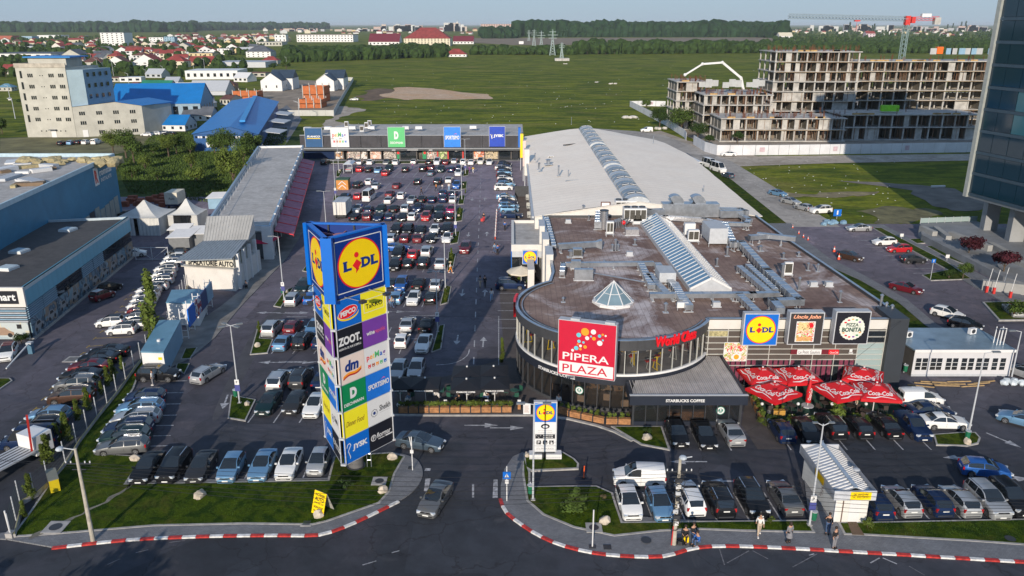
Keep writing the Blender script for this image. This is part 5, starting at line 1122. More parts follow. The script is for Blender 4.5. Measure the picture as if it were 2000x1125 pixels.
for k in range(8):
 a0,a1=2*pi*(k+.5)/8,2*pi*(k+1.5)/8;p0,p1=(r*cos(a0),r*sin(a0),.3),(r*cos(a1),r*sin(a1),.3)
 m0,m1=[tuple(p[i]*.55+apex[i]*.45 for i in range(3)) for p in(p0,p1)]
 part('pane',MB().quad(p0,p1,m1,m0),M('pyramid_glass',(.17,.25,.30),.08),t);part('pane',MB().tri(m0,m1,apex),MATS['pyramid_glass'],t);q.beam(p0,apex,.10,.07);q.beam(m0,m1,.06,.05);q.beam(p0,p1,.14,.12)
part('bar',q,whitep,t)
NC,RC,LC=(-13.7,56.5),(-10.05,61.0),(-16.3,61.6)
ct=(sum(p[0] for p in(NC,RC,LC))/3,sum(p[1] for p in(NC,RC,LC))/3)
tw=T('sign_tower','tall three sided advertising tower topped by a blue box with a yellow roundel','sign tower',(ct[0],ct[1],0))
def tl(p):return(p[0]-ct[0],p[1]-ct[1])
part('column',MB().tube((0,0,0),(0,0,3),.66,24),M('column_grey',(.13,.13,.135),.6),tw,40)
part('footing',MB().tube((0,0,.05),(0,0,.2),.8,24),dark,tw)
z0t,z1t=1.95,16.0
cor=[tl(LC),tl(NC),tl(RC)]
part('core',MB().prism(inset(cor,.45),z0t,19.5,True),black,tw)
for c in cor:
 k=.965;q=MB();a=Vector((c[0],c[1],0));d=-a.normalized()
 for s_ in(-1,1):
  n=Vector((-d.y,d.x,0))*s_*.20;q.tube((a.x+n.x+d.x*.22,a.y+n.y+d.y*.22,z0t),(a.x+n.x+d.x*.22,a.y+n.y+d.y*.22,z1t),.05,6)
 for z in range(7):q.obx(a.x+d.x*.2,a.y+d.y*.2,z0t+z*2.34,.42,.25,.16,atan2(d.y,d.x)+pi/2)
 part('corner_frame',q,steelp,tw)
rows=6;rh=(z1t-z0t)/rows
def pan(m,w_,h,key):
 T_=lambda*a,**k:text(m,*a,**k)
 if key=='PEPCO':
  m.mat(YEL).disc(w_*.5,h*.46,0,w_*.40,32,1,.52);m.mat(BLUE).disc(w_*.5,h*.50,.006,w_*.39,32,1,.48)
  n=32;R_=Matrix.Rotation(.18,2)
  for mm,r,z in((SWHITE,.37,.012),(SRED,.35,.018)):
   m.mat(mm).add([((w_*.5+(R_@Vector((w_*r*cos(2*pi*i/n),w_*r*.48*sin(2*pi*i/n))))[0]),h*.52+(R_@Vector((w_*r*cos(2*pi*i/n),w_*r*.48*sin(2*pi*i/n))))[1],z) for i in range(n)],[tuple(range(n))])
  m.mat(SWHITE);T_('PEPCO',w_*.5,h*.52,w_*.58,h*.18,.026,.05,.1,.12)
 elif key=='TAKKO':
  m.mat(SWHITE)
  for a in((.1,.9,.26,.275),(.1,.9,.72,.735),(.1,.112,.26,.735),(.888,.9,.26,.735)):m.bx(w_*a[0],w_*a[1],h*a[2],h*a[3],0,.008)
  m.mat(SBLACK);T_('TaKKO',w_*.5,h*.48,w_*.66,h*.17,.01,.012)
 elif key=='ZOOT':m.mat(SWHITE);T_('ZOOT.',w_*.5,h*.55,w_*.86,h*.30,.01,.05);T_('RASFATA-TE. PUR SI SIMPLU.',w_*.5,h*.28,w_*.84,h*.075,.01,.02)
 elif key=='wine':m.mat(SWHITE);T_('wine',w_*.30,h*.5,w_*.32,h*.15,.01,.03);m.mat(PINK);T_('republic',w_*.68,h*.485,w_*.42,h*.19,.01,.005)
 elif key=='dm':
  m.mat(NAVY);T_('dm',w_*.5,h*.62,w_*.52,h*.40,.02,.04,.15)
  for mm,dz,z in((M('dm_red',(.45,.02,.02),.5),0,.006),(ORNG,.06,.012)):
   m.mat(mm);pts=[(w_*(.16+.70*i/12),h*(.19+.18*i/12+.045*sin(i/12*2*pi)+dz)) for i in range(13)]
   for p,q in zip(pts[:-1],pts[1:]):m.quad((p[0],p[1]-h*.045,z),(q[0],q[1]-h*.045,z),(q[0],q[1]+h*.03,z),(p[0],p[1]+h*.03,z))
 elif key=='petMag':
  for s_,c,x,y,sz,hh in(('p',SRED,.14,.57,.105,.20),('e',ORNG,.265,.60,.10,.14),('t',YEL,.36,.62,.06,.19),('M',LIMEG,.50,.645,.17,.23),('a',BLUE,.665,.60,.10,.14),('g',PURP,.79,.565,.105,.20)):m.mat(c);T_(s_,w_*x,h*y,w_*sz,h*hh,.01,.02)
  for k,c in enumerate((SRED,M('pet_brown',(.40,.09,.03),.5),ORNG,LIMEG,BLUE)):x=w_*(.18+.16*k);m.mat(c).disc(x,h*.27,.01,w_*.055,12);m.disc(x-w_*.035,h*.33,.011,w_*.022,8);m.disc(x+w_*.035,h*.33,.012,w_*.022,8);m.mat(SWHITE).disc(x,h*.255,.016,w_*.022,8)
 elif key=='DEICHMANN':m.mat(SWHITE);T_('D',w_*.5,h*.60,w_*.26,h*.40,.01,.07);T_('DEICHMANN',w_*.5,h*.22,w_*.76,h*.12,.01,.03)
 elif key=='SPORTISIMO':m.mat(SWHITE);T_('SPORTISIMO',w_*.5,h*.48,w_*.86,h*.20,.01,.035,.12);m.mat(PINK).add([(w_*.58,h*.62,.01),(w_*.72,h*.70,.01),(w_*.80,h*.63,.01),(w_*.71,h*.665,.01)],[(0,1,2,3)])
 elif key=='Dinner':m.mat(M('brown_print',(.22,.09,.02),.5));T_('Dinner Food',w_*.5,h*.5,w_*.72,h*.20,.01,.0,.35)
 elif key=='Sheikh':
  m.mat(SBLACK);T_('Sheikh',w_*.70,h*.55,w_*.46,h*.22,.01,.01,.1)
  for k in range(8):a=pi*k/4;m.mat(SBLACK).disc(w_*.26+w_*.085*cos(a),h*.45+w_*.085*sin(a),.01,w_*.05,10);m.mat(SWHITE).disc(w_*.26+w_*.085*cos(a),h*.45+w_*.085*sin(a),.014,w_*.036,10)
  m.mat(NAVY).disc(w_*.26,h*.45,.018,w_*.05,10)
  for k in range(16):m.mat(SBLACK).bx(w_*(.50+.027*k),w_*(.508+.027*k),h*.37,h*.38,.01,.012)
 elif key=='JYSK':
  m.mat(SWHITE);T_('JYSK',w_*.62,h*.52,w_*.60,h*.26,.01,.05,.08)
  pts=[(.10,.62),(.14,.74),(.22,.76),(.26,.68),(.20,.58),(.15,.48),(.18,.36),(.22,.24),(.20,.16)]
  for p,q in zip(pts[:-1],pts[1:]):
   d=Vector((q[0]-p[0],q[1]-p[1])).normalized();n=Vector((-d.y,d.x))*.014;m.quad(*[(w_*(a[0]+s_*n.x),h*(a[1]+s_*n.y),.012) for a,s_ in((p,-1),(q,-1),(q,1),(p,1))])
 elif key=='Flormar':
  m.mat(SWHITE).disc(w_*.17,h*.5,.006,w_*.11,24);m.mat(SBLACK).disc(w_*.17,h*.5,.012,w_*.085,24);m.mat(SWHITE);T_('F',w_*.17,h*.5,w_*.08,h*.15,.018,.02);T_('flormar',w_*.60,h*.53,w_*.58,h*.20,.01,.015);m.bx(w_*.66,w_*.96,h*.35,h*.40,.006,.01);m.bx(w_*.36,w_*.62,h*.36,h*.385,.006,.01)
KEYS=[('JYSK',BLUE,'Flormar',SBLACK),('Dinner',LEMON,'Sheikh',SWHITE),('DEICHMANN',SGREEN,'SPORTISIMO',M('sport_blue',(.01,.16,.62),.45)),('dm',BEIGE,'petMag',SWHITE),('ZOOT',SBLACK,'wine',PURP),('PEPCO',BLUE,'TAKKO',LEMON)]
for(a,b) in((cor[1],cor[2]),(cor[0],cor[1]),(cor[2],cor[0])):
 av,bv=Vector(a),Vector(b);d=(bv-av);Lf=d.length;d.normalize();g=.24;a2=av+d*g;wf=Lf-2*g
 for r in range(rows):
  for s_ in(0,1):
   key,mt=KEYS[r][2*s_],KEYS[r][2*s_+1];F=face_matrix(a2,a2+d,z0t+r*rh)@Matrix.Translation((s_*wf/2,0,0));pw,phh=wf/2,rh
   p=part('sign_panel',MB().bx(.02,pw-.02,.03,phh-.03,-.08,.0),mt,tw);setm(p,F)
   m=MB();pan(m,pw,phh,key);part('graphic',m,None,p,loc=(0,0,.006))
 for r in range(rows+1):setm(part('panel_rail',MB().bx(0,wf,-.02,.02,-.1,.012),steelp,tw),face_matrix(a2,a2+d,z0t+r*rh))
 e=.10;n3=Vector((d.y,-d.x));z2,z3=16.15,20.95
 A2=av+n3*e-d*.02;F=face_matrix(A2,A2+d,z2);setm(part('top_box_face',MB().bx(.12,Lf-.08,0,z3-z2,-.16,0),NAVY,tw),F)
 m=MB().mat(SWHITE)
 x0,x1,y0,y1=.62,Lf-.5,.32,z3-z2-.34
 for q in((x0,x1,y0,y0+.07),(x0,x1,y1-.07,y1),(x0,x0+.07,y0,y1),(x1-.07,x1,y0,y1)):m.bx(*q,0,.01)
 w_=x1-x0;hh=y1-y0;cx,cy=(x0+x1)/2,(y0+y1)/2;r=min(w_,hh)/2*.96;sx=w_/hh*.95;sx=max(1,min(1.12,sx))
 m.mat(SRED).disc(cx,cy,.012,r,56,sx,1);m.mat(YEL).disc(cx,cy,.02,r*.945,56,sx,1);m.mat(NAVY)
 r2=r*sx
 text(m,'L',cx-r2*.56,cy,r2*.36,r*.40,.03,.055);text(m,'D',cx+r2*.30,cy,r2*.42,r*.40,.03,.055);text(m,'L',cx+r2*.70,cy,r2*.34,r*.40,.03,.055)
 for u,wx in((-.66,.20),(.62,.20),(.16,.22)):m.bx(cx+r2*(u-wx/2),cx+r2*(u+wx/2),cy-r*.21,cy-r*.15,.029,.032);m.bx(cx+r2*(u-wx/2),cx+r2*(u+wx/2),cy+r*.14,cy+r*.20,.029,.032)
 m.mat(SRED).disc(cx-r2*.13,cy+r*.36,.035,r*.11,20);m.add([(cx-r2*.34,cy-r*.03,.035),(cx-r2*.13,cy-r*.26,.035),(cx+r2*.08,cy,.035),(cx-r2*.13,cy+r*.18,.035)],[(0,1,2,3)]);m.add([(cx-r2*.20,cy-r*.38,.035),(cx-r2*.03,cy-r*.20,.035),(cx-r2*.17,cy-r*.15,.035)],[(0,1,2)])
 setm(part('roundel',m,None,tw),F)
 setm(part('top_rim',MB().bx(.0,Lf+.02,z3-z2,z3-z2+.12,-.32,.03),BLUE,tw),F)
 for k in range(3):setm(part('inner_frame',MB().bx(.3+k*Lf/3,.42+k*Lf/3,.5,z3-z2,-.34,-.17),dark,tw),F)
 for k in range(2):
  F2=face_matrix(a2+d*(wf*(.28+.46*k)),a2+d*(wf*(.28+.46*k))+d,z1t+.1);setm(part('lamp_arm',MB().beam((-.5,.1,.05),(.3,-.25,1.2),.04,.04).bx(.08,.6,-.36,-.16,1.05,1.45),dark,tw),F2)
for c in cor:
 u=Vector(c)*1.0;d=Vector(c).normalized();part('box_corner',MB().obx(u.x-d.x*.10,u.y-d.y*.10,15.95,.36,.86,5.12,atan2(d.y,d.x)),BLUE,tw)
q=MB()
for c in cor:u=Vector(c)*.95;q.beam((0,0,20.4),(u.x,u.y,20.4),.12,.12)
for a,b in((0,1),(1,2),(2,0)):mdp=(Vector(cor[a])+Vector(cor[b]))/2*.95;q.beam((0,0,20.4),(mdp.x,mdp.y,20.4),.10,.10)
q.tube((0,0,20.2),(0,0,20.55),.5,12)
part('top_bracing',q,M('primer_pink',(.42,.17,.18),.7),tw);part('inner_deck',MB().prism(inset(cor,.15),18.2,18.3),dark,tw)
part('ladder',MB().tube((1.0,-.2,.1),(1.0,-.2,2.2),.04,6).tube((1.35,-.2,.1),(1.35,-.2,2.2),.04,6).tube((1.0,-.2,.8),(1.35,-.2,.8),.03,5).tube((1.0,-.2,1.4),(1.35,-.2,1.4),.03,5),steel,tw)
bx0,by0=G(1043,893,.15);bx1,_=G(1085,893,.15);by0-=0
t=T('price_totem','white roadside totem with a roundel, opening hours and parking symbols on a small lawn','sign',((bx0+bx1)/2,by0,.15));hw=1.0
part('plinth',MB().bx(-.85,.85,-.12,.25,0,.6),dark,t);part('casing',MB().bx(-hw,hw,-.14,.26,.6,5.4),steelp,t)
part('base_block',MB().bx(-1.35,-.25,-.35,.45,-.05,.42),whitep,t);part('base_block',MB().bx(.1,1.45,-.35,.45,-.05,.45),whitep,t)
part('roundel_board',MB().bx(-hw+.1,hw-.1,-.17,-.141,3.52,5.30),BLUE,t);m=MB();dl(m,1.78,1.7);part('roundel',m,None,t,loc=(0,-.175,4.41),rot=(pi/2,0,0))
for za,zb in((.68,1.2),(1.25,1.85),(1.9,2.35),(2.4,3.48)):part('info_board',MB().bx(-hw+.08,hw-.08,-.16,-.141,za,zb),SWHITE,t)
m=MB().mat(SBLACK).bx(-.85,.85,1.93,2.33,0,.006).disc(0,3.1,0,.38,20,1,.62);m.mat(SWHITE).disc(0,3.08,.01,.24,12,1,.5);m.mat(SWHITE);text(m,'L - S',-.55,2.23,.42,.12,.012);text(m,'08:00-22:00',.25,2.23,.85,.12,.012,.02);text(m,'D',-.55,2.04,.10,.12,.012);text(m,'08:00-21:00',.25,2.04,.85,.12,.012,.02)
m.mat(SBLACK)
for k in(-1,0,1):m.bx(k*.55-.19,k*.55+.19,1.36,1.74,0,.006)
m.mat(SWHITE);text(m,'P',-.55,1.55,.18,.28,.012,.03);m.disc(-.02,1.66,.012,.05,10);m.bx(-.06,.02,1.42,1.62,.01,.012).bx(.05,.12,1.40,1.55,.01,.012);m.disc(.52,1.67,.012,.04,10);m.disc(.56,1.48,.012,.10,14);m.bx(.50,.55,1.48,1.62,.012,.014)
m.mat(M('print_grey',(.2,.2,.22),.6));text(m,'LIDL PIPERA PLAZA',0,.95,1.5,.14,.01);text(m,'Fara parcare gratis',0,2.70,1.2,.10,.01);text(m,'in timpul vizitei',0,2.52,1.2,.10,.01)
part('print',m,None,t,loc=(0,-.165,0),rot=(pi/2,0,0))
fl=T('far_shop_row','long low dark clad shop row across the far end of the car park','building',(-28,222.3,0))
part('roof',MB().prism([(-31,.3),(31.2,.3),(31.2,27),(-24,27)],6.5,6.62,True),grey_roof_m,fl)
part('back_wall',MB().bx(-24,31.2,26.8,27.05,0,6.6),whitep,fl)
cb=wavemat('bronze_cladding',(.085,.083,.095),'X',.9,.5,.35,.4,.3,.5)
for k in range(11):x0=-31+k*5.65;part('cladding_panel',MB().bx(x0+.04,x0+5.6,-.02-.01*(k%2),.28,3.55,6.75),cb,fl);part('cladding_rib',MB().bx(x0+.3,x0+5.3,-.05,-.03,4.35,4.42).bx(x0+.3,x0+5.3,-.05,-.03,5.15,5.22).bx(x0+.3,x0+5.3,-.05,-.03,5.95,6.02),dark,fl)
part('coping',MB().bx(-31,31.2,-.08,.35,6.752,6.85),steelp,fl);part('canopy',MB().bx(-30,31.2,-1.9,.0,2.85,3.5),M('canopy_dark',(.075,.082,.088),.6),fl);part('canopy_trim',MB().bx(-30,31.2,-1.98,-1.9,3.42,3.55),steelp,fl);part('back_store',MB().bx(-30,31.2,1.4,1.6,0,2.9),M('store_interior',(.10,.085,.07),.7,ns=.8,amt=.8),fl)
sf=[(-30.3,-21.6,PAINT['dark blue'],0),(-21.5,-19.3,None,1),(-18,-14.5,None,2),(-14.2,-12.6,None,1),(-11.6,-8.7,None,4),(-7.9,-4.5,None,2),(-4.4,-3.5,None,5),(-3.4,1.2,None,3),(3.0,4.0,None,5),(4.2,7.2,None,2),(7.5,9.8,None,6),(10.4,14.0,None,3),(14.6,17.0,None,3),(17.2,20.2,None,7),(20.5,24.0,None,8),(24.3,27.6,None,3),(28.0,30.6,None,3)]
pms={1:printmat('shop_print_white',[(.66,.62,.58),(.72,.70,.68),(.12,.10,.10),(.62,.30,.10)],1.1),2:printmat('shop_print_mixed',[(.05,.045,.04),(.55,.48,.42),(.12,.10,.09),(.70,.66,.60),(.40,.08,.05)],1.4),4:printmat('shop_print_pale',[(.66,.63,.58),(.60,.35,.25),(.70,.68,.66)],.9,5),6:printmat('shop_print_green',[(.45,.55,.15),(.62,.62,.42),(.20,.30,.08),(.12,.10,.08)],.8,2),7:printmat('shop_print_orange',[(.60,.42,.30),(.65,.22,.08),(.68,.60,.52),(.50,.12,.06)],.8,3),8:printmat('shop_print_gold',[(.06,.05,.04),(.60,.48,.30),(.42,.35,.25),(.10,.08,.06)],1.6,4)}
for x0,x1,m0,k in sf:
 m=m0 or(glass if k==3 else M('deich_green',(.0,.25,.09),.5) if k==5 else pms[k]);part('shopfront',MB().bx(x0,x1,.0,.08,.25,2.75),m,fl)
 part('pier',MB().bx(x1+.02,x1+.32,-.05,.3,0,2.85),M('pier_grey',(.10,.09,.085),.7),fl)
for k in(-4.3,3.1):q=MB().disc(0,0,0,.36,16);part('logo',q,SRED,fl,loc=(k+.5,-.03,1.9),rot=(pi/2,0,0))
part('step',MB().bx(-30,31.2,-2.2,0,-.02,.14),pavers,fl)
part('lamp',MB().bx(-12,-11.2,-2.05,-1.98,2.9,3.1).bx(-5.2,-4.2,-2.05,-1.98,2.9,3.1).bx(-1,2,-2.05,-1.98,2.95,3.1).bx(5.0,6.0,-2.05,-1.98,2.9,3.1),SWHITE,fl)
part('side_entry',MB().bx(15,19.8,-.03,-.01,2.45,2.8),BLUE,fl);part('red_frame',MB().bx(7.0,7.4,-.1,.0,.2,2.8).bx(9.95,10.3,-.1,0,.2,2.8).bx(14.1,14.5,-.1,0,.2,2.8),redp,fl)
def strip_sign(label,px0,px1,py0,py1,m,draw):
 a=V(px0,py1,222);b=V(px1,py0,222);w_,h=b[0]-a[0],b[2]-a[2]
 t=T('shop_sign',label,'sign',(a[0]+w_/2,222.2,a[2]));part('board',MB().bx(-w_/2,w_/2,-.5,-.02,0,h),m,t);part('edge',MB().bx(-w_/2-.1,-w_/2-.01,-.5,0,0,h).bx(w_/2+.01,w_/2+.1,-.5,0,0,h).bx(-w_/2,w_/2,-.5,0,h+.01,h+.12),steelp,t)
 q=MB();draw(q,w_,h);part('graphic',q,None,t,loc=(-w_/2,-.51,0),rot=(pi/2,0,0))
def d1(m,w_,h):m.mat(SWHITE);text(m,'FLANCO',w_*.5,h*.56,w_*.78,h*.10,.03,.05,.15);m.mat(YEL).bx(w_*.1,w_*.9,h*.44,h*.475,.02,.03)
def d5(m,w_,h):m.mat(SWHITE);text(m,'JYSK',w_*.6,h*.53,w_*.68,h*.17,.03,.06);m.quad((w_*.06,h*.62,.03),(w_*.2,h*.6,.03),(w_*.2,h*.56,.03),(w_*.06,h*.58,.03));m.quad((w_*.14,h*.40,.03),(w_*.2,h*.40,.03),(w_*.17,h*.62,.03),(w_*.1,h*.6,.03))
strip_sign('dark blue square sign reading Flanco above the far shops',598,628,250,287,M('flanco_blue',(.0,.07,.20),.5),d1)
strip_sign('white square sign with multicoloured petMag lettering above the far shops',648,680,249,287,SWHITE,lambda m,w_,h:pan(m,w_,h,'petMag'))
strip_sign('light green square sign with a big white D above the far shops',759,790,248.5,287,LIMEG,lambda m,w_,h:pan(m,w_,h,'DEICHMANN'))
strip_sign('bright blue square sign reading Sportisimo above the far shops',868,899,248,287,M('sky_sign',(.01,.20,.70),.5),lambda m,w_,h:pan(m,w_,h,'SPORTISIMO'))
strip_sign('deep blue square sign reading JYSK above the far shops',956,986,247,286,M('jysk_blue',(.0,.045,.42),.5),d5)
for i,(px,py) in enumerate(((600,259),(640,258),(688,257),(725,257),(792,257),(818,257),(924,256))):box_unit('roof_cowl',f'{ordn(i)} white vent box from the left on the roof of the far shops',px,py,1.9,1.6,.7,whitep,.25,0,0,'vent',6.65,'vents on the far shop roof')
for i,(px,py) in enumerate(((677,253),(707,262),(716,255),(722,251))):box_unit('roof_condenser',f'{ordn(i)} air conditioner from the left among those on the far shop roof',px,py,1.1,.9,1.5,whitep,.3,1,0,'air conditioner',6.65,'condensers on the far shop roof')
C=[(-38.6,123.0),(-55.4,211.5),(-66.8,210.0),(-49.2,124.5)];o=C[0]
lr=T('low_shop_row','long flat roofed shop row on the left of the lot with dusty red awnings','building',(o[0],o[1],0));q=[(p[0]-o[0],p[1]-o[1]) for p in C]
part('roof',MB().prism(q,4.9,5.05,True),grey_roof_m,lr);qi=inset(q,.3);part('wall',MB().prism(qi,0,4.9),whitep,lr)
pq=MB()
for i in range(4):a,b=q[i],q[(i+1)%4];pq.beam((a[0],a[1],5.1),(b[0],b[1],5.1),.3,.9)
part('parapet',pq,whitep,lr);pq=MB()
for i in range(4):a,b=q[i],q[(i+1)%4];pq.beam((a[0],a[1],5.57),(b[0],b[1],5.57),.36,.05)
part('parapet_capping',pq,M('capping_blue',(.30,.40,.50),.4,.3),lr)
dv_=Vector((q[1][0],q[1][1])).normalized();nv_=Vector((dv_.y,-dv_.x));Lr=Vector(q[1]).length
awn=M('dusty_red_awning',(.40,.15,.21),.8,ns=.9,amt=.25)
for k in range(12):
 s0,s1=4+k*(Lr-14)/12+.08,4+(k+1)*(Lr-14)/12-.12;a,b=dv_*s0,dv_*s1
 p0,p1=a+nv_*.2,b+nv_*.2;p2,p3=b+nv_*3.2,a+nv_*3.2
 aw=part('awning',MB().add([(p0.x,p0.y,3.7),(p3.x,p3.y,2.9),(p2.x,p2.y,2.9),(p1.x,p1.y,3.7),(p0.x,p0.y,3.6),(p3.x,p3.y,2.8),(p2.x,p2.y,2.8),(p1.x,p1.y,3.6)],[(0,1,2,3),(7,6,5,4),(0,4,5,1),(2,6,7,3)]),awn,lr)
 part('valance',MB().beam((p3.x,p3.y,2.75),(p2.x,p2.y,2.75),.05,.3).beam((p0.x,p0.y,3.72),(p3.x,p3.y,2.92),.1,.12),SRED,aw)
 part('shop_window',MB().beam((p0.x-nv_.x*.08,p0.y-nv_.y*.08,1.4),(p1.x-nv_.x*.08,p1.y-nv_.y*.08,1.4),.06,2.6),glass,lr)
for k in range(14):a=dv_*(2+k*6.2)+nv_*.1;part('pilaster',MB().obx(a.x,a.y,0,.35,.3,5.75,atan2(dv_.y,dv_.x)),whitep,lr)
part('louvre_front',MB().bx(-9.6,-1.2,-.1,.25,.3,4.4),wavemat('dark_louvre',(.10,.11,.12),'Z',3,.7,.5),lr)
part('front_column',MB().bx(-1.3,.2,-.35,.3,0,5.5).bx(-5.5,-4.6,-.4,0,0,4.6),whitep,lr)
t=T('roof_railing','thin railing with posts along the left edge of the long low roof','railing',(o[0],o[1],5.05));rl_=MB();e=Vector(q[2])-Vector(q[3]);
for k in range(22):p=Vector(q[3])+e*(k/21)+Vector((1.2,0));rl_.tube((p.x,p.y,0),(p.x,p.y,1.1),.03,5)
p0,p1=Vector(q[3])+Vector((1.2,0)),Vector(q[2])+Vector((1.2,0));rl_.tube((p0.x,p0.y,1.1),(p1.x,p1.y,1.1),.035,5);part('rail',rl_,steelp,t)
cw=T('car_wash','white car wash building with two big standing seam roof slopes and Spalatorie Auto lettering','building',(-43.3,108,0))
def CW(ps):return[(p[0]+43.3,p[1]-108) for p in ps]
def slab(m,pts,th=.14):n=len(pts);return m.add([tuple(p) for p in pts]+[(p[0],p[1],p[2]-th) for p in pts],[tuple(range(n)),tuple(reversed(range(n,2*n)))]+[(i,n+i,n+(i+1)%n,(i+1)%n) for i in range(n)])
r1=[(*CW([G(343,509,5.0)])[0],5.0),(*CW([G(453,505,5.0)])[0],5.0),(*CW([G(483,468,5.9)])[0],5.9),(*CW([G(397,471,5.9)])[0],5.9)]
r2=[(*CW([G(397,472.5,5.8)])[0],5.8),(*CW([G(484,469.5,5.8)])[0],5.8),(*CW([G(496,420,8.4)])[0],8.4),(*CW([G(404,422.5,8.4)])[0],8.4)]
seam1=wavemat('blue_grey_sheet',(.40,.44,.47),'X',1.9,.2,.45,.5,.3,.3);seam2=wavemat('white_sheet',(.58,.56,.52),'X',1.9,.2,.5,.2,.3,.3)
part('lower_roof',slab(MB(),r1),seam1,cw);part('upper_roof',slab(MB(),r2),seam2,cw)
for rr,mt in((r1,seam1),(r2,seam2)):
 sm=MB();A0,B0,B1,A1=[Vector(p) for p in rr]
 for k in range(17):f=k/16;sm.beam(A0.lerp(B0,f)+Vector((0,0,.03)),A1.lerp(B1,f)+Vector((0,0,.03)),.05,.07)
 part('standing_seam',sm,mt,cw)
fb=[G(365,562),G(461,569)];f0,f1=CW(fb);zt=4.75
b0,b1=(r2[3][0],r2[3][1]),(r2[2][0],r2[2][1]);
part('wall',MB().prism([f0,f1,(f1[0]+.5,b1[1]-1),(b0[0]+.4,b0[1]-1)],0,3.2),white,cw)
part('upper_wall',MB().prism([(f0[0]+.1,f0[1]+.5),(f1[0]-.1,f1[1]+.5),(r1[2][0]-.3,r1[2][1]),(r1[3][0]+.3,r1[3][1])],3.2,4.9),M('cream_sheet',(.60,.57,.48),.6),cw)
part('canopy_strip',MB().beam((f0[0]-.2,f0[1]+.1,3.35),(f1[0]+.2,f1[1]+.1,3.3),.9,.15),seam2,cw)
part('gable_infill',MB().add([(r2[0][0]+.2,r2[0][1],5.6),(r2[1][0]-.1,r2[1][1],5.6),(b1[0]-.1,b1[1],5.6),(b1[0]-.1,b1[1],8.3),(b0[0]+.1,b0[1],8.3),(b0[0]+.1,b0[1],0),(b1[0]-.1,b1[1],0)],[(1,2,3),(0,4,5),(2,6,5,4,3)]),white,cw)
F=face_matrix((f0[0]+.1,f0[1]+.5),(f1[0]-.1,f1[1]+.5),3.2);m=MB();text(m,'SPALATORIE AUTO',4.0,.62,7.2,.80,.03,.04);setm(part('lettering',m,SBLACK,cw),F)
for k in range(4):x=f1[0]+.1+.42*(k);part('bay_post',MB().bx(f1[0]+.05,f1[0]+.5,f1[1]+1+k*2.6,f1[1]+1.5+k*2.6,0,5.2),whitep,cw)
t=T('red_awning_cafe','crimson awning over a small terrace beside the car wash','awning',(*G(505,500),0));a=[(*G(490,475,3.2),3.2),(*G(525,476,2.7),2.7),(*G(548,462,3.0),3.0),(*G(508,461,3.5),3.5)];o2=G(505,500)
part('canopy',slab(MB(),[(p[0]-o2[0],p[1]-o2[1],p[2]) for p in a],.06),M('crimson_fabric',(.50,.01,.06),.7),t);part('post',MB().tube((-1,.8,0),(-1,.8,2.8),.05).tube((2.6,1.2,0),(2.6,1.2,2.8),.05),steelp,t)
def cont(label,quad,h,wallm,roofm,extra=None):
 o=quad[0];q=[(p[0]-o[0],p[1]-o[1]) for p in quad];t=T('site_container',label,'container',(o[0],o[1],0));part('wall',MB().prism(q,.1,h),wallm,t);part('roof',MB().prism(inset(q,-.06),h,h+.12),roofm,t)
 return t,q
bluec=M('container_blue',(.22,.36,.48),.5,ns=.8,amt=.1);bluer=M('container_roof_blue',(.12,.26,.36),.45,ns=.6,amt=.15)
h_=2.7;t,q=cont('long blue grey container with a white end beside the service road',[G(276,688,h_),G(319,689,h_),G(352,627,h_),G(312,627,h_)],h_,bluec,bluer)
part('end_panel',MB().beam((q[0][0],q[0][1]-.03,1.4),(q[1][0],q[1][1]-.03,1.4),.04,2.5),whitep,t);part('notice',MB().bx(q[1][0]-.6,q[1][0]-.2,q[1][1]-.09,q[1][1]-.055,1.9,2.2),YEL,t);part('vent',MB().tube((.7,2.8,2.8),(.7,2.8,3.05),.2,10),whitep,t)
h_=3.0;t,q=cont('flat dark roofed white hut with a printed door behind the billboard',[G(325,592,h_),G(385,594,h_),G(400,566,h_),G(336,568,h_)],h_,whitep,bluer)
part('door',MB().beam((q[0][0]+.6,q[0][1]-.03,1.3),(q[0][0]+1.6,q[0][1]-.03,1.3),.04,2.3),printmat('door_print',[(.62,.62,.62),(.40,.40,.42),(.70,.70,.70)],2),t)
A2,B2=G(374,662),G(420,600);t=T('billboard','long slanting billboard row on white lattice legs beside the service road','billboard',(A2[0],A2[1],0));d=Vector((B2[0]-A2[0],B2[1]-A2[1]));Lb=d.length;F=face_matrix((0,0),(d.x,d.y),0)
for k in range(4):setm(part('board',MB().bx(k*Lb/4+.05,(k+1)*Lb/4-.05,1.5,3.7,-.15,0),(BLUE,printmat('board_print',[(.05,.15,.40),(.6,.6,.62),(.3,.02,.03),(.02,.05,.18)],.7),M('board_navy',(.02,.05,.16),.5),bluec)[k],t),F)
q=MB()
for k in range(5):
 x=k*Lb/4;q.tube((x,0,-.3),(x,3.9,-.3),.07,6).tube((x,0,-1.0),(x,3.9,-1.0),.07,6)
 for z in range(5):q.tube((x,.3+z*.8,-.3),(x,.3+z*.8,-1.0),.04,5)
setm(part('lattice_leg',q,whitep,t),F)
k0,k1=G(1627,1022),G(1690,1022);kx=(k0[0]+k1[0])/2;kb=T('white_kiosk','small white kiosk with a ribbed pitched roof and yellow for sale notices','kiosk',(k0[0],k0[1],0));kw=k1[0]-k0[0];kd=6.4;kh=2.55
part('wall',MB().prism([(0,0),(kw,0),(kw-.15,kd),(-.15,kd)],0,kh),M('kiosk_white',(.66,.65,.61),.6,ns=1,amt=.08),kb)
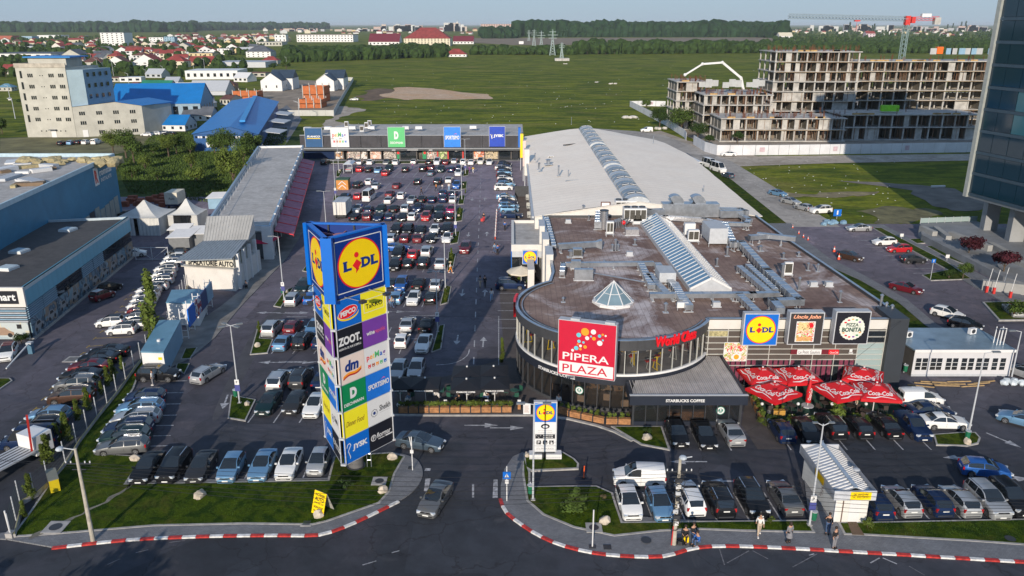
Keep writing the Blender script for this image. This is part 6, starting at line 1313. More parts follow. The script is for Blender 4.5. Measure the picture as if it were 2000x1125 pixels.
part('roof_fascia',MB().bx(-.35,kw+.35,-.3,-.2,kh-.35,kh+.45).bx(-.5,kw+.2,kd+.2,kd+.3,kh-.35,kh+.45).add([(-.35,-.2,kh-.35),(-.5,kd+.2,kh-.35),(-.5,kd+.2,kh+.45),(-.35,-.2,kh+.45)],[(0,1,2,3),(3,2,1,0)]).add([(kw+.35,-.2,kh-.35),(kw+.2,kd+.2,kh-.35),(kw+.2,kd+.2,kh+.45),(kw+.35,-.2,kh+.45)],[(0,1,2,3),(3,2,1,0)]),M('fascia_pale',(.50,.52,.56),.5),kb)
part('roof',MB().quad((-.3,-.15,kh+.02),(kw/2,-.15,kh+.62),(kw/2-.1,kd+.1,kh+.62),(-.45,kd+.1,kh+.02)).quad((kw/2,-.15,kh+.62),(kw+.3,-.15,kh+.02),(kw+.15,kd+.1,kh+.02),(kw/2-.1,kd+.1,kh+.62)),M('kiosk_sheet',(.48,.50,.53),.45,.3),kb)
rb=MB()
for k in range(17):y=.1+k*kd/17;rb.beam((-.3,y,kh+.06),(kw/2,y,kh+.66),.12,.07).beam((kw/2,y,kh+.66),(kw+.25,y,kh+.06),.12,.07)
part('roof_rib',rb,whitep,kb);part('ridge_beam',MB().beam((kw/2,-.2,kh+.72),(kw/2-.1,kd+.15,kh+.72),.3,.08),M('ridge_blue',(.35,.42,.50),.5),kb)
part('door',MB().bx(kw*.42,kw*.76,-.04,.0,.05,2.1),whitep,kb);part('drainpipe',MB().tube((kw*.22,-.06,0),(kw*.22,-.06,2.0),.035,6),M('pipe_brown',(.12,.05,.03),.6),kb);part('corner_trim',MB().bx(-.03,.05,-.04,.05,0,kh-.3),whitep,kb)
m=MB();nt_=part('notice',MB().bx(kw*.35,kw*.98,-.34,-.31,kh-.28,kh+.38),YEL,kb);text(m,'DE VANZARE',kw*.66,kh+.2,kw*.45,.16,0,.03);text(m,'TEL. 0722 330 011',kw*.66,kh-.06,kw*.52,.13,0,.02);part('lettering',m,SBLACK,nt_,loc=(0,-.345,0),rot=(pi/2,0,0))
part('side_notice',MB().add([(-.47,1.5,kh-.25),(-.51,3.2,kh-.25),(-.51,3.2,kh+.35),(-.47,1.5,kh+.35)],[(0,1,2,3),(3,2,1,0)]),YEL,kb)
m=MB();
for k in range(14):a=2*pi*k/14;m.quad((-.06,3+.12*cos(a),1.35+.12*sin(a)),(-.06,3+.12*cos(a+.25),1.35+.12*sin(a+.25)),(-.07,3+.75*cos(a+.16),1.35+.75*sin(a+.16)),(-.07,3+.75*cos(a),1.35+.75*sin(a)))
part('painted_flower',m,M('flower_brown',(.20,.13,.10),.7,ns=5,amt=.4),kb);part('antenna_dish',MB().ball((kw-.2,kd*.35,kh+.75),.28,10,6,.4),steelp,kb)
an=T('white_annex','single storey white annex with a row of tall dark windows right of the plaza','building',(43.0,78.2,0));aw=10.6
part('wall',MB().prism([(0,0),(aw,0),(aw-.5,6.2),(-.9,6.2)],.1,2.95),M('annex_white',(.56,.56,.58),.5,ns=.6,amt=.04),an);part('plinth',MB().bx(0,aw,-.03,.2,0,.25),steelp,an)
part('roof',MB().prism([(-.1,-.12),(aw+.15,-.12),(aw-.4,6.4),(-1.0,6.4)],2.95,3.1),M('annex_roof',(.30,.40,.48),.35,.4,ns=.5,amt=.2),an);part('roof_edge',MB().bx(-.1,aw+.15,-.2,-.12,2.85,3.15),whitep,an)
for i,x in enumerate((.25,.95,1.85,2.5,3.5,4.2,5.15,5.9,6.75,7.5,8.45,9.3)):
 wn=part('window',MB().bx(x,x+.58,-.03,.02,.75,2.1),glass,an);part('glazing_bar',MB().bx(x-.03,x+.61,-.05,-.032,1.15,1.19).bx(x-.03,x+.61,-.05,-.032,1.6,1.64).bx(x-.04,x,-.05,.01,.72,2.13).bx(x+.58,x+.62,-.05,.01,.72,2.13),whitep,wn)
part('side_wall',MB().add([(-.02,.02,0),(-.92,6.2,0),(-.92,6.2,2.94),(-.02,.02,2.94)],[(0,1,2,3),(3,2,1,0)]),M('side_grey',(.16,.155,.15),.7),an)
for i,(x,y) in enumerate(((.8,3.4),(8.4,4.4))):c=T('condenser',['left','right'][i]+' air conditioner on the annex roof','air conditioner',(43+x,78.2+y,3.1),.3,'condensers on the annex roof');part('casing',MB().bx(-.42,.42,-.2,.2,.08,.75),whitep,c);part('fan',MB().tube((0,-.2,.42),(0,-.22,.42),.26,12),dark,c)
t=T('roof_frame','white tubular frame standing at the right end of the annex roof','frame',(43+aw-1.2,79.5,3.1));part('tube',MB().tube((0,0,0),(.05,0,1.9),.05).tube((.35,0,0),(.4,0,2.0),.05).tube((.7,0,0),(.75,0,1.9),.05).tube((.05,0,1.9),(.75,0,1.9),.05).tube((0,.6,0),(.05,.6,1.9),.05).tube((.7,.6,0),(.75,.6,1.9),.05),whitep,t)
t=T('timber_pile','timber pallets and planks on the ground before the annex','timber',(*G(1860,752),.02));
for k in range(9):part('plank',MB().obx(-3.5+k*.9,(k%3)*.5-.4,.02+.05*(k%2),2.6,.16,.08,.06*(k-4)),M('pale_timber',(.40,.27,.13),.8,ns=3,amt=.3),t)
t=T('rubbish_sacks','heap of pale plastic sacks right of the annex','sacks',(*G(1977,752),0));q=MB()
for k in range(5):q.ball((k*.45-.9,(k%2)*.4,.3),.42,8,5,.8,.2)
part('sack',q,M('sack_white',(.52,.58,.62),.5),t)
blue_clad=wavemat('showroom_blue',(.10,.35,.50),'X',2.0,.06,.5,.1,.1,.15);blue_ware=wavemat('warehouse_blue',(.040,.21,.36),'Y',1.2,.08,.55,.1,.15,.3)
S0,S1=(-57.4,88.4),(-61.6,124.5);Sb=G(78,433,6.5);Sl=G(0,487,6.5)
sm=T('car_showroom','car showroom with a dark flat roof, blue upper band and printed glass walls','building',(S0[0],S0[1],0))
def sl2(p):return(p[0]-S0[0],p[1]-S0[1])
sp=[(0,0),sl2(S1),sl2(Sb),sl2(Sl),(-24,8),(-24,0)]
part('roof',MB().prism(sp,6.2,6.35,True),dark_roof_m,sm);q=MB()
for i in range(2):a,b=sp[i],sp[i+1];q.beam((a[0],a[1],6.5),(b[0],b[1],6.5),.3,.4)
part('parapet',q,M('parapet_pale',(.42,.50,.55),.5),sm)
F=face_matrix((0,0),(sl2(S1)[0],sl2(S1)[1]),0);Ls=Vector(sl2(S1)).length
setm(part('blue_band',MB().bx(0,Ls,4.4,6.7,-.3,.12),blue_clad,sm),F)
setm(part('core_wall',MB().bx(0,Ls,0,4.4,-.5,-.2),dark,sm),F)
for k in range(9):
 x0=k*Ls/9
 if k in(0,1,4,5):
  for j in range(6):setm(part('louvre',MB().bx(x0+.1,x0+Ls/9-.05,2.75+j*.27,2.88+j*.27,-.12,.04),bluec,sm),F)
 else:
  for j in range(3):setm(part('window',MB().bx(x0+.1,x0+Ls/9-.05,2.78+j*.55,3.27+j*.55,-.1,-.02),glass,sm),F)
cp=[printmat('car_poster_a',[(.10,.20,.28),(.16,.26,.33),(.05,.09,.13),(.22,.30,.36),(.30,.25,.18)],.7),printmat('car_poster_b',[(.13,.22,.30),(.07,.12,.17),(.28,.22,.17),(.20,.30,.36)],.6,3)]
for k in range(10):
 x0=.2+k*Ls/10;setm(part('poster_pane',MB().bx(x0,x0+Ls/10-.12,.35,2.65,-.15,-.02),cp[k%2],sm),F);m=MB()
 cxp=x0+Ls/20;m.mat(M('poster_car',(.30,.31,.32),.5)).add([(cxp-1.2,.9,0),(cxp+1.2,.9,0),(cxp+1.25,1.3,0),(cxp+.75,1.45,0),(cxp+.4,1.9,0),(cxp-.6,1.9,0),(cxp-1.15,1.4,0)],[tuple(range(7))]);m.mat(black).disc(cxp-.75,.9,.01,.26,12).disc(cxp+.75,.9,.02,.26,12)
 m.add([(cxp-.5,1.42,.01),(cxp+.5,1.42,.01),(cxp+.3,1.8,.01),(cxp-.45,1.8,.01)],[(0,1,2,3)]);setm(part('poster_print',m,None,sm),F)
setm(part('base_kerb',MB().bx(0,Ls,0,.3,-.2,.1),kerb_m,sm),F)
part('front_wall',MB().bx(-24,-.3,.1,.4,0,4.4),dark,sm);fs_=part('sign_surround',MB().bx(-14,.1,-.28,.05,4.35,6.75),white,sm);part('sign_board',MB().bx(-13.8,-.65,-.33,-.29,4.75,6.35),SBLACK,sm);m=MB();text(m,'smart',-2.4,5.55,3.0,.8,0,.03);part('lettering',m,SWHITE,sm,loc=(0,-.345,0),rot=(pi/2,0,0))
for j in range(7):part('louvre',MB().bx(-14,-.1,-.2,.05,2.4+j*.27,2.52+j*.27),bluec if j%2 else steelp,sm)
part('poster_pane',MB().bx(-5.2,-.25,-.1,.05,.2,2.3),printmat('poster_pale',[(.35,.42,.45),(.45,.50,.50),(.52,.50,.40)],.5),sm);m=MB();m.mat(M('gold_car',(.30,.20,.14),.5)).add([(-4.9,.7,0),(-2.1,.7,0),(-2.1,1.1,0),(-2.6,1.3,0),(-3.1,1.7,0),(-4.0,1.7,0),(-4.9,1.25,0)],[tuple(range(7))]);m.mat(black).disc(-4.2,.72,.01,.28,14).disc(-2.6,.72,.02,.28,14);m.bx(-1.6,-1.05,1.55,2.1,0,.01);part('poster_print',m,None,sm,loc=(0,-.12,0),rot=(pi/2,0,0))
for i,(px,py) in enumerate(((133,450),(38,492),(15,525))):
 a=G(px,py,6.4);t=T('roof_hatch',['white roof hatch farthest back on the dark showroom roof','white tilted roof hatch in the middle of the dark showroom roof','white roof hatch nearest on the dark showroom roof'][i],'skylight',(a[0],a[1],6.35),-.15);part('curb',MB().bx(-.95,.95,-.95,.95,0,.3),whitep,t);part('pane',MB().bx(-.85,.85,-.85,.85,.3,.4),M('hatch_pale',(.55,.66,.72),.2),t)
W0,W1=(-77.3,154.3),(-71.1,107.0);ddw=Vector((W1[0]-W0[0],W1[1]-W0[1])).normalized();W2_=(W0[0]+ddw.x*62,W0[1]+ddw.y*62)
wh=T('blue_warehouse','big pale blue warehouse with a cluttered grey roof behind the showroom','building',(W0[0],W0[1],0));wp=[(0,0),(ddw.x*62,ddw.y*62),(ddw.x*62-60,ddw.y*62),(-60,0)]
part('wall',MB().prism(wp,0,11.6),blue_ware,wh);part('roof',MB().sheet(inset(wp,.4),11.62),grey_roof_m,wh);q=MB()
for i in range(4):a,b=wp[i],wp[(i+1)%4];q.beam((a[0],a[1],11.9),(b[0],b[1],11.9),.35,.7)
part('parapet',q,M('parapet_blue_white',(.42,.55,.62),.5),wh)
F=face_matrix((ddw.x*62,ddw.y*62),(0,0),0)
for k in range(8):setm(part('loading_door',MB().bx(62-1.5-k*2.5-2.2,62-1.5-k*2.5,.1,4.3-.25*k%1,0,.06),M('door_grey',(.30,.31,.28),.7,ns=.8,amt=.2) if k!=5 else dark,wh),F)
m=MB();m.mat(SWHITE).bx(50.5,52.6,8.0,11.2,.0,.04).mat(redp);text(m,'R',51.5,9.6,1.5,2.4,.05,.06);m.mat(SWHITE);text(m,'romstal',56.3,10.0,6.2,1.3,.05,.04);text(m,'INSTALATII',56.2,8.6,5.4,.7,.05,.02);setm(part('lettering',m,None,wh),F)
rr_=random.Random(4)
for i in range(26):
 x,y=G(rr_.uniform(0,190),rr_.uniform(312,390),11.7)
 lim=(390-y)
 if x>W0[0]-3-(154.3-y)*-.13:continue
 s_=rr_.uniform(.8,2.6);t=T('roof_stack',rr_.choice(['white wrapped bundle lying on the warehouse roof','stack of boards on the warehouse roof','grey sheet material on the warehouse roof']),'building materials',(x,y,11.63),rr_.uniform(0,3),'materials lying on the blue warehouse roof')
 part('stack',MB().bx(-s_,s_,-s_*.4,s_*.4,0,rr_.uniform(.2,.7)),rr_.choice([whitep,M('insulation',(.38,.32,.18),.9,ns=2,amt=.3),steelp,M('board_brown',(.2,.14,.09),.9)]),t)
t=T('insulation_heap','long heap of yellow brown insulation along the back edge of the warehouse roof','insulation',(*G(130,318,11.7),11.6));q=MB()
for k in range(30):q.ball((rr_.uniform(-9,9),rr_.uniform(-2.5,2.5),.3),rr_.uniform(.8,1.5),7,4,.6,.25)
part('heap',q,MATS['insulation'],t)
def tent(label,px,py,sz,hz,open_=False):
 x,y=G(px,py);t=T('pagoda_tent',label,'tent',(x,y,0));h=sz/2;fab=M('tent_fabric',(.56,.56,.54),.8,ns=.7,amt=.12);n=8;q=MB()
 def P(i,j,k):
  f=k/n;e=(1-f)**1.8;z=hz+(hz*.75)*f**2.1;return z
 rings=[]
 for k in range(n+1):
  s_=h*(1-k/n)+.12;z=hz+hz*.78*(k/n)**1.9;rings.append([(-s_,-s_,z),(s_,-s_,z),(s_,s_,z),(-s_,s_,z)])
 for a,b in zip(rings[:-1],rings[1:]):
  for i in range(4):q.quad(a[i],a[(i+1)%4],b[(i+1)%4],b[i])
 part('roof',q,fab,t);c=MB()
 segs=24
 for side in range(4):
  if open_ and side==0:
   for xx in(-1,1):
    for j in range(5):c.tube((xx*(h-.1-j*.16),-h,0),(xx*(h-.05-j*.2),-h,hz),.12,6)
   continue
  for j in range(segs):
   f0,f1=-1+2*j/segs,-1+2*(j+1)/segs
   if side==0 and-.18<(f0+f1)/2<.02:continue
   w0,w1=.06*(-1)**j,.06*(-1)**(j+1);R_=[(f0*h,-h+w0),(f1*h,-h+w1)]
   if side==1:R_=[(h+w0,f0*h),(h+w1,f1*h)]
   if side==2:R_=[(f1*h,h+w1),(f0*h,h+w0)]
   if side==3:R_=[(-h+w0,f1*h),(-h+w1,f0*h)]
   c.quad((*R_[0],0),(*R_[1],0),(*R_[1],hz),(*R_[0],hz))
 part('side_curtain',c,fab,t);p=MB()
 for a in(-1,1):
  for b in(-1,1):p.tube((a*h,b*h,0),(a*h,b*h,hz),.07,6)
 part('pole',p,whitep,t)
tent('white pagoda tent with closed side curtains beside the blue warehouse, the larger',290,450,7.6,3.2);tent('white pagoda tent with open front, the smaller one on the right',371,447,5.2,3.2,True)
for i,(px,py,sx,sy,h,lb) in enumerate(((384,487,4.0,2.6,2.6,'grey shed with a pale mono pitch roof behind the small tent'),(352,492,3.4,3.2,2.4,'low grey shed left of the car wash'),(352,482,3.0,1.2,2.9,'narrow pale roofed shed left of the car wash'),(422,408,3.0,2.2,2.2,'small blue and cream hut at the corner of the long roof'))):
 x,y=G(px,py);t=T('shed',lb,'shed',(x,y,0));part('wall',MB().bx(-sx/2,sx/2,0,sy,0,h),bluec if i==3 else M('shed_grey',(.17,.18,.19),.6),t);part('roof',slab(MB(),[(-sx/2-.3,-.3,h+.1),(sx/2+.3,-.3,h+.2),(sx/2+.8,sy+.3,h+.9),(-sx/2+.2,sy+.3,h+.8)],.1),whitep,t)
t=T('yard_gate','grey tubular steel double gate across the dealer yard','gate',(*G(266,508),0));g1=G(330,508);g0=G(266,508);Lg=g1[0]-g0[0]
q=MB();
for z in(.15,2.1):q.tube((0,0,z),(Lg,0,z),.05,6)
for k in(0,.5,1):q.tube((Lg*k,0,0),(Lg*k,0,2.2),.07,6)
q.tube((0,0,2.1),(Lg/2,0,.15),.03,5).tube((Lg,0,2.1),(Lg/2,0,.15),.03,5);part('gate_frame',q,steelp,t)
t=T('pallet_stacks','stacks of red brown roof tiles on pallets behind the tents','tile stacks',(*G(300,396),0))
for k in range(26):
 x,y=G(rr_.uniform(244,340),rr_.uniform(386,404));part('tile_pallet',MB().bx(-.6,.6,-.5,.5,0,rr_.uniform(.5,1.2)),M('terracotta',(.28,.075,.04),.9,ns=2,amt=.2),t,loc=(x-G(300,396)[0],y-G(300,396)[1],0))
def block(label,x,y,w_,d,h,wall,roof,rot=0,cols=0,rows=0,cat='building',name='building',group=None,kind='flat',ww=.5,wh_=.5,frames=False,over=.3,winm=None,side=True,z=0):
 """a building whose front (towards -y) is centred on x, y"""
 t=T(name,label,cat,(x,y,z),rot,group)
 part('wall',MB().prism([(-w_/2,0),(w_/2,0),(w_/2,d),(-w_/2,d)],0,h),wall,t)
 if kind=='flat':part('roof',MB().bx(-w_/2-over*.3,w_/2+over*.3,-over*.3,d+over*.3,h,h+.35),roof,t)
 elif kind=='gable':
  r=h+min(w_,d)*.32;part('roof',MB().add([(-w_/2-over,-over,h-.1),(w_/2+over,-over,h-.1),(w_/2+over,d/2,r),(-w_/2-over,d/2,r),(-w_/2-over,d+over,h-.1),(w_/2+over,d+over,h-.1)],[(0,1,2,3),(3,2,5,4)]),roof,t);part('gable',MB().add([(-w_/2,0,h),(-w_/2,d,h),(-w_/2,d/2,r-.1),(w_/2,0,h),(w_/2,d,h),(w_/2,d/2,r-.1)],[(1,0,2),(3,4,5)]),wall,t)
 elif kind=='gable_y':
  r=h+min(w_,d)*.36;part('roof',MB().add([(-w_/2-over,-over,h-.1),(-w_/2-over,d+over,h-.1),(0,d+over,r),(0,-over,r),(w_/2+over,-over,h-.1),(w_/2+over,d+over,h-.1)],[(0,3,2,1),(3,4,5,2)]),roof,t);part('gable',MB().add([(-w_/2,0,h),(w_/2,0,h),(0,0,r-.1),(-w_/2,d,h),(w_/2,d,h),(0,d,r-.1)],[(0,1,2),(4,3,5)]),wall,t)
 else:
  r=h+min(w_,d)*.30;e=min(w_,d)*.45;a=max(0,w_/2-e);part('roof',MB().add([(-w_/2-over,-over,h-.1),(w_/2+over,-over,h-.1),(w_/2+over,d+over,h-.1),(-w_/2-over,d+over,h-.1),(-a,d/2,r),(a,d/2,r)],[(0,1,5,4),(1,2,5),(2,3,4,5),(3,0,4)]),roof,t)
 if cols:
  wm=winm or glass
  for r_ in range(rows):
   for c in range(cols):
    cx=-w_/2+(c+.5)*w_/cols;zz=(r_+.32)*h/rows;pw=w_/cols*ww;phh=h/rows*wh_
    wn=part('window',MB().bx(cx-pw/2,cx+pw/2,-.05,.02,zz,zz+phh),wm,t)
    if frames:part('frame',MB().bx(cx-.05,cx+.05,-.09,-.06,zz,zz+phh).bx(cx-pw/2-.06,cx+pw/2+.06,-.09,-.052,zz-.1,zz).bx(cx-pw/2-.06,cx+pw/2+.06,-.09,-.052,zz+phh,zz+phh+.08),SWHITE,wn)
 if side and cols:
  q=MB();n=max(1,int(d/(w_/cols)))
  for r_ in range(rows):
   for c in range(n):
    cy=(c+.5)*d/n;zz=(r_+.32)*h/rows;q.bx(w_/2-.02,w_/2+.05,cy-.5,cy+.5,zz,zz+h/rows*wh_)
    q.bx(-w_/2-.05,-w_/2+.02,cy-.5,cy+.5,zz,zz+h/rows*wh_)
  part('side_windows',q,winm or glass,t,kind='stuff')
 return t
blue_roof=wavemat('bright_blue_roof',(.012,.20,.56),'X',1.0,.12,.45,.1,.3,.2);terr=M('red_tile_roof',(.26,.045,.04),.85,ns=.2,amt=.35);terr2=M('brown_tile_roof',(.13,.055,.045),.85,ns=.2,amt=.3);greenr=M('green_roof',(.02,.19,.11),.6,ns=.3,amt=.2);greyr=M('slate_roof',(.10,.11,.13),.7,ns=.3,amt=.3)
cb=T('cream_tower_block','cream six storey tower with a blue roof deck and a low wing','building',(-162.6,269,0));tw_,th_=16.4,22.6
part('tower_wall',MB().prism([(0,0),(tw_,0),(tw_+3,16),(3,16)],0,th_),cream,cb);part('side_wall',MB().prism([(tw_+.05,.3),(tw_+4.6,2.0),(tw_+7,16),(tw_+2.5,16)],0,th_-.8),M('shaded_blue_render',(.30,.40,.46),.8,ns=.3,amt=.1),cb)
part('parapet',MB().bx(-.2,tw_+.2,-.25,.2,th_,th_+1.3).bx(-.2,.2,.2,15,th_,th_+1.3),M('weathered_concrete',(.42,.38,.32),.9,ns=.6,amt=.35),cb);part('roof_house',MB().bx(3.5,16,2,12,th_,th_+3.0),cream,cb);part('deck_roof',MB().bx(2.5,18,1,13,th_+3.0,th_+3.4),blue_roof,cb)
for r in range(5):
 zz=5.3+r*3.55
 for cx in(4.5,11.4,14.6):
  for k in range(3):wn=part('window',MB().bx(cx-.85+k*.62,cx-.38+k*.62,-.05,.02,zz,zz+1.15),glass,cb)
 part('stair_window',MB().bx(1.2,1.9,-.05,.02,zz-.3,zz+2.0),glass,cb)
 for k in range(2):part('small_window',MB().bx(7.6+k*.8,7.9+k*.8,-.05,.02,zz+.4,zz+.7),glass,cb)
 q=MB()
 for k in range(4):q.obx(tw_+5.0+k*.62,4+k*3,zz,.12,1.3,1.3,0)
 part('side_windows',q,glass,cb,kind='stuff')
for k in range(6):part('small_window',MB().bx(4.8+k*1.6,5.2+k*1.6,-.05,.02,1.9,2.25),glass,cb)
part('door',MB().bx(8.2,9.8,-.06,.02,0,2.2),SWHITE,cb);part('porch',MB().bx(7.8,10.2,-1.2,0,2.4,2.6),greyr,cb)
wx0,wx1=16.6,36.1;part('wing_wall',MB().add([(wx0,-.2,0),(wx1,7.7,0),(wx1,7.7,9.6),(wx0+12,4.6,11.2),(wx0,-.2,10.0),(wx1+4,22,0),(wx1+4,22,9.2)],[(0,1,2,3,4),(1,5,6,2)]),cream,cb)
part('wing_roof',MB().add([(wx0-.3,-.7,10.0),(wx0+12,4.1,11.3),(wx1+.4,7.3,9.7),(wx1+4.6,23,9.6),(wx0+16,22,11.2),(wx0+4,18,10.0)],[(0,1,4,5),(1,2,3,4)]),blue_roof,cb)
for r in range(3):
 for k in range(4):
  f=(k+.55)/4.1;cx=wx0+(wx1-wx0)*f;cy=-.2+7.9*f;z=.9+r*3.15
  if r==0 and k==0:part('door',MB().obx(cx,cy-.1,0,1.6,.1,2.3,.38),SWHITE,cb);continue
  for j in range(3):part('window',MB().obx(cx-.8*.93+j*.62*.93,cy-.08-.25+j*.24,z,.45,.1,1.15,.38),glass,cb)
block('grey blue hall with a bright blue roof behind the cream wing',-140,318,34,22,6.5,M('hall_blue_wall',(.24,.34,.42),.7),blue_roof,.12,9,1,kind='gable')
bh=T('bright_blue_hall','bright blue metal warehouse with a wide low pitched blue roof and loading canopies','warehouse',(0,0,0));zb=5.6
a0,a1=G(373,263,zb-.6),G(505,263,zb-.6);b1_,b0_=G(545,196,zb),G(452,194,zb);m0=(a0[0]*.42+a1[0]*.58,a0[1]);mm=(b0_[0]*.4+b1_[0]*.6,b1_[1]);bz=M('hall_blue',(.0,.075,.26),.55,ns=.3,amt=.1)
part('wall',MB().prism([(a0[0]+.5,a0[1]+.5),(a1[0]-.5,a1[1]+.5),(b1_[0]-.5,b1_[1]-1),(b0_[0]+.5,b0_[1]-1)],0,zb-.5),bz,bh)
part('roof',MB().quad((a0[0],a0[1],zb-.5),(m0[0],m0[1],zb+1.7),(mm[0],mm[1],zb+1.7),(b0_[0],b0_[1],zb-.5)).quad((m0[0],m0[1],zb+1.7),(a1[0],a1[1],zb-.5),(b1_[0],b1_[1],zb-.5),(mm[0],mm[1],zb+1.7)),blue_roof,bh)
part('gable',MB().add([(a0[0]+.2,a0[1]+.2,zb-.6),(a1[0]-.2,a1[1]+.2,zb-.6),(m0[0],m0[1]+.2,zb+1.6)],[(0,1,2)]),bz,bh);part('ridge_vent',MB().beam((m0[0],m0[1]+12,zb+2.0),(mm[0],mm[1]-4,zb+2.0),1.6,.6),M('vent_blue',(.03,.27,.62),.5),bh)
for k in range(24):x=a0[0]+1+k*(a1[0]-a0[0]-2)/24;part('strip_window',MB().bx(x,x+.55,a0[1]+.4,a0[1]+.48,3.9,4.5),SWHITE if k%3 else glass,bh)
part('door',MB().bx(a0[0]+4,a0[0]+7,a0[1]+.38,a0[1]+.47,1.2,2.6),SWHITE,bh);part('window',MB().bx(a0[0]+11,a0[0]+13,a0[1]+.38,a0[1]+.47,1.2,2.6),pale_glass,bh)
for f in(.12,.38,.62):x=a1[0]+(b1_[0]-a1[0])*f;y=a1[1]+(b1_[1]-a1[1])*f;part('loading_canopy',slab(MB(),[(x,y,4.4),(x+5.5,y,3.8),(x+5.5,y+9,3.8),(x,y+9,4.4)],.2),steelp,bh)
S('loading_ramp',MB().sheet(GL([(505,292),(552,292),(590,232),(560,205),(545,215),(520,262)]),-.04),M('ramp_concrete',(.14,.15,.17),.85,ns=.3,amt=.2))
wp_=M('bright_white_wall',(.66,.66,.66),.5,ns=.5,amt=.03);solar=M('dark_blue_slate',(.035,.055,.085),.5,ns=.5,amt=.2)
for i,(px,py,w_,d,lb) in enumerate(((531,178,12,26,'white gabled house with dark roof stripes, left of the two new ones'),(636,178,10,26,'white gabled house with a tall dark blue roof behind the brick shell'))):
 x,y=G(px,py);t=block(lb,x,y,w_,d,5.6,wp_,solar,0.0,2,1,cat='house',name='house',kind='gable_y',ww=.12,wh_=.25,side=True);
 for k in range(4):part('roof_stripe',MB().beam((-w_/2-.3,2+k*2.4,5.8),(0,2+k*2.4,9.5),.6,.15),wp_,t)
 part('rear_block',MB().prism([(-w_/2+2,12),(w_/2+3,12),(w_/2+3,26),(-w_/2+2,26)],0,6.4),wp_,t);r=10.8;part('rear_roof',MB().add([(-w_/2+1.6,11.6,6.3),(w_/2+3.4,11.6,6.3),(w_/2+3.4,19,r),(-w_/2+1.6,19,r)],[(0,1,2,3)]).add([(-w_/2+2,12,6.3),(-w_/2+2,26,6.3),(-w_/2+2,19,r),(w_/2+3,12,6.3),(w_/2+3,26,6.3),(w_/2+3,19,r)],[(1,0,2),(3,4,5)]),solar,t)
brick=M('orange_brick',(.46,.135,.045),.9,ns=.8,amt=.2)
for i,(px0,px1,pyb,pyt,dep,lb) in enumerate(((584,628,211,194,11,'lower roofless brick shell with concrete posts on the building plot'),(592,634,200,168,13,'taller roofless brick shell behind the lower one'),(455,503,197,178,10,'orange brick shell at the left of the white gabled houses'))):
 x0,y=G(px0,pyb);x1,_=G(px1,pyb);h=V(px0,pyt,y)[2];t=T('brick_shell',lb,'unfinished house',(x0,y,0));w_=x1-x0
 part('floor_slab',MB().bx(0,w_,0,dep,h*.45,h*.45+.3),concrete,t)
 for k in range(3):part('brick_wall',MB().bx(k*w_/3+.35,(k+1)*w_/3-.2,0,.3,0,h-.6*(k%2)),brick,t)
 part('brick_wall',MB().bx(w_-.3,w_,.4,dep,0,h-.3),brick,t);part('brick_wall',MB().bx(0,.3,.4,dep,0,h-.3),brick,t);part('brick_wall',MB().bx(.3,w_-.3,dep-.3,dep,0,h-.5),brick,t);part('inner_wall',MB().bx(w_*.5,w_*.5+.3,.4,dep-.3,0,h-.8).bx(.3,w_-.3,dep*.5,dep*.5+.3,0,h-.9),brick,t)
 for k in range(4):
  for yy in(0,dep-.3):part('post',MB().bx(k*(w_-.35)/3,k*(w_-.35)/3+.35,yy-.05,yy+.3,0,h+.6),concrete,t)
t=T('plot_wall','pale concrete wall round the plot with the brick shells','wall',(0,0,0));wl=GL([(560,226),(652,226),(659,212),(690,158),(668,157)]);q=MB()
for a,b in zip(wl[:-1],wl[1:]):
 n=max(1,int(hypot(b[0]-a[0],b[1]-a[1])/3.2))
 for k in range(n):f0,f1=k/n,(k+1)/n-.02/n;part('wall_panel',MB().beam((a[0]+(b[0]-a[0])*f0,a[1]+(b[1]-a[1])*f0,1.1),(a[0]+(b[0]-a[0])*f1,a[1]+(b[1]-a[1])*f1,1.1),.15,2.3),M('panel_concrete',(.50,.50,.48),.85,ns=.3,amt=.1),t)
S('plot_ground',MB().sheet(GL([(560,224),(650,224),(685,160),(560,155),(440,200),(480,215)]),-.055),M('plot_dirt',(.26,.21,.16),.95,ns=.15,amt=.45))
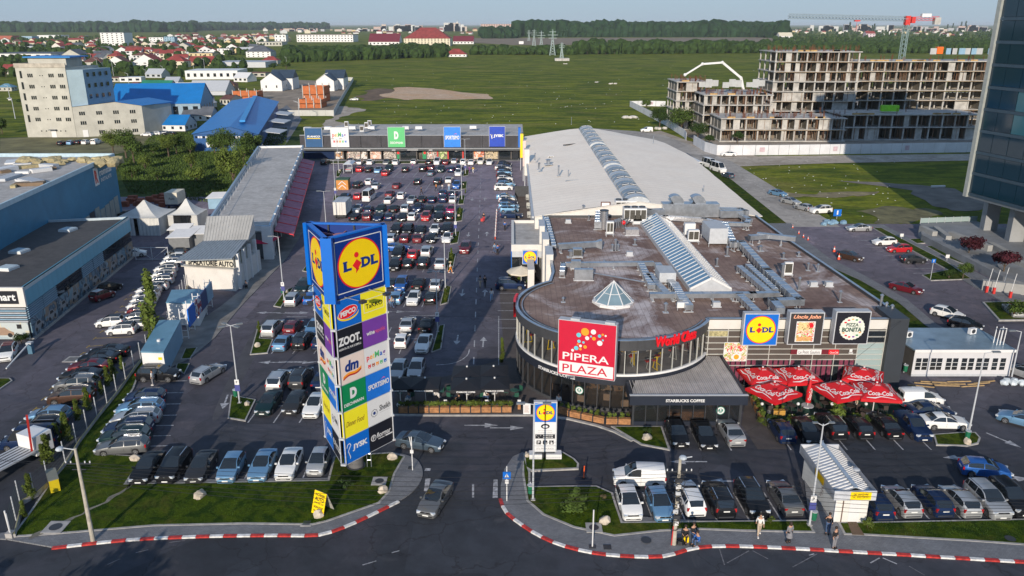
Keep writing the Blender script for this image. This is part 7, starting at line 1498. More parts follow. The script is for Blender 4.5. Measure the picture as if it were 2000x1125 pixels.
def frame_block(label,x,y,w_,d,floors,sh,bays,rot=0,fill=.35,seed=1,dbays=3,top=True,z=0,rusty=.5):
 rr=random.Random(seed);t=T('concrete_frame_building',label,'building under construction',(x,y,z),rot);bw=w_/bays;bd=d/dbays
 cm=MB().bx(-.22,.22,-.22,.22,0,sh-.28).mesh('column',concrete);sm_=MB().bx(-.6,w_+.6,-1.0,d+.5,0,.28).mesh('floor_slab',concrete);stain=M('dark_soffit',(.09,.075,.06),.9,ns=.6,amt=.4)
 for f in range(floors):
  ob('floor_slab',sm_,t,(0,0,f*sh))
  for b in range(bays+1):ob('column',cm,t,(b*bw,0,f*sh+.28))
  q=MB()
  for b in range(bays+1):
   for k in range(1,dbays+1):q.bx(b*bw-.2,b*bw+.2,k*bd-.2,k*bd+.2,f*sh+.28,(f+1)*sh)
  part('inner_columns',q,concrete,t,kind='stuff');q=MB()
  for b in range(bays):
   x0,x1=b*bw+.22,(b+1)*bw-.22;r_=rr.random()
   if r_<fill:part('infill_wall',MB().bx(x0,x0+(x1-x0)*rr.choice([.35,.5,1.0]),.05,.25,f*sh+.28,(f+1)*sh),concrete,t)
   q.bx(x0,x1,d*.45,d*.45+.2,f*sh+.28,(f+1)*sh-(0 if rr.random()<.7 else 1.2))
   if rr.random()<.6:q.bx(b*bw-.1,b*bw+.1,.5,d*.9,f*sh+.28,(f+1)*sh)
  part('inner_walls',q,M('block_wall',(.17,.15,.12),.9,ns=.5,amt=.25),t,kind='stuff')
  if f>=floors-2 or rr.random()<.2:
   pq_=MB()
   for k in range(int(w_*1.3)):xx=rr.uniform(.3,w_-.3);yy=rr.uniform(-.6,1.5);pq_.bx(xx-.04,xx+.04,yy,yy+.08,f*sh+.28,(f+1)*sh)
   part('prop',pq_,M('prop_rust',(.22,.12,.07),.8,ns=1,amt=.4),t,kind='stuff')
  if f and rr.random()<.8:part('balcony_formwork',MB().bx(w_*.02,w_*.98,-1.25,-1.0,f*sh+.05,f*sh+.12),M('formwork_ply',(.42,.27,.11),.8,ns=1,amt=.3),t)
 if top:
  ob('floor_slab',sm_,t,(0,0,floors*sh));q=MB();rz=floors*sh+.28;p=MB()
  for k in range(int(w_*2.2*rusty)):xx,yy=rr.uniform(0,w_),rr.choice([rr.uniform(0,d),0.1]);hh=rr.uniform(.8,2.3);q.bx(xx-.03,xx+.03,yy-.03,yy+.03,rz,rz+hh).bx(xx+.16,xx+.22,yy-.03,yy+.03,rz,rz+hh*.9).bx(xx+.34,xx+.40,yy-.03,yy+.03,rz,rz+hh)
  part('rebar',q,M('rust',(.14,.05,.025),.9,ns=1,amt=.3),t,kind='stuff')
  for k in range(int(w_/5)):xx=rr.uniform(0,w_-3);part('edge_board',MB().bx(xx,xx+2.5,-.9,-.6,rz,rz+.5),MATS['formwork_ply'] if 'formwork_ply' in MATS else wood,t)
 return t
Yc=287
def span(px0,px1,Y):a=V(px0,250,Y);b=V(px1,250,Y);return a[0],b[0]-a[0]
x0,w0=span(1502,1660,Yc);frame_block('tall left part of the unfinished concrete apartment block',x0,Yc,w0,18,8,3.35,8,0,.38,3,z=0,rusty=.8)
x0,w0=span(1662,1960,Yc+3);frame_block('long right part of the unfinished concrete apartment block behind the crane mast',x0,Yc+3,w0,16,7,3.35,12,0.03,.08,5,z=0,rusty=.2)
x0,w0=span(1372,1500,275);frame_block('lower unfinished wing with shuttering panels and rebar on top',x0,275,w0,22,4,3.3,8,0,.5,7,rusty=1.5)
x0,w0=span(1318,1372,290);frame_block('leftmost unfinished stair core with plywood platforms',x0,290,w0,16,5,3.3,3,0,.3,8,rusty=1.8)
x0,w0=span(1404,1640,262);frame_block('two storey unfinished podium in front, left half',x0,259,w0,14,2,3.6,10,0,.3,9,rusty=.9)
x0,w0=span(1642,1915,262);frame_block('two storey unfinished podium in front, right half',x0,262,w0,14,2,4.0,11,0.02,.28,10,rusty=.1)
t=T('shuttering_panels','white concrete shuttering panels standing on top of the unfinished wing','panels',V(1365,170,280));
for k in range(9):part('panel',MB().bx(k*2.7,k*2.7+2.2,(k%3)*2,(k%3)*2+.25,.0-.3*(k%2),1.6+.45*((k*2)%3)),M('shutter_grey',(.40,.41,.41),.7,ns=.5,amt=.15),t)
t=T('green_cover','bright green tarpaulin heap on the podium of the building site','tarpaulin',V(1740,214,266));part('cover',MB().prism([(-3,0),(2.6,-.2),(3,2),(-2.6,2.2)],-.6,1.3),M('lime_tarp',(.22,.60,.02),.6,ns=.6,amt=.2),t)
t=T('site_toilet','orange portable cabin on the roof of the unfinished block','cabin',V(1835,104,295));part('cabin',MB().bx(-1,1.2,0,1.5,-.2,2.2),M('cabin_orange',(.75,.13,.01),.5),t)
for i,px in enumerate((1822,1853,1862,1878,1890,1900,1912,1935)):t=T('formwork_bundle','grey shuttering panel on the roof of the long unfinished block','panels',V(px,105,295),0,'shuttering panels on the long block roof');part('panel',MB().bx(-1,1.2,0,.3,-.2,1.9),[MATS['shutter_grey'],bluec][i%2],t)
cr=V(1763,100,315);Xc=cr[0];ct_=T('tower_crane','tower crane with grey jib and red counter jib above the unfinished block','crane',(Xc,315,0));hz=V(1774,37,315)[2]
def lattice(a,b,s_,n,r):
 q=MB();a,b=Vector(a),Vector(b);d=(b-a).normalized();u=d.orthogonal().normalized();v=d.cross(u)
 c=[u*s_/2+v*s_/2,-u*s_/2+v*s_/2,-u*s_/2-v*s_/2,u*s_/2-v*s_/2]
 for k in c:q.beam(a+k,b+k,r,r)
 for i in range(n):
  p0,p1=a.lerp(b,i/n),a.lerp(b,(i+1)/n)
  for k in range(4):q.beam(p0+c[k],p1+c[(k+1)%4],r*.7,r*.7)
 return q
gm=M('crane_green',(.20,.28,.28),.5);gj=M('crane_grey',(.20,.26,.30),.5)
part('mast',lattice((0,0,0),(0,0,hz-2),1.7,22,.2),gm,ct_);jl=V(1540,31,315)[0]-Xc;part('jib',lattice((0,0,hz),(jl,0,hz+1.0),1.2,36,.18),gj,ct_)
part('counter_jib',lattice((0,0,hz),(12,0,hz+.2),1.0,8,.12),redp,ct_);part('counterweight',MB().bx(10,12.2,-1,1,hz-2.0,hz+.5),concrete,ct_);part('slewing_head',MB().bx(-.9,.9,-.9,.9,hz-2.2,hz+1.1),redp,ct_);part('cab',MB().bx(1.2,2.6,-1.2,.4,hz-1.5,hz+.8),redp,ct_);part('winch',MB().bx(5,8.5,-.8,.8,hz+.7,hz+1.9),SWHITE,ct_);part('trolley',MB().bx(jl*.42-1,jl*.42+1,-.6,.6,hz-.9,hz-.4).tube((jl*.42,0,hz-4),(jl*.42,0,hz-.8),.06,5),redp,ct_)
bp_=T('concrete_pump_boom','white folding boom of a concrete pump arching over the building site','concrete pump',(0,0,0));P_=[V(*p,300) for p in((1452,178),(1447,152),(1411,122),(1372,125),(1338,146))];q=MB()
for i,(a,b) in enumerate(zip(P_[:-1],P_[1:])):part('boom_section',MB().beam(a,b,.9-.12*i,.9-.12*i),whitep,bp_);part('joint',MB().ball(b,.6,8,5),whitep,bp_)
part('base',MB().beam((P_[0][0],300,0),P_[0],1.0,1.0),whitep,bp_)
def hoard(pts,h,label,step=3.0):
 t=T('site_hoarding',label,'fence',(0,0,0));wl=GL(pts);hm=M('hoarding_sheet',(.62,.63,.66),.6,ns=.25,amt=.12);k0=0
 for a,b in zip(wl[:-1],wl[1:]):
  n=max(1,int(hypot(b[0]-a[0],b[1]-a[1])/step))
  for k in range(n):
   f0,f1=k/n,(k+1)/n-.03/n;k0+=1
   part('panel',MB().beam((a[0]+(b[0]-a[0])*f0,a[1]+(b[1]-a[1])*f0+.06*(k0%2),h/2),(a[0]+(b[0]-a[0])*f1,a[1]+(b[1]-a[1])*f1,h/2),.08,h),hm,t)
   if k0%7==3:part('poster',MB().beam((a[0]+(b[0]-a[0])*(f0+.3/n),a[1]+(b[1]-a[1])*(f0+.3/n)-.1,h*.55),(a[0]+(b[0]-a[0])*(f0+.7/n),a[1]+(b[1]-a[1])*(f0+.7/n)-.1,h*.55),.04,h*.45),M('faded_poster',(.50,.38,.42),.7),t)
hoard([(1230,208),(1262,225),(1300,245),(1336,268),(1340,275)],2.6,'white sheet fence slanting along the field to the building site')
hoard([(1354,282),(1376,296),(1400,303),(1500,303),(1640,301),(1780,299),(1910,297)],2.9,'long white sheet fence in front of the building site')
hoard([(1230,208),(1262,207),(1300,208)],2.4,'short white fence behind the trees at the field corner')
t=T('steel_beams','pale beams lying on the verge by the long white fence','beams',(*G(1545,300),.05));q=MB()
for k in range(5):q.obx((k-2)*3,(k%2)*1.2,.1,9,.4,.35,.03*k)
part('beam',q,whitep,t)
t=T('lying_beam','white beam lying in the grass under the office tower','beam',(*G(1832,366),.05));part('beam',MB().obx(0,0,0,3.4,.4,.4,.15),whitep,t)
t=T('lying_beam','white beam lying in the grass near the long fence at right','beam',(*G(1803,297),.05));part('beam',MB().obx(0,0,0,5.5,.4,.4,0),whitep,t)
g0,g1=Vector((80.0,137.5)),Vector((82.4,125.8));gd=(g1-g0).normalized();F=face_matrix(g0,g0+gd,0);ot=T('glass_office_tower','dark blue glass office tower raised on thick concrete columns at the right edge','building',(0,0,0));gb,gt,gl_=7.6,62.0,60.0
nn=Vector((gd.y,-gd.x));inn=-nn
if inn.x<0:inn=-inn
cr4=[g0,g0+gd*gl_,g0+gd*gl_+inn*34,g0+inn*34]
part('core',MB().prism([tuple(p) for p in inset([tuple(p) for p in cr4],.4)],gb,gt,True),M('tower_core',(.03,.05,.07),.5),ot)
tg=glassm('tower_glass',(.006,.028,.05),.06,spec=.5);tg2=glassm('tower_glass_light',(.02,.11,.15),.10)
rr=random.Random(2);nfl=15;fh=(gt-gb)/nfl
for side,(p,d_,L_n) in enumerate(((g0,gd,gl_),(g0+inn*34,-inn,34))):
 Fm=face_matrix(p,p+d_,gb)
 for f in range(nfl):
  n=int(L_n/3.4)
  for k in range(n):
   if f>9 and side:continue
   if k>10 and side==0:
    if k==11:setm(part('glass_band',MB().bx(k*3.4,L_n,f*fh+.5,f*fh+fh-.05,-.05,.05),tg,ot),Fm)
    continue
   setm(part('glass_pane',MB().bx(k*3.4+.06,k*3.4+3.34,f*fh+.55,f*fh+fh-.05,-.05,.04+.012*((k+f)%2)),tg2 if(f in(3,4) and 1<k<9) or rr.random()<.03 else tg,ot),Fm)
  setm(part('floor_band',MB().bx(0,L_n,f*fh,f*fh+.5,-.05,.12),M('band_blue_grey',(.05,.085,.12),.35,.3),ot),Fm)
part('corner_fin',MB().obx(g0.x-.1,g0.y+.1,gb-.3,.8,.8,gt-gb,atan2(gd.y,gd.x)),M('fin_pale',(.36,.38,.36),.5,.2),ot);part('soffit',MB().prism([tuple(p) for p in cr4],gb-.4,gb-.02,True),M('soffit_grey',(.12,.14,.16),.6),ot)
for(px,py,lb) in((1925,448,'a'),(1975,470,'b')):x,y=G(px+5,py,1.2);part('column',MB().prism([(x-1.3,y-.8),(x+1.1,y-.8),(x+1.3,y+.9),(x-1.1,y+.9)],1.2,gb-.3),M('column_concrete',(.27,.28,.29),.8,ns=.4,amt=.12),ot)
for k in range(3):
 q=g0+inn*(10+9*k)+gd*8;part('column',MB().obx(q.x,q.y,1.2,2.2,1.6,gb-1.5,.2),MATS['column_concrete'],ot)
part('inner_core',MB().obx(98,132,1.2,14,14,gb-1.4,.2),M('core_dark',(.05,.06,.07),.7),ot)
plat=GL([(1797,436),(1906,432),(2300,520),(2300,640),(1960,540),(1800,458)],1.2);S('office_platform',MB().prism(plat,-.05,1.2),M('platform_stone',(.20,.21,.225),.8,ns=.4,amt=.2))
t=T('glass_railing','glass railing along the edge of the raised platform under the tower','railing',(0,0,0));a,b=G(1797,437,1.2),G(1908,433,1.2);
for k in range(7):f0,f1=k/7,(k+1)/7;part('pane',MB().beam((a[0]+(b[0]-a[0])*f0+.05,a[1]+(b[1]-a[1])*f0,1.8),(a[0]+(b[0]-a[0])*f1-.05,a[1]+(b[1]-a[1])*f1,1.8),.03,.9),pale_glass,t);part('post',MB().bx(a[0]+(b[0]-a[0])*f0-.03,a[0]+(b[0]-a[0])*f0+.03,a[1]+(b[1]-a[1])*f0-.03,a[1]+(b[1]-a[1])*f0+.03,1.2,2.35),steelp,t)
for i,(p0,p1,h,lb) in enumerate((((1797,462),(1823,474),2.0,'sloping concrete wall at the left corner of the platform'),((1824,462),(1850,482),1.9,'second concrete planter wall of the platform'),((1853,476),(1930,505),2.2,'long concrete planter wall under the red leaved tree'),((1930,495),(1975,520),2.0,'concrete planter wall between the two red leaved trees'),((1973,525),(2030,550),1.8,'concrete block wall at the right edge before the platform'),((1916,566),(2030,566+12),1.5,'cream retaining wall at the barrier entrance'))):
 a,b=G(*p0),G(*p1);t=T('planter_wall',lb,'wall',(a[0],a[1],0));part('wall',MB().beam((0,0,h/2),(b[0]-a[0],b[1]-a[1],h/2),.9,h),M('planter_stone',(.30,.30,.29),.8,ns=.6,amt=.15),t)
R9=random.Random(21)
walls=[cream,whitep,white,M('yellow_render',(.60,.48,.28),.8),M('pale_yellow',(.66,.60,.46),.8),wp_]
WN=['cream','white','white','yellow','pale yellow','white'];roofs=[terr,terr,terr2,greyr,terr];RN=['red','red','brown','slate grey','red']
special=[(222,91,46,27,whitep,greyr,'flat',5,7,'white seven storey apartment block rising above the suburb'),(42,120,120,15,whitep,greyr,'flat',7,2,'long white modern terrace behind the cream tower block'),(306,85,28,12,whitep,greyr,'flat',4,3,'white modern villa with a blue glass side'),(332,88,20,16,bluec,bluer,'flat',4,4,'blue glass building beside the white modern villa'),(393,118,46,14,MATS['yellow_render'],greyr,'flat',5,2,'yellow flat roofed villa in the suburb'),(437,107,24,12,whitep,greyr,'flat',3,2,'white cube shaped house beside the yellow villa'),(140,119,46,14,cream,greyr,'gable_y',3,2,'cream gabled house right behind the blue roof deck'),(227,132,36,18,whitep,terr2,'gable_y',3,2,'white gabled house with a brown roof and four windows'),(180,130,36,14,cream,terr2,'hip',3,1,'cream bungalow with a brown roof beside parked cars'),(284,130,50,14,whitep,terr,'gable_y',3,2,'white house with a red roof and two gables'),(340,132,42,20,MATS['pale_yellow'],terr,'hip',4,2,'pale yellow villa with a red hip roof'),(391,128,46,9,MATS['yellow_render'],terr,'gable',4,1,'long yellow house with a red roof'),(183,171,44,9,whitep,terr2,'hip',5,1,'white bungalow with a brown roof and wide garage by the lane'),(10,178,26,12,cream,bluer,'hip',3,1,'small cream house with a teal roof at the left edge'),(20,145,30,18,cream,terr,'gable',3,2,'cream house with a red roof left of the tower block'),(262,175,28,12,M('salmon_wall',(.45,.25,.18),.8),terr2,'hip',2,1,'salmon house with a brown roof beside the green roofed one'),(300,182,60,12,cream,greenr,'gable',5,1,'cream house with a large green roof'),(363,182,44,9,whitep,whitep,'gable',0,0,'white workshop with a low white roof'),(414,155,100,16,whitep,whitep,'flat',8,1,'large white flat hall with a green panel on its roof'),(470,132,98,10,steelp,steelp,'flat',0,0,'long pale metal hall behind the white one'),(442,176,32,18,MATS['salmon_wall'],terr2,'hip',2,2,'salmon two storey house with a dark pyramid roof'),(405,186,72,9,steelp,steelp,'gable',0,0,'grey arched roof shed beside the hedge'),(330,256,66,17,whitep,blue_roof,'gable',4,1,'white low building with a blue roof right of the cream wing'),(305,225,60,14,steelp,steelp,'gable_y',0,0,'pale metal hall with a shallow gable'),(360,215,80,12,M('hall_cream',(.5,.48,.45),.7),M('pale_sheet',(.48,.47,.47),.6),'gable_y',0,0,'wide pale roofed hall behind the metal hall'),(385,236,56,12,whitep,greyr,'gable',4,1,'long white farm like building with a grey roof and vents'),(345,232,46,12,M('brown_shed',(.18,.06,.05),.8),terr,'gable',0,0,'long dark red roofed shed'),(505,112,48,18,whitep,greyr,'hip',5,3,'white three storey villa with grey dormer roof'),(527,125,30,12,cream,terr,'hip',2,2,'cream house with dark red roof at the field edge'),(526,90,50,8,cream,greyr,'flat',8,1,'long two storey terrace at the field edge'),(548,82,22,14,whitep,greyr,'flat',3,2,'white cube house at the end of the terrace'),(635,82,110,14,whitep,terr2,'flat',18,3,'row of unfinished pale town houses beyond the field'),(834,90,90,24,MATS['pale_yellow'],terr,'hip',14,5,'big yellow five storey apartment block with a red roof beyond the field'),(750,88,60,10,whitep,M('wine_roof',(.16,.02,.035),.8),'gable',8,1,'dark red roofed terrace left of the big yellow block'),(905,86,40,8,whitep,MATS['wine_roof'],'gable',6,1,'dark red roofed terrace right of the big yellow block'),(890,111,42,8,whitep,terr,'hip',5,1,'white villa standing alone at the far field edge'),(1098,119,28,4,concrete,concrete,'flat',0,0,'low concrete footing under a pylon in the field'),(1018,86,9,5,whitep,whitep,'flat',0,0,'small white hut beyond the hedge'),(973,63,68,16,M('pink_panel',(.50,.36,.32),.8),greyr,'flat',14,8,'large pale pink apartment block on the horizon'),(1012,67,26,17,M('peach_panel',(.56,.44,.36),.8),greyr,'flat',6,8,'peach apartment slab at the edge of the forest'),(1036,56,34,8,whitep,greyr,'flat',8,3,'white apartment row on the horizon beside the forest'),(1700,73,18,12,M('pale_pink_wall',(.6,.5,.55),.8),terr,'gable',3,2,'pink house with red roof behind the crane jib'),(1535,76,26,9,whitep,MATS['pale_yellow'],'gable',3,1,'white house at the left end of the right hand suburb'),(10,77,30,7,M('rust_hall',(.35,.10,.06),.8),terr,'flat',0,0,'rust red hall at the far left'),(95,74,44,5,whitep,whitep,'flat',0,0,'long white greenhouse roofs at the far left'),(48,76,30,5,bluec,steelp,'flat',0,0,'pale blue hall at the far left')]
for(px,py,wpx,hpx,wl_,rf,kd_,cl,rw_,lb) in special:
 x,y=G(px,py);d=y*CT+CAM_H*ST;w_=wpx*d/FPX;zt_=V(px,py-hpx,y)[2];h=max(2.2,zt_*(1 if kd_=='flat' else .62));block(lb,x,y,w_,min(w_*.8,22 if y<500 else 60),h,wl_,rf,R9.uniform(-.12,.12) if y<700 else 0,cl,rw_,kind=kd_,cat='house' if h<8 else 'building',name='house' if h<8 else 'building',ww=.42 if cl>5 else .3,wh_=.42,side=y<900)
taken=[(s_[0],s_[1],s_[2]) for s_ in special]
def ok(px,py,m):return all(abs(px-a)>(c/2+m) or abs(py-b)>max(5,c*.22) for a,b,c in taken)
HP={}
for k,(px,py,wpx,hpx) in enumerate(((255,160,40,7),(300,152,34,6),(500,150,40,8),(470,160,30,7),(345,196,40,8),(300,206,46,8),(250,222,34,8),(335,168,26,7),(220,160,30,6),(380,205,40,7),(295,242,40,9),(440,205,22,8),(260,118,34,8),(480,104,30,9),(120,100,60,7),(60,100,50,6),(360,108,40,9),(420,92,34,8))):
 x,y=G(px,py);d=y*CT+CAM_H*ST;i=k%3;block(['white','grey','dark red roofed'][i]+' low shed packed among the workshops on the left',x,y,wpx*d/FPX,11,max(2.6,V(px,py-hpx,y)[2]*.7),(whitep,steelp,cream)[i],(whitep,steelp,terr2)[i],R9.uniform(-.3,.3),3,1,cat='shed',name='shed',group='low sheds on the left',kind='gable' if k%2 else 'flat',side=False)
def far_house(px,py,big=1.0,group='houses of the left suburb',where='in the suburb on the left'):
 i=R9.randrange(len(walls));j=R9.randrange(len(roofs));kd_=R9.choice(['gable','gable_y','hip']);x,y=G(px,py)
 w_=R9.uniform(11,18)*big;dd=R9.uniform(9,13)*big;h=R9.choice([3.2,5.6,6.2])*big;key=(i,j,kd_,h>5)
 lb=f'distant {WN[i]} house with a {RN[j]} roof {where}'
 if key not in HP:HP[key]=block(lb,x,y,14,11,6.0 if h>5 else 3.4,walls[i],roofs[j],R9.uniform(-.5,.5),3,2 if h>5 else 1,cat='house',name='house',group=group+f', {WN[i]} with {RN[j]} roof',kind=kd_,side=False);return
 s_=HP[key];r=s_.copy();COL.objects.link(r);r.location=(x,y,0);r.rotation_euler=(0,0,R9.uniform(-.5,.5));r.scale=(w_/14,dd/11,R9.uniform(.9,1.15)*big);r['label']=lb;r['group']=group+f', {WN[i]} with {RN[j]} roof'
 for ch in s_.children:
  if ch.name.startswith('window') and py<100:continue
  c=ch.copy();COL.objects.link(c);c.parent=r
n=0
while n<105:
 py=74+62*(R9.random()**1.4);px=R9.uniform(0,540) if py<118 else R9.uniform(0,480)
 if py>100 and px>470:continue
 if not ok(px,py,8):continue
 far_house(px,py);taken.append((px,py,5));n+=1
n=0
while n<50:
 px,py=R9.uniform(330,560),R9.uniform(70,84);far_house(px,py,1.1,'red roofed estate','in the red roofed estate');n+=1
for k in range(55):far_house(R9.uniform(510,960),R9.uniform(57,68),1.5,'far houses beyond the field','beyond the field in the centre')
for k in range(62):px=R9.uniform(1500,1960);far_house(px,58+R9.random()*17*(.4+.6*(px-1500)/460),1.1,'houses of the right suburb','in the suburb behind the crane')
pan_m=[M('far_white_panel',(.62,.62,.60),.8),MATS['pink_panel'],MATS['peach_panel'],M('far_grey_panel',(.40,.40,.42),.8)]
for(pa,pb2,n,y0,y1,hh) in((735,830,16,55,58,(22,40)),(862,920,10,52,56,(20,45)),(990,1060,9,53,57,(15,35)),(560,740,20,54,58,(8,16)),(1050,1180,14,50.5,52,(12,26)),(1580,1960,55,52,58,(10,34)),(1620,1700,9,51,53,(24,38))):
 for k in range(n):
  px,py=R9.uniform(pa,pb2),R9.uniform(y0,y1);x,y=G(px,py);s_=min(1.0,4500/y);y=y*s_;x=x*s_;i=R9.randrange(4)
  t=T('tower_block',['white','pink','peach','grey'][i]+' apartment block on the distant skyline','building',(x,y,0),0,'skyline apartment blocks, '+['white','pink','peach','grey'][i]);w_=R9.uniform(18,50);h=R9.uniform(*hh)
  part('wall',MB().bx(-w_/2,w_/2,0,14,0,h),pan_m[i],t);q=MB()
  for f in range(max(1,int(h/6))):q.bx(-w_/2+1,w_/2-1,-.2,-.05,3+f*6,4.6+f*6)
  part('window_band',q,M('far_window',(.26,.28,.31),.5),t,kind='stuff')
t=T('domed_building','white domed public building on the skyline','building',(*G(893,54.5),0));part('hall',MB().bx(-70,70,0,40,0,34),pan_m[0],t);part('dome_drum',MB().tube((0,20,34),(0,20,60),14,12,10),pan_m[0],t);part('spire',MB().tube((0,20,60),(0,20,78),5,8,1),pan_m[0],t)
fol=[]
for nme,c in(('foliage_dark',(.032,.058,.014)),('foliage_mid',(.060,.096,.020)),('foliage_light',(.098,.135,.026)),('foliage_red',(.05,.012,.018)),('foliage_cypress',(.070,.095,.016)),('forest_green',(.017,.042,.014))):
 m=M(nme,c,.85,ns=.05 if 'forest' in nme else .25 if nme=='foliage_dark' else .6,amt=.6,spec=.15);fol.append(m)
def mass(name,px0,px1,fy0,fy1,n,r,label_kind,mat,hs=1.0,front=.0):
 q=MB();rr=random.Random(len(name)*n)
 for k in range(n):
  px=rr.uniform(px0,px1);py0,py1=fy0(px),fy1(px);x0,y0=G(px,py0);x1,y1=G(px,py1);f=rr.random()**(1.6);x,y=x0+(x1-x0)*f,y0+(y1-y0)*f;s_=rr.uniform(r*.6,r*1.25)*(1+.35*noise.noise(Vector((x/r*.12,y/r*.12,1))))
  seg,rg=(6,4);vs=len(q.v);random.seed(k);q.ball((x,y,s_*hs*.75),s_,seg,rg,hs,.28)
 return ob(name,q.mesh(name,mat),kind='stuff',label=label_kind,cat='forest' if 'forest' in name else 'hedge')
mass('far_forest',-80,640,lambda x:63 if x<380 else 60-(x-380)*.012,lambda x:54.5,3400,20,'long dark forest along the horizon on the left',fol[5],1.15)
mass('right_forest',1010,1530,lambda x:72.5-.5*(x<1060)+max(0,x-1480)*.06,lambda x:58,3400,16,'dark green forest beyond the field at centre right',fol[5],1.3)
mass('mid_forest',940,1010,lambda x:75,lambda x:66,220,12,'small dark wood before the pink apartment block',fol[5],1.1)
mass('suburb_forest',1510,1990,lambda x:84,lambda x:56,700,5.0,'trees among the houses behind the crane',fol[0],1.1)
mass('right_hedge',1540,1975,lambda x:104,lambda x:92,620,5.5,'belt of trees behind the unfinished block',fol[0],1.1)
mass('field_hedge',560,870,lambda x:122-(x-560)*.035,lambda x:106-(x-560)*.01,700,6.0,'thick belt of bushes crossing the field on the left',fol[0],1.0)
mass('field_hedge',925,1120,lambda x:107,lambda x:104,150,5.5,'thin hedge crossing the field behind the pylons',fol[0],.9)
mass('field_hedge',1125,1530,lambda x:106-(x-1130)*.006,lambda x:99,330,7,'hedge with taller trees crossing the field at centre right',fol[0],1.1)
mass('suburb_trees_forest',-20,520,lambda x:108,lambda x:74,520,4.0,'trees filling the gardens of the left suburb',fol[0],1.1)
mass('garden_trees_hedge',-20,480,lambda x:150,lambda x:112,150,3.6,'garden trees and hedges near the cream tower block',fol[0],1.1)
for i,(px,pb,pt_) in enumerate(((1079,108,57),(1097,113,83),(1057,101,60),(1043,90,57),(1033,80,58))):
 x,y=G(px,pb);h=V(px,pt_,y)[2];t=T('pylon',['tall lattice pylon nearest on the field','short lattice mast on the concrete footing','lattice pylon second from the right','lattice pylon third from the right','farthest small lattice pylon'][i],'pylon',(x,y,0));q=MB();b=h*.11
 for sx in(-1,1):
  for sy in(-1,1):q.beam((sx*b,sy*b,0),(sx*b*.25,sy*b*.25,h*.6),.5,.5);q.beam((sx*b*.25,sy*b*.25,h*.6),(0,0,h),.4,.4)
 for k in range(6):z0_,z1_=h*.1*k,h*.1*(k+1);w0_,w1_=b*(1-.75*z0_/(h*.6)),b*(1-.75*z1_/(h*.6));q.beam((-w0_,-w0_,z0_),(w1_,-w1_,z1_),.3,.3).beam((w0_,-w0_,z0_),(-w1_,-w1_,z1_),.3,.3)
 for z_,l in((h*.66,.28),(h*.78,.34),(h*.9,.22)):q.beam((-h*l*.6,0,z_),(h*l*.6,0,z_),.45,.45)
 part('lattice',q,M('pylon_steel',(.34,.42,.42),.6),t)
for(px,py,s_,lb) in((1166,161,1.6,'white marker post base in the field'),(1197,164,2.2,'small white hut in the field'),(1236,230,3.4,'pale rubble heap near the field corner'),(1103,125,2.2,'white concrete cubes before the pylon'),(1290,252,2.5,'scattered planks and rubble at the end of the hall road'),(1625,437,2.2,'pile of blue grey gravel by the blue sign')):
 x,y=G(px,py);t=T('debris',lb,'debris',(x,y,0));q=MB();random.seed(int(px))
 for k in range(6):q.ball((random.uniform(-s_,s_),random.uniform(-1,1),.2),s_*.35,6,4,.6,.3)
 part('heap',q,bluec if 'blue' in lb else M('rubble',(.55,.52,.48),.9,ns=.6,amt=.2),t)
q=MB();rr=random.Random(8)
for k in range(150):
 px=rr.uniform(700,1500);py=rr.uniform(125,243);x,y=G(px,py);s_=rr.uniform(.08,.3);q.obx(x,y,-.1,s_*1.6,s_,.12,rr.random()*3)
for k in range(80):
 px=rr.uniform(1450,1760);py=rr.uniform(316,436);x,y=G(px,py);s_=rr.uniform(.07,.2);q.obx(x,y,-.06,s_*1.6,s_,.08,rr.random()*3)
ob('litter',q.mesh('litter',M('litter',(.6,.62,.62),.7)),kind='stuff',label='scraps of pale litter scattered over the field',cat='litter')
def crown_mesh(name,mat,rx,rz,n,leaf,seed,clumps=9,shape='round'):
 """a crown of many small leaf sized faces gathered in uneven clumps through its volume"""
 rr=random.Random(seed);q=MB();cs=[]
 for k in range(clumps):
  if shape=='cone':z=rr.random();r_=rx*(1-z)*.85+.08*rx;a=rr.random()*6.28;cs.append((r_*cos(a)*rr.random(),r_*sin(a)*rr.random(),z*rz*2-rz,r_*.75+.05,rz*.22))
  elif shape=='column':z=(k+.5)/clumps;w_=rx*(.55+.45*sin(min(1,z*1.3+.15)*pi));a=rr.random()*6.28;cs.append((.3*w_*cos(a),.3*w_*sin(a),z*rz*2-rz,w_*.8,rz*.3))
  else:a=rr.random()*6.28;e=rr.uniform(-.5,1);d=rr.uniform(.3,.72);cs.append((rx*d*cos(a)*cos(e),rx*d*sin(a)*cos(e),rz*d*sin(e),rx*rr.uniform(.34,.52),rz*rr.uniform(.3,.45)))
 for k in range(n):
  c=rr.choice(cs);u=Vector((rr.gauss(0,1),rr.gauss(0,1),rr.gauss(0,1))).normalized();f=rr.uniform(.45,1.08)
  p=Vector((c[0]+u.x*c[3]*f,c[1]+u.y*c[3]*f,c[2]+u.z*c[4]*f));s_=leaf*rr.uniform(.6,1.4)
  nrm=(u+Vector((rr.uniform(-.8,.8),rr.uniform(-.8,.8),rr.uniform(-.5,.9)))).normalized();a=nrm.orthogonal().normalized();b=nrm.cross(a);th=rr.random()*6.28;a,b=a*cos(th)+b*sin(th),b*cos(th)-a*sin(th)
  q.add([p-a*s_,p+b*s_*.55,p+a*s_,p-b*s_*.55],[(0,1,2,3)])
 return q.mesh(name,mat)
CR_={}
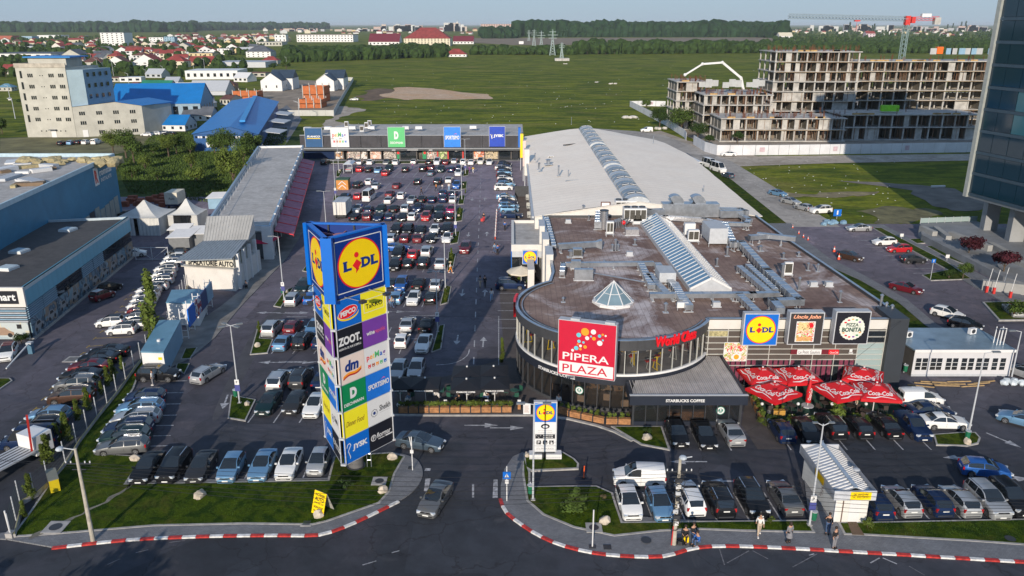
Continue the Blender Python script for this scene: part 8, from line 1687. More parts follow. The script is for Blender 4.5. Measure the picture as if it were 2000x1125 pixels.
def tree(kind,x,y,h,label,z=0.0,group=None,name='tree',mat=None,w_=None):
 rr=random.Random(int(x*13+y*7));var=rr.randrange(3);key=(kind,var,mat)
 sp={'broad':(1.0,.85,1500,.085,14,'round',fol[1]),'bush':(1.0,.75,1100,.085,10,'round',fol[0]),'big':(1.0,.9,3400,.05,20,'round',fol[1]),'red':(1.0,.62,1500,.085,10,'round',fol[3]),'cypress':(.26,1.0,1100,.06,7,'column',fol[4]),'pine':(.62,.8,1500,.09,16,'cone',fol[1]),'shrub':(1.0,.8,420,.13,7,'round',fol[2])}[kind]
 if key not in CR_:CR_[key]=crown_mesh('crown',mat or sp[6],sp[0],sp[1],sp[2],sp[3],hash((len(kind),var))%999,sp[4],sp[5])
 t=T(name,label,'tree' if name=='tree' else name,(x,y,z),rr.random()*6,group)
 if kind=='cypress':s_=h/2;ob('crown',CR_[key],t,(0,0,s_*1.02),scale=(s_*(w_ or 1),s_*(w_ or 1),s_));part('trunk',MB().tube((0,0,-.05),(0,0,h*.5),.05*h*.4,6),trunk_m,t)
 else:
  tr={'bush':.0,'shrub':.0,'red':.3,'broad':.22,'big':.15,'pine':.05}[kind];ch=h*(1-tr)/2;s_=ch/sp[1];wx=s_*(w_ or 1)
  ob('crown',CR_[key],t,(0,0,h*tr+ch),scale=(wx,wx,s_));q=MB();q.tube((0,0,-.05),(.02*h,0,h*.6),.035*h,7,.015*h)
  for k in range(4):a=k*1.6+rr.random();q.tube((.01*h,0,h*(tr+.1)),(wx*.45*cos(a),wx*.45*sin(a),h*(tr+.45)),.015*h,5,.006*h)
  part('trunk',q,trunk_m,t)
 return t
trunk_m=M('bark',(.09,.065,.045),.9,ns=3,amt=.3)
def tr(kind,px,py,hpx,label,group=None,z=0,**k):
 x,y=G(px,py,z);h=V(px,py-hpx,y)[2]-z;return tree(kind,x,y,max(.4,h),label,z,group,**k)
GS='bushes and trees on the scrubland behind the tents'
for i,(px,py,hp,kd_,wd) in enumerate(((222,302,52,'big',1.0),(247,308,62,'big',1.0),(262,318,50,'broad',1.1),(330,306,48,'big',1.1),(345,300,44,'broad',1),(440,318,72,'big',1.05),(458,372,96,'big',.95),(478,330,70,'big',.9),(420,300,42,'broad',1),(375,340,44,'broad',.9),(372,300,30,'bush',1),(492,300,44,'bush',1),(385,355,32,'bush',1.2),(258,346,26,'bush',1.4),(308,350,24,'bush',1.4),(284,330,30,'bush',1.0),(470,395,50,'broad',1),(228,330,24,'bush',1),(500,280,26,'bush',1),(300,300,22,'bush',1.2))):
 tr(kd_,px,py,hp,f'{ordn(i) if i < 18 else "last"} clump counted from the left tall pair among the green trees on the scrubland',GS,mat=fol[1] if i%3 else fol[2],w_=wd*.82)
for i,(px,py,hp,lb) in enumerate(((1288,250,45,'tree at the inner side of the white fence, farthest of the three big ones'),(1330,262,58,'dark broad tree beside the white fence, middle of the three big ones'),(1362,276,42,'tree beside the white fence, nearest of the three big ones'),(1262,215,22,'small tree at the field corner of the white fence'),(1440,280,26,'bushy tree before the unfinished podium'),(1305,240,40,'slender tree between two broad ones at the white fence'),(1385,285,24,'low bush by the white fence kink'),(1480,300,14,'small pale bush poking over the long white fence'))):tr('big' if hp>30 else 'broad',px,py,hp,lb,'trees by the building site fence',w_=1.1,mat=fol[1] if i%2 else fol[0])
for i,(px,py,hp) in enumerate(((0,262,34),(12,150,20),(40,205,14),(5,262,30),(165,206,12),(260,195,24),(310,198,26),(240,185,14),(285,196,18),(400,215,20),(378,208,24),(355,205,16),(420,222,14),(545,165,26),(535,140,20),(395,200,20),(455,150,14),(560,140,24),(490,145,14),(250,150,12),(120,160,12))):tr('broad',px,py,hp,'green tree among the houses and sheds on the left','trees among the left buildings',mat=fol[i%2])
for px,py,hp in((690,103,9),(703,104,10),(768,108,12),(830,104,14),(820,106,12),(912,85,9),(786,90,8),(1168,106,14),(1183,107,12),(1200,106,12),(1258,107,10),(1364,104,16),(1374,104,13),(1420,104,12),(1440,103,14),(1461,103,13),(1330,105,12),(1147,107,14)):tr('broad',px,py,hp,'single darker tree standing in the hedge across the field','single trees in the field hedge',mat=fol[0])
for px,py,hp in((1659,62,18),(1702,64,14),(1706,63,16),(1803,66,12),(1860,58,12),(1876,57,14),(1885,58,16),(1850,60,12)):tr('cypress',px,py,hp,'tall dark poplar above the roofs of the right hand suburb','poplars behind the crane',mat=fol[0],w_=1.6)
tr('red',1890,508,48,'dark red leaved tree by the platform wall, the left one','red leaved trees by the platform');tr('red',1957,545,58,'dark red leaved tree by the platform wall, the right one','red leaved trees by the platform')
tr('broad',1880,545,35,'thin green shrub tree at the corner of the side pavement');tr('bush',1853,545,22,'brownish shrub left of the thin shrub tree',w_=.8,mat=fol[0]);tr('bush',1985,622,36,'olive tree at the right edge in the corner planter',mat=fol[1])
tr('cypress',303,668,132,'tall narrow green tree at the fence behind the small cars',w_=1.15,mat=fol[2]);tr('cypress',285,645,40,'small conifer beside the tall tree at the fence',w_=1.2);tr('cypress',298,690,60,'second narrow conifer below the tall tree',w_=.9)
for i,(px,py,hp) in enumerate(((222,742,38),(212,752,34),(172,800,40),(154,818,36),(134,860,46),(128,852,44),(113,866,38),(104,870,36),(96,902,50),(60,972,44),(88,905,36),(47,1010,30),(198,770,24),(240,722,26))):tr('cypress',px,py,hp,f'{ordn(i)} narrow conifer along the wire fence, counted from the upper end','narrow conifers along the wire fence',w_=1.7,z=.1)
for i,(px,py,hp,lb) in enumerate(((981,706,44,'tall thin conifer in a pot beside the black cafe parasols'),(909,377,10,'small conifer on the far traffic island'),(899,418,14,'small conifer on the traffic island level with the box truck'),(882,505,20,'small conifer on the traffic island behind the orange trousered walker'),(871,588,24,'dark conifer on the traffic island below the roundel'),(861,668,12,'low tuft on the nearest right hand island'),(506,648,20,'round topped shrub on the island left of the silver car'),(996,545,16,'small conifer by the cafe tables at the entrance'))):tr('cypress',px,py,hp,lb,None,w_=1.5 if i else 1.0,z=.12)
tr('pine',1126,998,42,'low spreading conifer on the centre lawn',z=.14,w_=1.6,name='shrub');tr('shrub',676,956,22,'sparse low conifer on the lawn below the tower',z=.14,name='shrub',mat=fol[0]);tr('shrub',1694,1030,18,'yellowish shrub beside the kiosk',z=.14,name='shrub');tr('shrub',1178,975,10,'dry tuft on the centre lawn',z=.14,name='shrub',mat=M('dry_leaves',(.13,.10,.05),.9))
tr('shrub',1264,848,14,'dark shrub behind the boulder by the pavilion',z=.12,name='shrub',mat=fol[0]);tr('bush',43,672,22,'dark bush below the showroom corner',name='shrub');tr('shrub',1505,1022,14,'low shrub in the grass strip left of the lamp post at the kiosk',z=.14,name='shrub');tr('shrub',1632,815,30,'yellow green shrub in front of the red parasols',name='shrub',w_=1.2)
for i,(x,y,h) in enumerate(((-48,31,6.5),(-39,33,5),(-31,24,9),(-17,28,5.6),(-10,28.5,5.2),(-3,28,5.6),(4,28.3,5.2),(9.5,28,5),(-58,30,8))):tree('broad',x,y,h,'street tree on the near side of the road below the frame',0,'street trees on the near side of the road')
def tufts(name,polys,n,s_,z,mat,seed,label):
 rr=random.Random(seed);q=MB()
 def inside(p,poly):
  c=False;j=len(poly)-1
  for i in range(len(poly)):
   if(poly[i][1]>p[1])!=(poly[j][1]>p[1]) and p[0]<(poly[j][0]-poly[i][0])*(p[1]-poly[i][1])/(poly[j][1]-poly[i][1])+poly[i][0]:c=not c
   j=i
  return c
 for poly in polys:
  A_=abs(area(poly));m=int(n*A_);xs=[p[0] for p in poly];ys=[p[1] for p in poly];k=0
  while k<m:
   p=(rr.uniform(min(xs),max(xs)),rr.uniform(min(ys),max(ys)));k+=1
   if not inside(p,poly):continue
   a=rr.random()*3.14;h=s_*rr.uniform(.5,1.5);dx,dy=cos(a)*s_*.35,sin(a)*s_*.35;q.add([(p[0]-dx,p[1]-dy,z),(p[0]+dx,p[1]+dy,z),(p[0]+rr.uniform(-1,1)*h*.5,p[1]+rr.uniform(-1,1)*h*.5,z+h)],[(0,1,2)])
 ob(name,q.mesh(name,mat),kind='stuff',label=label,cat='grass')
gt=M('grass_blades',(.050,.095,.016),.9,ns=.8,amt=.5,spec=.1)
tufts('grass_blades',[lawnL,inset(GL([(1022,892),(1036,925),(1036,952),(1165,951),(1216,1022),(1578,1018),(1592,1043),(1370,1037),(1200,1050),(1120,1033),(1060,1008),(1028,980)]),.2),inset(GL([(1635,1022),(1995,1016),(2100,1018),(2100,1070),(1690,1048)]),.2)],70,.07,.15,gt,3,'short uneven blades of the front lawns')
tufts('wild_grass',[GL([(230,330),(300,262),(560,250),(560,290),(440,400),(250,375)])],9,.45,-.06,fol[1],4,'rough wild grass on the scrubland')
coke=M('parasol_red',(.55,.008,.015),.6,ns=.6,amt=.08)
def parasol(label,x,y,size,h,rise,mat,rot,wordy,group,vmat=None,valance=.28,z=.02,name='parasol'):
 t=T(name,label,'parasol',(x,y,z),rot,group);s_=size/2;part('pole',MB().tube((0,0,0),(0,0,h+rise*.9),.045,8),whitep,t);part('foot',MB().tube((0,0,0),(0,0,.12),.42,12),steelp,t)
 c=[(-s_,-s_,h),(s_,-s_,h),(s_,s_,h),(-s_,s_,h)];ap=(0,0,h+rise)
 for i in range(4):
  a,b=Vector(c[i]),Vector(c[(i+1)%4]);mid=(a+b)/2
  p=part('canopy_panel',MB().tri(a,mid,ap).tri(mid,b,ap),mat,t);part('valance',MB().quad((a.x,a.y,h-valance),(b.x,b.y,h-valance),tuple(b),tuple(a)),vmat or mat,t)
 part('finial',MB().tube(ap,(0,0,h+rise+.12),.09,8),SWHITE if wordy!='coke' else whitep,t)
 for i in range(4):
  a,b=Vector(c[i]),Vector(c[(i+1)%4]);e=(b-a).normalized();md=(a+b)/2;up=(Vector(ap)-md);L=up.length;up.normalize();n=e.cross(up)
  F=Matrix.Identity(4)
  for r in range(3):F[r][0]=e[r];F[r][1]=up[r];F[r][2]=n[r];F[r][3]=md[r]+n[r]*.03
  if wordy=='coke':
   m=MB().mat(SWHITE);text(m,'Coca-Cola',0,L*.36,size*.60,L*.25,.01,.022,.35)
   pts=[(-size*.36,L*.10),(-size*.15,L*.11),(0,L*.19),(size*.16,L*.15),(size*.34,L*.06)];th=[.02,.06,.035,.03,.01]
   for(p,q_),(t0,t1) in zip(zip(pts[:-1],pts[1:]),zip(th[:-1],th[1:])):m.quad((p[0],p[1]-L*t0,.012),(q_[0],q_[1]-L*t1,.012),(q_[0],q_[1]+L*.01,.012),(p[0],p[1]+L*.01,.012))
   for k in range(5):m.quad(((k-2)*.07*size*.4-.02,L*.80,.012),((k-2)*.07*size*.4+.02,L*.80,.012),((k-2)*.05*size*.4+.015,L*.89,.012),((k-2)*.05*size*.4-.01,L*.89,.012))
   setm(part('lettering',m,None,t),F)
  if wordy=='star' and i==0:
   m=MB();text(m,'STARBUCKS COFFEE',0,h-valance*.55,size*.62,valance*.5,0,.04);part('lettering',m,SWHITE,t,loc=(0,-s_-.02,0),rot=(pi/2,0,0))
 return t
for i,(px,py,rot,lb) in enumerate(((1498,752,.12,'open red parasol with white script at the far left of the terrace'),(1565,748,.12,'open red parasol with white script, second in the back row'),(1511,785,.55,'open red parasol with white script, front left one with its corner to the viewer'),(1668,752,-.45,'open red parasol with white script, back one at the right before the pale glass'),(1641,790,.35,'open red parasol with white script, front one right of the closed parasol'),(1713,792,-.12,'open red parasol with white script, rightmost in front'))):
 p=V(px,py-30,0);x,y=G(px,py,0);ys={0:73.4,1:73.6,2:70.4,3:73.2,4:70.6,5:70.6}[i];X=[23.2+2.3,29.6,25.6,36.3,32.6,37.0][i]
 apx={0:1490,1:1560,2:1513,3:1688,4:1642,5:1713}[i];apy={0:718,1:717,2:747,3:718,4:746,5:748}[i]
 a=G(apx,apy,3.25);parasol(lb,a[0],a[1],3.75,2.35,.9,coke,rot,'coke','red parasols on the terrace')
for i,(px,py,pt) in enumerate(((1577,794,749),(1623,745,716))):
 x,y=G(px,py);t=T('closed_parasol',['closed red parasol standing in front between the open ones','closed red parasol against the facade behind'][i],'parasol',(x,y,0));part('fabric',MB().tube((0,0,.5),(0,0,1.6),.26,10,.30).tube((0,0,1.6),(0,0,2.9),.30,10,.10),coke,t,40);part('pole',MB().tube((0,0,0),(0,0,3.1),.04,6),whitep,t);part('foot',MB().tube((0,0,0),(0,0,.15),.6,16),steelp,t)
 m=MB();text(m,'Coca-Cola',0,0,1.3,.3,0,.02,.3);part('lettering',m,SWHITE,t,loc=(0,-.32,1.5),rot=(pi/2,-pi/2*.95,0))
blk=M('parasol_black',(.008,.009,.014),.7,ns=.6,amt=.2)
for i,(px,py,lb) in enumerate(((780,738,'black parasol at the left of the cafe terrace, partly behind the sign tower'),(830,738,'black parasol left of the conifer gap on the cafe terrace'),(912,716,'black parasol, back left of the group of four'),(964,715,'black parasol, back right of the group of four'),(911,740,'black parasol, front left of the group of four'),(966,738,'black parasol, front right of the group of four'))):
 a=G(px,py,3.0);parasol(lb,a[0],a[1],2.95,2.45,.5,blk,0,'star','black cafe parasols',valance=.32)
a=G(1018,518,3.2);t=T('parasol','round cream parasol over tables beside the supermarket entrance','parasol',(a[0],a[1],0));q=MB();n=8
for k in range(n):b0_,b1_=(2.1*cos(2*pi*k/n),2.1*sin(2*pi*k/n),2.35),(2.1*cos(2*pi*(k+1)/n),2.1*sin(2*pi*(k+1)/n),2.35);part('canopy_panel',MB().tri(b0_,b1_,(0,0,3.1)).quad((b0_[0],b0_[1],2.15),(b1_[0],b1_[1],2.15),b1_,b0_),M('cream_canvas',(.62,.56,.46),.8),t)
part('pole',MB().tube((0,0,0),(0,0,3.2),.04,6),whitep,t);part('foot',MB().bx(-.4,.4,-.4,.4,0,.12),steelp,t)
def chair_table(px,py,label,mat,z=.03):
 x,y=G(px,py);t=T('table',label,'table',(x,y,z));part('tabletop',MB().tube((0,0,.72),(0,0,.75),.42,12),mat,t);part('leg',MB().tube((0,0,0),(0,0,.72),.04,6).tube((0,0,0),(0,0,.03),.25,8),dark,t)
 for k in range(3):
  a=k*2.1+px;c=T('chair','chair at the '+label,'chair',(x+.8*cos(a),y+.8*sin(a),z),a+pi/2,'chairs at the cafe tables');part('seat',MB().bx(-.22,.22,-.22,.22,.42,.47),mat,c);part('backrest',MB().bx(-.22,.22,-.25,-.20,.47,.9),mat,c)
  for sx in(-.19,.19):
   for sy in(-.19,.19):part('leg',MB().tube((sx,sy,0),(sx,sy,.42),.02,5),dark,c)
grn=M('green_furniture',(.02,.09,.06),.5);brn=M('wicker_brown',(.20,.10,.05),.7)
for i,(px,py) in enumerate(((797,775),(850,770),(886,775),(935,775),(958,765),(1004,775))):chair_table(px,py,f'{ordn(i)} cafe table from the left behind the timber planters',grn)
for i,(px,py) in enumerate(((1500,800),(1545,805),(1610,800),(1660,806),(1720,800),(1690,815))):chair_table(px,py,f'{ordn(i)} table from the left under the red parasols',M('dark_wicker',(.05,.035,.03),.7))
for i,(px,py) in enumerate(((1006,545),(1020,542))):chair_table(px,py,['left','right'][i]+' brown table under the cream parasol',brn)
for i,(px,py) in enumerate(((1028,545),(1032,562),(1014,555))):x,y=G(px,py);t=T('potted_shrub',['back','front','left'][i]+' terracotta pot with a shrub under the cream parasol','potted plant',(x,y,.02));part('pot',MB().tube((0,0,0),(0,0,.45),.2,10,.28),M('terracotta',(.28,.075,.04),.9),t);ob('foliage',crown_mesh('foliage',fol[2],.35,.5,160,.08,i),t,(0,0,.9))
def planter(x,y,ln,rot,label,group,h=.62,plants=4,mat=wood,seed=0):
 t=T('planter',label,'planter',(x,y,.08),rot,group)
 for k in range(3):part('board',MB().bx(-ln/2+.03,ln/2-.03,-.22-.004*(k%2),.22,k*.19,k*.19+.175),mat,t)
 part('post',MB().bx(-ln/2-.03,-ln/2+.03,-.25,.25,0,h).bx(ln/2-.03,ln/2+.03,-.25,.25,0,h),dark,t)
 rr=random.Random(seed)
 for k in range(plants):key=('pl',rr.randrange(4));CR_[key]=CR_.get(key) or crown_mesh('foliage',fol[2] if key[1]%2 else fol[4],.28,.42,150,.07,key[1]);ob('foliage',CR_[key],t,(-ln/2+(k+.5)*ln/plants,0,.62+.25),scale=rr.uniform(.7,1.15))
n=0
for a,b,m in(((778,806),(1000,805),11),):
 A_,B_=G(*a),G(*b)
 for k in range(m):f=(k+.5)/m;planter(A_[0]+(B_[0]-A_[0])*f,A_[1]+(B_[1]-A_[1])*f,(B_[0]-A_[0])/m-.06,0,f'{ordn(k)} timber planter from the left in the straight row before the black parasols','timber planters before the parasols',plants=3 if k%3 else 4,seed=k)
cvp=GL([(1090,806),(1113,813),(1136,818),(1159,823),(1182,828),(1206,828),(1232,829)])
for k in range(6):a,b=cvp[k],cvp[k+1];planter((a[0]+b[0])/2,(a[1]+b[1])/2,hypot(b[0]-a[0],b[1]-a[1])-.06,atan2(b[1]-a[1],b[0]-a[0]),f'{ordn(k)} timber planter from the left in the curved row before the round cafe','timber planters before the round cafe',plants=2,seed=k+20)
for i,(px,py,lb) in enumerate(((871,798,'left'),(951,798,'middle'),(1014,798,'right'))):x,y=G(px,py);t=T('menu_post',lb+' white menu holder between the timber planters','menu holder',(x,y-.3,.08));part('post',MB().bx(-.14,.14,-.05,.05,0,.6),wood,t);part('board',MB().bx(-.16,.16,-.07,.0,.6,1.05),SWHITE,t)
x,y=G(1029,812);t=T('menu_board','white upright menu board at the right end of the planters','board',(x,y,.1));part('board',MB().bx(-.35,.35,-.05,.05,.1,1.2),SWHITE,t);m=MB()
for k in range(7):m.bx(-.25,.22-.05*(k%3),-.06,-.052,.3+k*.11,.34+k*.11)
part('print',m,M('print_brown',(.35,.2,.15),.6),t)
S('terrace_carpet',MB().sheet(GL([(1470,775),(1480,822),(1725,822),(1765,790),(1750,742),(1465,740)]),.035),M('green_carpet',(.012,.055,.035),.95,ns=.8,amt=.3))
S('terrace_path',MB().sheet(GL([(1448,830),(1455,790),(1400,735),(1440,735),(1480,800),(1540,878),(1480,878)]),.03),MATS['forecourt_tiles'])
A_,B_=G(1462,770),G(1490,830)
for k in range(4):f=(k+.5)/4;planter(A_[0]+(B_[0]-A_[0])*f,A_[1]+(B_[1]-A_[1])*f,1.35,atan2(B_[1]-A_[1],B_[0]-A_[0]),f'{ordn(k)} tall planted box from the back along the left side of the red terrace','planters beside the red terrace',plants=3,seed=k+40)
A_,B_=G(1490,832),G(1740,826)
t=T('hedge','low clipped hedge with gaps between the red terrace and the parked cars','hedge',(A_[0],A_[1],0));
for k in range(13):ob('foliage',CR_.setdefault(('hg',k%3),crown_mesh('foliage',fol[1] if k%3 else fol[4],.75,.5,520,.07,k+60)),t,((B_[0]-A_[0])*k/12,(B_[1]-A_[1])*k/12+.2*(k%2),.42),scale=.9+.2*(k%2))
for i,(px,py) in enumerate(((1520,812),)):x,y=G(px,py);planter(x,y,1.2,0,'short ochre planter in the middle of the terrace front',None,mat=M('ochre_wood',(.50,.27,.05),.6),plants=2)
for i,(px,py) in enumerate(((1486,812),(1556,812),(1622,812),(1688,812))):x,y=G(px,py);t=T('globe_lamp',f'{ordn(i)} small white globe lamp from the left on the red terrace','lamp',(x,y,.03));part('post',MB().tube((0,0,0),(0,0,1.1),.03,6),dark,t);part('globe',MB().ball((0,0,1.25),.16,12,8),SWHITE,t,60)
x,y=G(1563,823);t=T('stone_figure','pale figure ornament lying on the terrace edge','ornament',(x,y,.05),.3);part('body',MB().tube((-.8,0,.45),(.1,0,.35),.13,8,.17).tube((.1,0,.35),(.9,.15,.55),.12,8,.05).tube((.1,0,.35),(.95,-.1,.40),.12,8,.05).tube((-.75,0,.4),(-.95,.1,.8),.05,6),M('pale_stone',(.52,.46,.38),.8),t)
for i,(px,py) in enumerate(((1736,745),(1748,750),(1725,748))):x,y=G(px,py);t=T('drinks_rack',['left','right','front'][i]+' of the small red and white racks by the dark corner block','rack',(x,y,.02));part('frame',MB().bx(-.3,.3,-.2,.2,0,.5).bx(-.25,.25,-.1,.1,.5,1.3),SRED if i<2 else whitep,t)
def lamp(px,py,pyt,label,arms='T',poster=True,z=.1,pole=steelp,rot=0):
 x,y=G(px,py,z);h=V(px,pyt,y)[2]-z;t=T('lamp_post',label,'lamp post',(x,y,z),rot);part('pole',MB().tube((0,0,0),(0,0,h),.085,8,.05),pole,t);part('foot',MB().obx(0,0,0,.35,.35,.06),kerb_m,t)
 q=MB();q2=MB()
 if arms=='T':
  for s_ in(-1,1):q.tube((0,0,h),(s_*.75,0,h+.12),.035,6);q2.obx(s_*1.0,0,h+.05,.65,.28,.12)
 elif arms=='X':
  for a in(.5,2.6,3.7,5.8):q.tube((0,0,h),(.6*cos(a),.6*sin(a),h+.05),.035,6);q2.obx(.85*cos(a),.85*sin(a),h-.02,.6,.28,.12,a)
 elif arms=='V':
  for s_ in(-1,1):q.tube((0,0,h-.15),(s_*.45,0,h+.1),.035,6);q2.obx(s_*.6,0,h+.08,.4,.2,.08)
 else:q.tube((0,0,h),(arms*.7,0,h+.15),.035,6);q2.obx(arms*1.0,0,h+.08,.7,.28,.12)
 part('arm',q,pole,t);part('lamp_head',q2,M('lamp_head_grey',(.16,.18,.20),.5),t)
 if poster:part('notice',MB().bx(-.22,.22,-.13,-.08,2.05,2.6),SWHITE,t);part('notice',MB().bx(-.25,.25,-.13,-.08,1.35,2.0),M('notice_blue',(.06,.07,.25),.5),t);m=MB();text(m,'P',0,2.33,.16,.26,0,.02);part('lettering',m,SBLACK,t,loc=(0,-.135,0),rot=(pi/2,0,0))
 return t
lamp(468,787,636,'tall lamp post with a cross of lamps on the island left of the tower','X');lamp(555,586,463,'lamp post on the island below the red terrace awning',-1);lamp(890,460,373,'lamp post with a blue notice on the island by the magenta car','T');lamp(870,565,466,'thin lamp post on the island behind the roundel','T',False);lamp(855,648,530,'lamp post with four heads beside the largest right hand island','X')
lamp(656,390,313,'lamp post on the far left island beside the orange kiosk','T');lamp(637,440,374,'lamp post behind the box truck','T',False);lamp(662,338,272,'slim tall post by the trolley shelter','T',False);lamp(902,389,320,'lamp post on the fourth island from the shops','T',False);lamp(909,339,272,'lamp post with a blue notice on the farthest right island','T',True)
lamp(1581,1025,828,'tall white lamp post with a small V head by the kiosk','V',True,.14);lamp(1892,845,690,'lamp post with two heads before the white annex',1,False);lamp(1975,740,648,'white lamp post at the right edge beyond the annex',-1,False);lamp(1041,976,790,'white pole with a cross arm in front of the roadside totem','T',False,.14)
x,y=G(1157,1068,.1);t=T('thin_pole','thin white pole on the pavement before the round manhole','pole',(x,y,.1));part('pole',MB().tube((0,0,0),(0,0,3.1),.05,8),whitep,t);part('foot',MB().bx(-.25,.25,-.2,.2,0,.05),dark,t)
for px,py,pt,lb in((806,918,855,'short post with a notice at the corner of the left pavement'),(990,978,913,'post with a blue pedestrian crossing sign at the entrance')):
 x,y=G(px,py,.1);h=V(px,pt,y)[2];t=T('sign_post',lb,'sign post',(x,y,.1));part('post',MB().tube((0,0,0),(0,0,h),.045,8),whitep,t);part('notice',MB().bx(-.14,.14,-.09,-.05,h*.52,h*.62),SWHITE,t)
 if 'blue' in lb:part('sign_plate',MB().obx(0,-.1,h*.66,.62,.03,.62,0),BLUE,t);q=MB();q.mat(SWHITE).add([(-.2,0,.0),(.2,0,0),(0,.36,0)],[(0,1,2)]);q.mat(SBLACK).bx(-.03,.03,.05,.22,.003,.006).disc(0,.26,.004,.04,8);part('symbol',q,None,t,loc=(0,-.12,h*.66+.12),rot=(pi/2,0,0))
 else:part('brace',MB().beam((0,0,h*.66),(-.18,0,h),.05,.05),whitep,t)
for px,py,pt,lb in((1634,428,411,'blue square road sign with a white arrow on the verge'),(1817,547,507,'small blue sign on a post at the corner of the road side bays'),(1760,468,458,'small white sign by the side pavement'),(1849,510,502,'small white notice on the lawn by the pavement')):
 x,y=G(px,py);h=max(1.0,V(px,pt,y)[2]);t=T('sign_post',lb,'sign post',(x,y,0));part('post',MB().tube((0,0,0),(0,0,h),.04,6),steelp,t);s_=.75 if '1634' in str(px) else .3;part('sign_plate',MB().bx(-s_,s_,-.06,-.02,h-1.5*s_,h+.3*s_),BLUE if 'blue' in lb else SWHITE,t);part('arrow',MB().bx(-.06*s_*3,.06*s_*3,-.08,-.065,h-1.1*s_,h),SWHITE,t)
for i,(px,py) in enumerate(((1548,446),(1560,457),(1569,464),(1578,469),(1629,492),(1638,507))):
 x,y=G(px,py);s_=1.0 if i<4 else 1.5;t=T('traffic_cone',f'{ordn(i)} red and white traffic cone from the far end of the road side line','traffic cone',(x,y,0),0,'cones on the access road');part('cone',MB().tube((0,0,.03),(0,0,.30*s_),.17*s_,10,.10*s_),M('cone_red',(.70,.08,.03),.5),t);part('band',MB().tube((0,0,.30*s_),(0,0,.48*s_),.10*s_,10,.06*s_),SWHITE,t);part('tip',MB().tube((0,0,.48*s_),(0,0,.68*s_),.06*s_,10,.02*s_),MATS['cone_red'],t);part('base',MB().obx(0,0,0,.42*s_,.42*s_,.04),black,t)
for i in range(9):px,py=970-(i*.35),418+i*6.2;x,y=G(px,py);t=T('bollard',f'{ordn(i)} red and white bollard from the far end beside the entrance bays','bollard',(x,y,.02),0,'bollards by the entrance');part('post',MB().tube((0,0,0),(0,0,.5),.09,8),MATS['cone_red'],t);part('top',MB().tube((0,0,.5),(0,0,1.0),.09,8),SWHITE,t)
for i,(px,py,lb) in enumerate(((1036,968,'green litter bin at the foot of the white pole by the totem'),(1588,1020,'green litter bin at the foot of the lamp post by the kiosk'),(552,575,'green litter bin on the island by the silver people carrier'),(461,778,'green litter bin at the foot of the cross headed lamp post'),(1888,860,'green utility box on the kerbed island by the white saloon'),(519,498,'green waste bin on the red awning terrace'),(1767,729,'teal crate beside the corner of the annex'))):x,y=G(px,py,.13);t=T('litter_bin',lb,'bin',(x,y,.13));part('body',MB().tube((0,0,.25),(0,0,.95),.2,10,.24),M('bin_green',(.01,.14,.07),.5),t);part('post',MB().bx(-.04,.04,.2,.28,0,1.1),steelp,t);part('rim',MB().tube((0,0,.95),(0,0,1.0),.26,10),steelp,t)
x,y=G(1140,934);t=T('flexible_post','orange flexible marker post in the totem lane','marker post',(x,y,.01));part('post',MB().tube((0,0,0),(.03,0,1.15),.05,8),M('post_orange',(.85,.12,.02),.5),t);part('foot',MB().tube((0,0,0),(0,0,.06),.18,10),black,t)
x,y=G(628,998,.14);t=T('folding_board','yellow folding A board covered in black print on the front lawn','board',(x+.1,y,.15),-.55);t.scale=(.82,.82,.9)
part('panel',slab(MB(),[(-.75,-.75,0),(.75,-.75,0),(.75,-.05,1.9),(-.75,-.05,1.9)],.05),YEL,t);part('rear_panel',slab(MB(),[(-.75,.75,0),(.75,.75,0),(.75,.0,1.9),(-.75,.0,1.9)],.05),M('board_back',(.35,.35,.33),.6),t)
m=MB()
for k,(s_,hh) in enumerate((('INCHIRIERI',.22),('AUTO',.34),('0744 555 210',.16),('NON-STOP',.2),('TRANSPORT',.18))):text(m,s_,0,1.72-k*.36,1.15,hh,.0,.03)
F=Matrix.Identity(4);up=Vector((0,.7,1.9)).normalized();e=Vector((1,0,0));n=e.cross(up)
for r in range(3):F[r][0]=e[r];F[r][1]=up[r];F[r][2]=n[r];F[r][3]=(0,-.75,0)[r]+n[r]*.012
setm(part('lettering',m,SBLACK,t),F)
x,y=G(669,371);t=T('orange_kiosk','orange timber kiosk with white chevrons and a green roof in the lot','kiosk',(x,y,.01));part('wall',MB().bx(-1.35,1.35,0,2.6,0,2.25),M('kiosk_orange',(.55,.24,.06),.7,ns=3,amt=.25),t);part('roof',MB().bx(-1.45,1.45,-.1,2.8,2.25,2.45),M('kiosk_green',(.04,.10,.06),.8),t)
q=MB()
for k in(0,1):
 for s_ in(-1,1):q.beam((s_*.85,-.05,.35+k*.85),(0,-.05,1.15+k*.85),.06,.15)
part('chevron',q,SWHITE,t)
x,y=G(680,339);t=T('trolley_shelter','glass shelter full of shopping trolleys in the lot','shelter',(x,y,.01));q=MB()
for sx in(-1.1,1.1):
 for yy in(0,4.6):q.bx(sx-.05,sx+.05,yy-.05,yy+.05,0,2.3)
q.bx(-1.15,1.15,-.05,.05,2.25,2.35);part('frame',q,steelp,t);part('roof',MB().add([(-1.2,-.1,2.36),(1.2,-.1,2.36),(1.2,4.7,2.36),(-1.2,4.7,2.36),(-.6,-.1,2.7),(.6,-.1,2.7),(.6,4.7,2.7),(-.6,4.7,2.7)],[(0,4,7,3),(4,5,6,7),(5,1,2,6),(0,1,5,4)]),M('shelter_roof',(.40,.47,.55),.2),t);part('side_pane',MB().bx(-1.14,-1.1,.1,4.5,.3,2.1).bx(1.1,1.14,.1,4.5,.3,2.1),shopglass,t)
q=MB()
for k in range(8):q.bx(-.7,.7,.2+k*.5,.24+k*.5,.5,1.05)
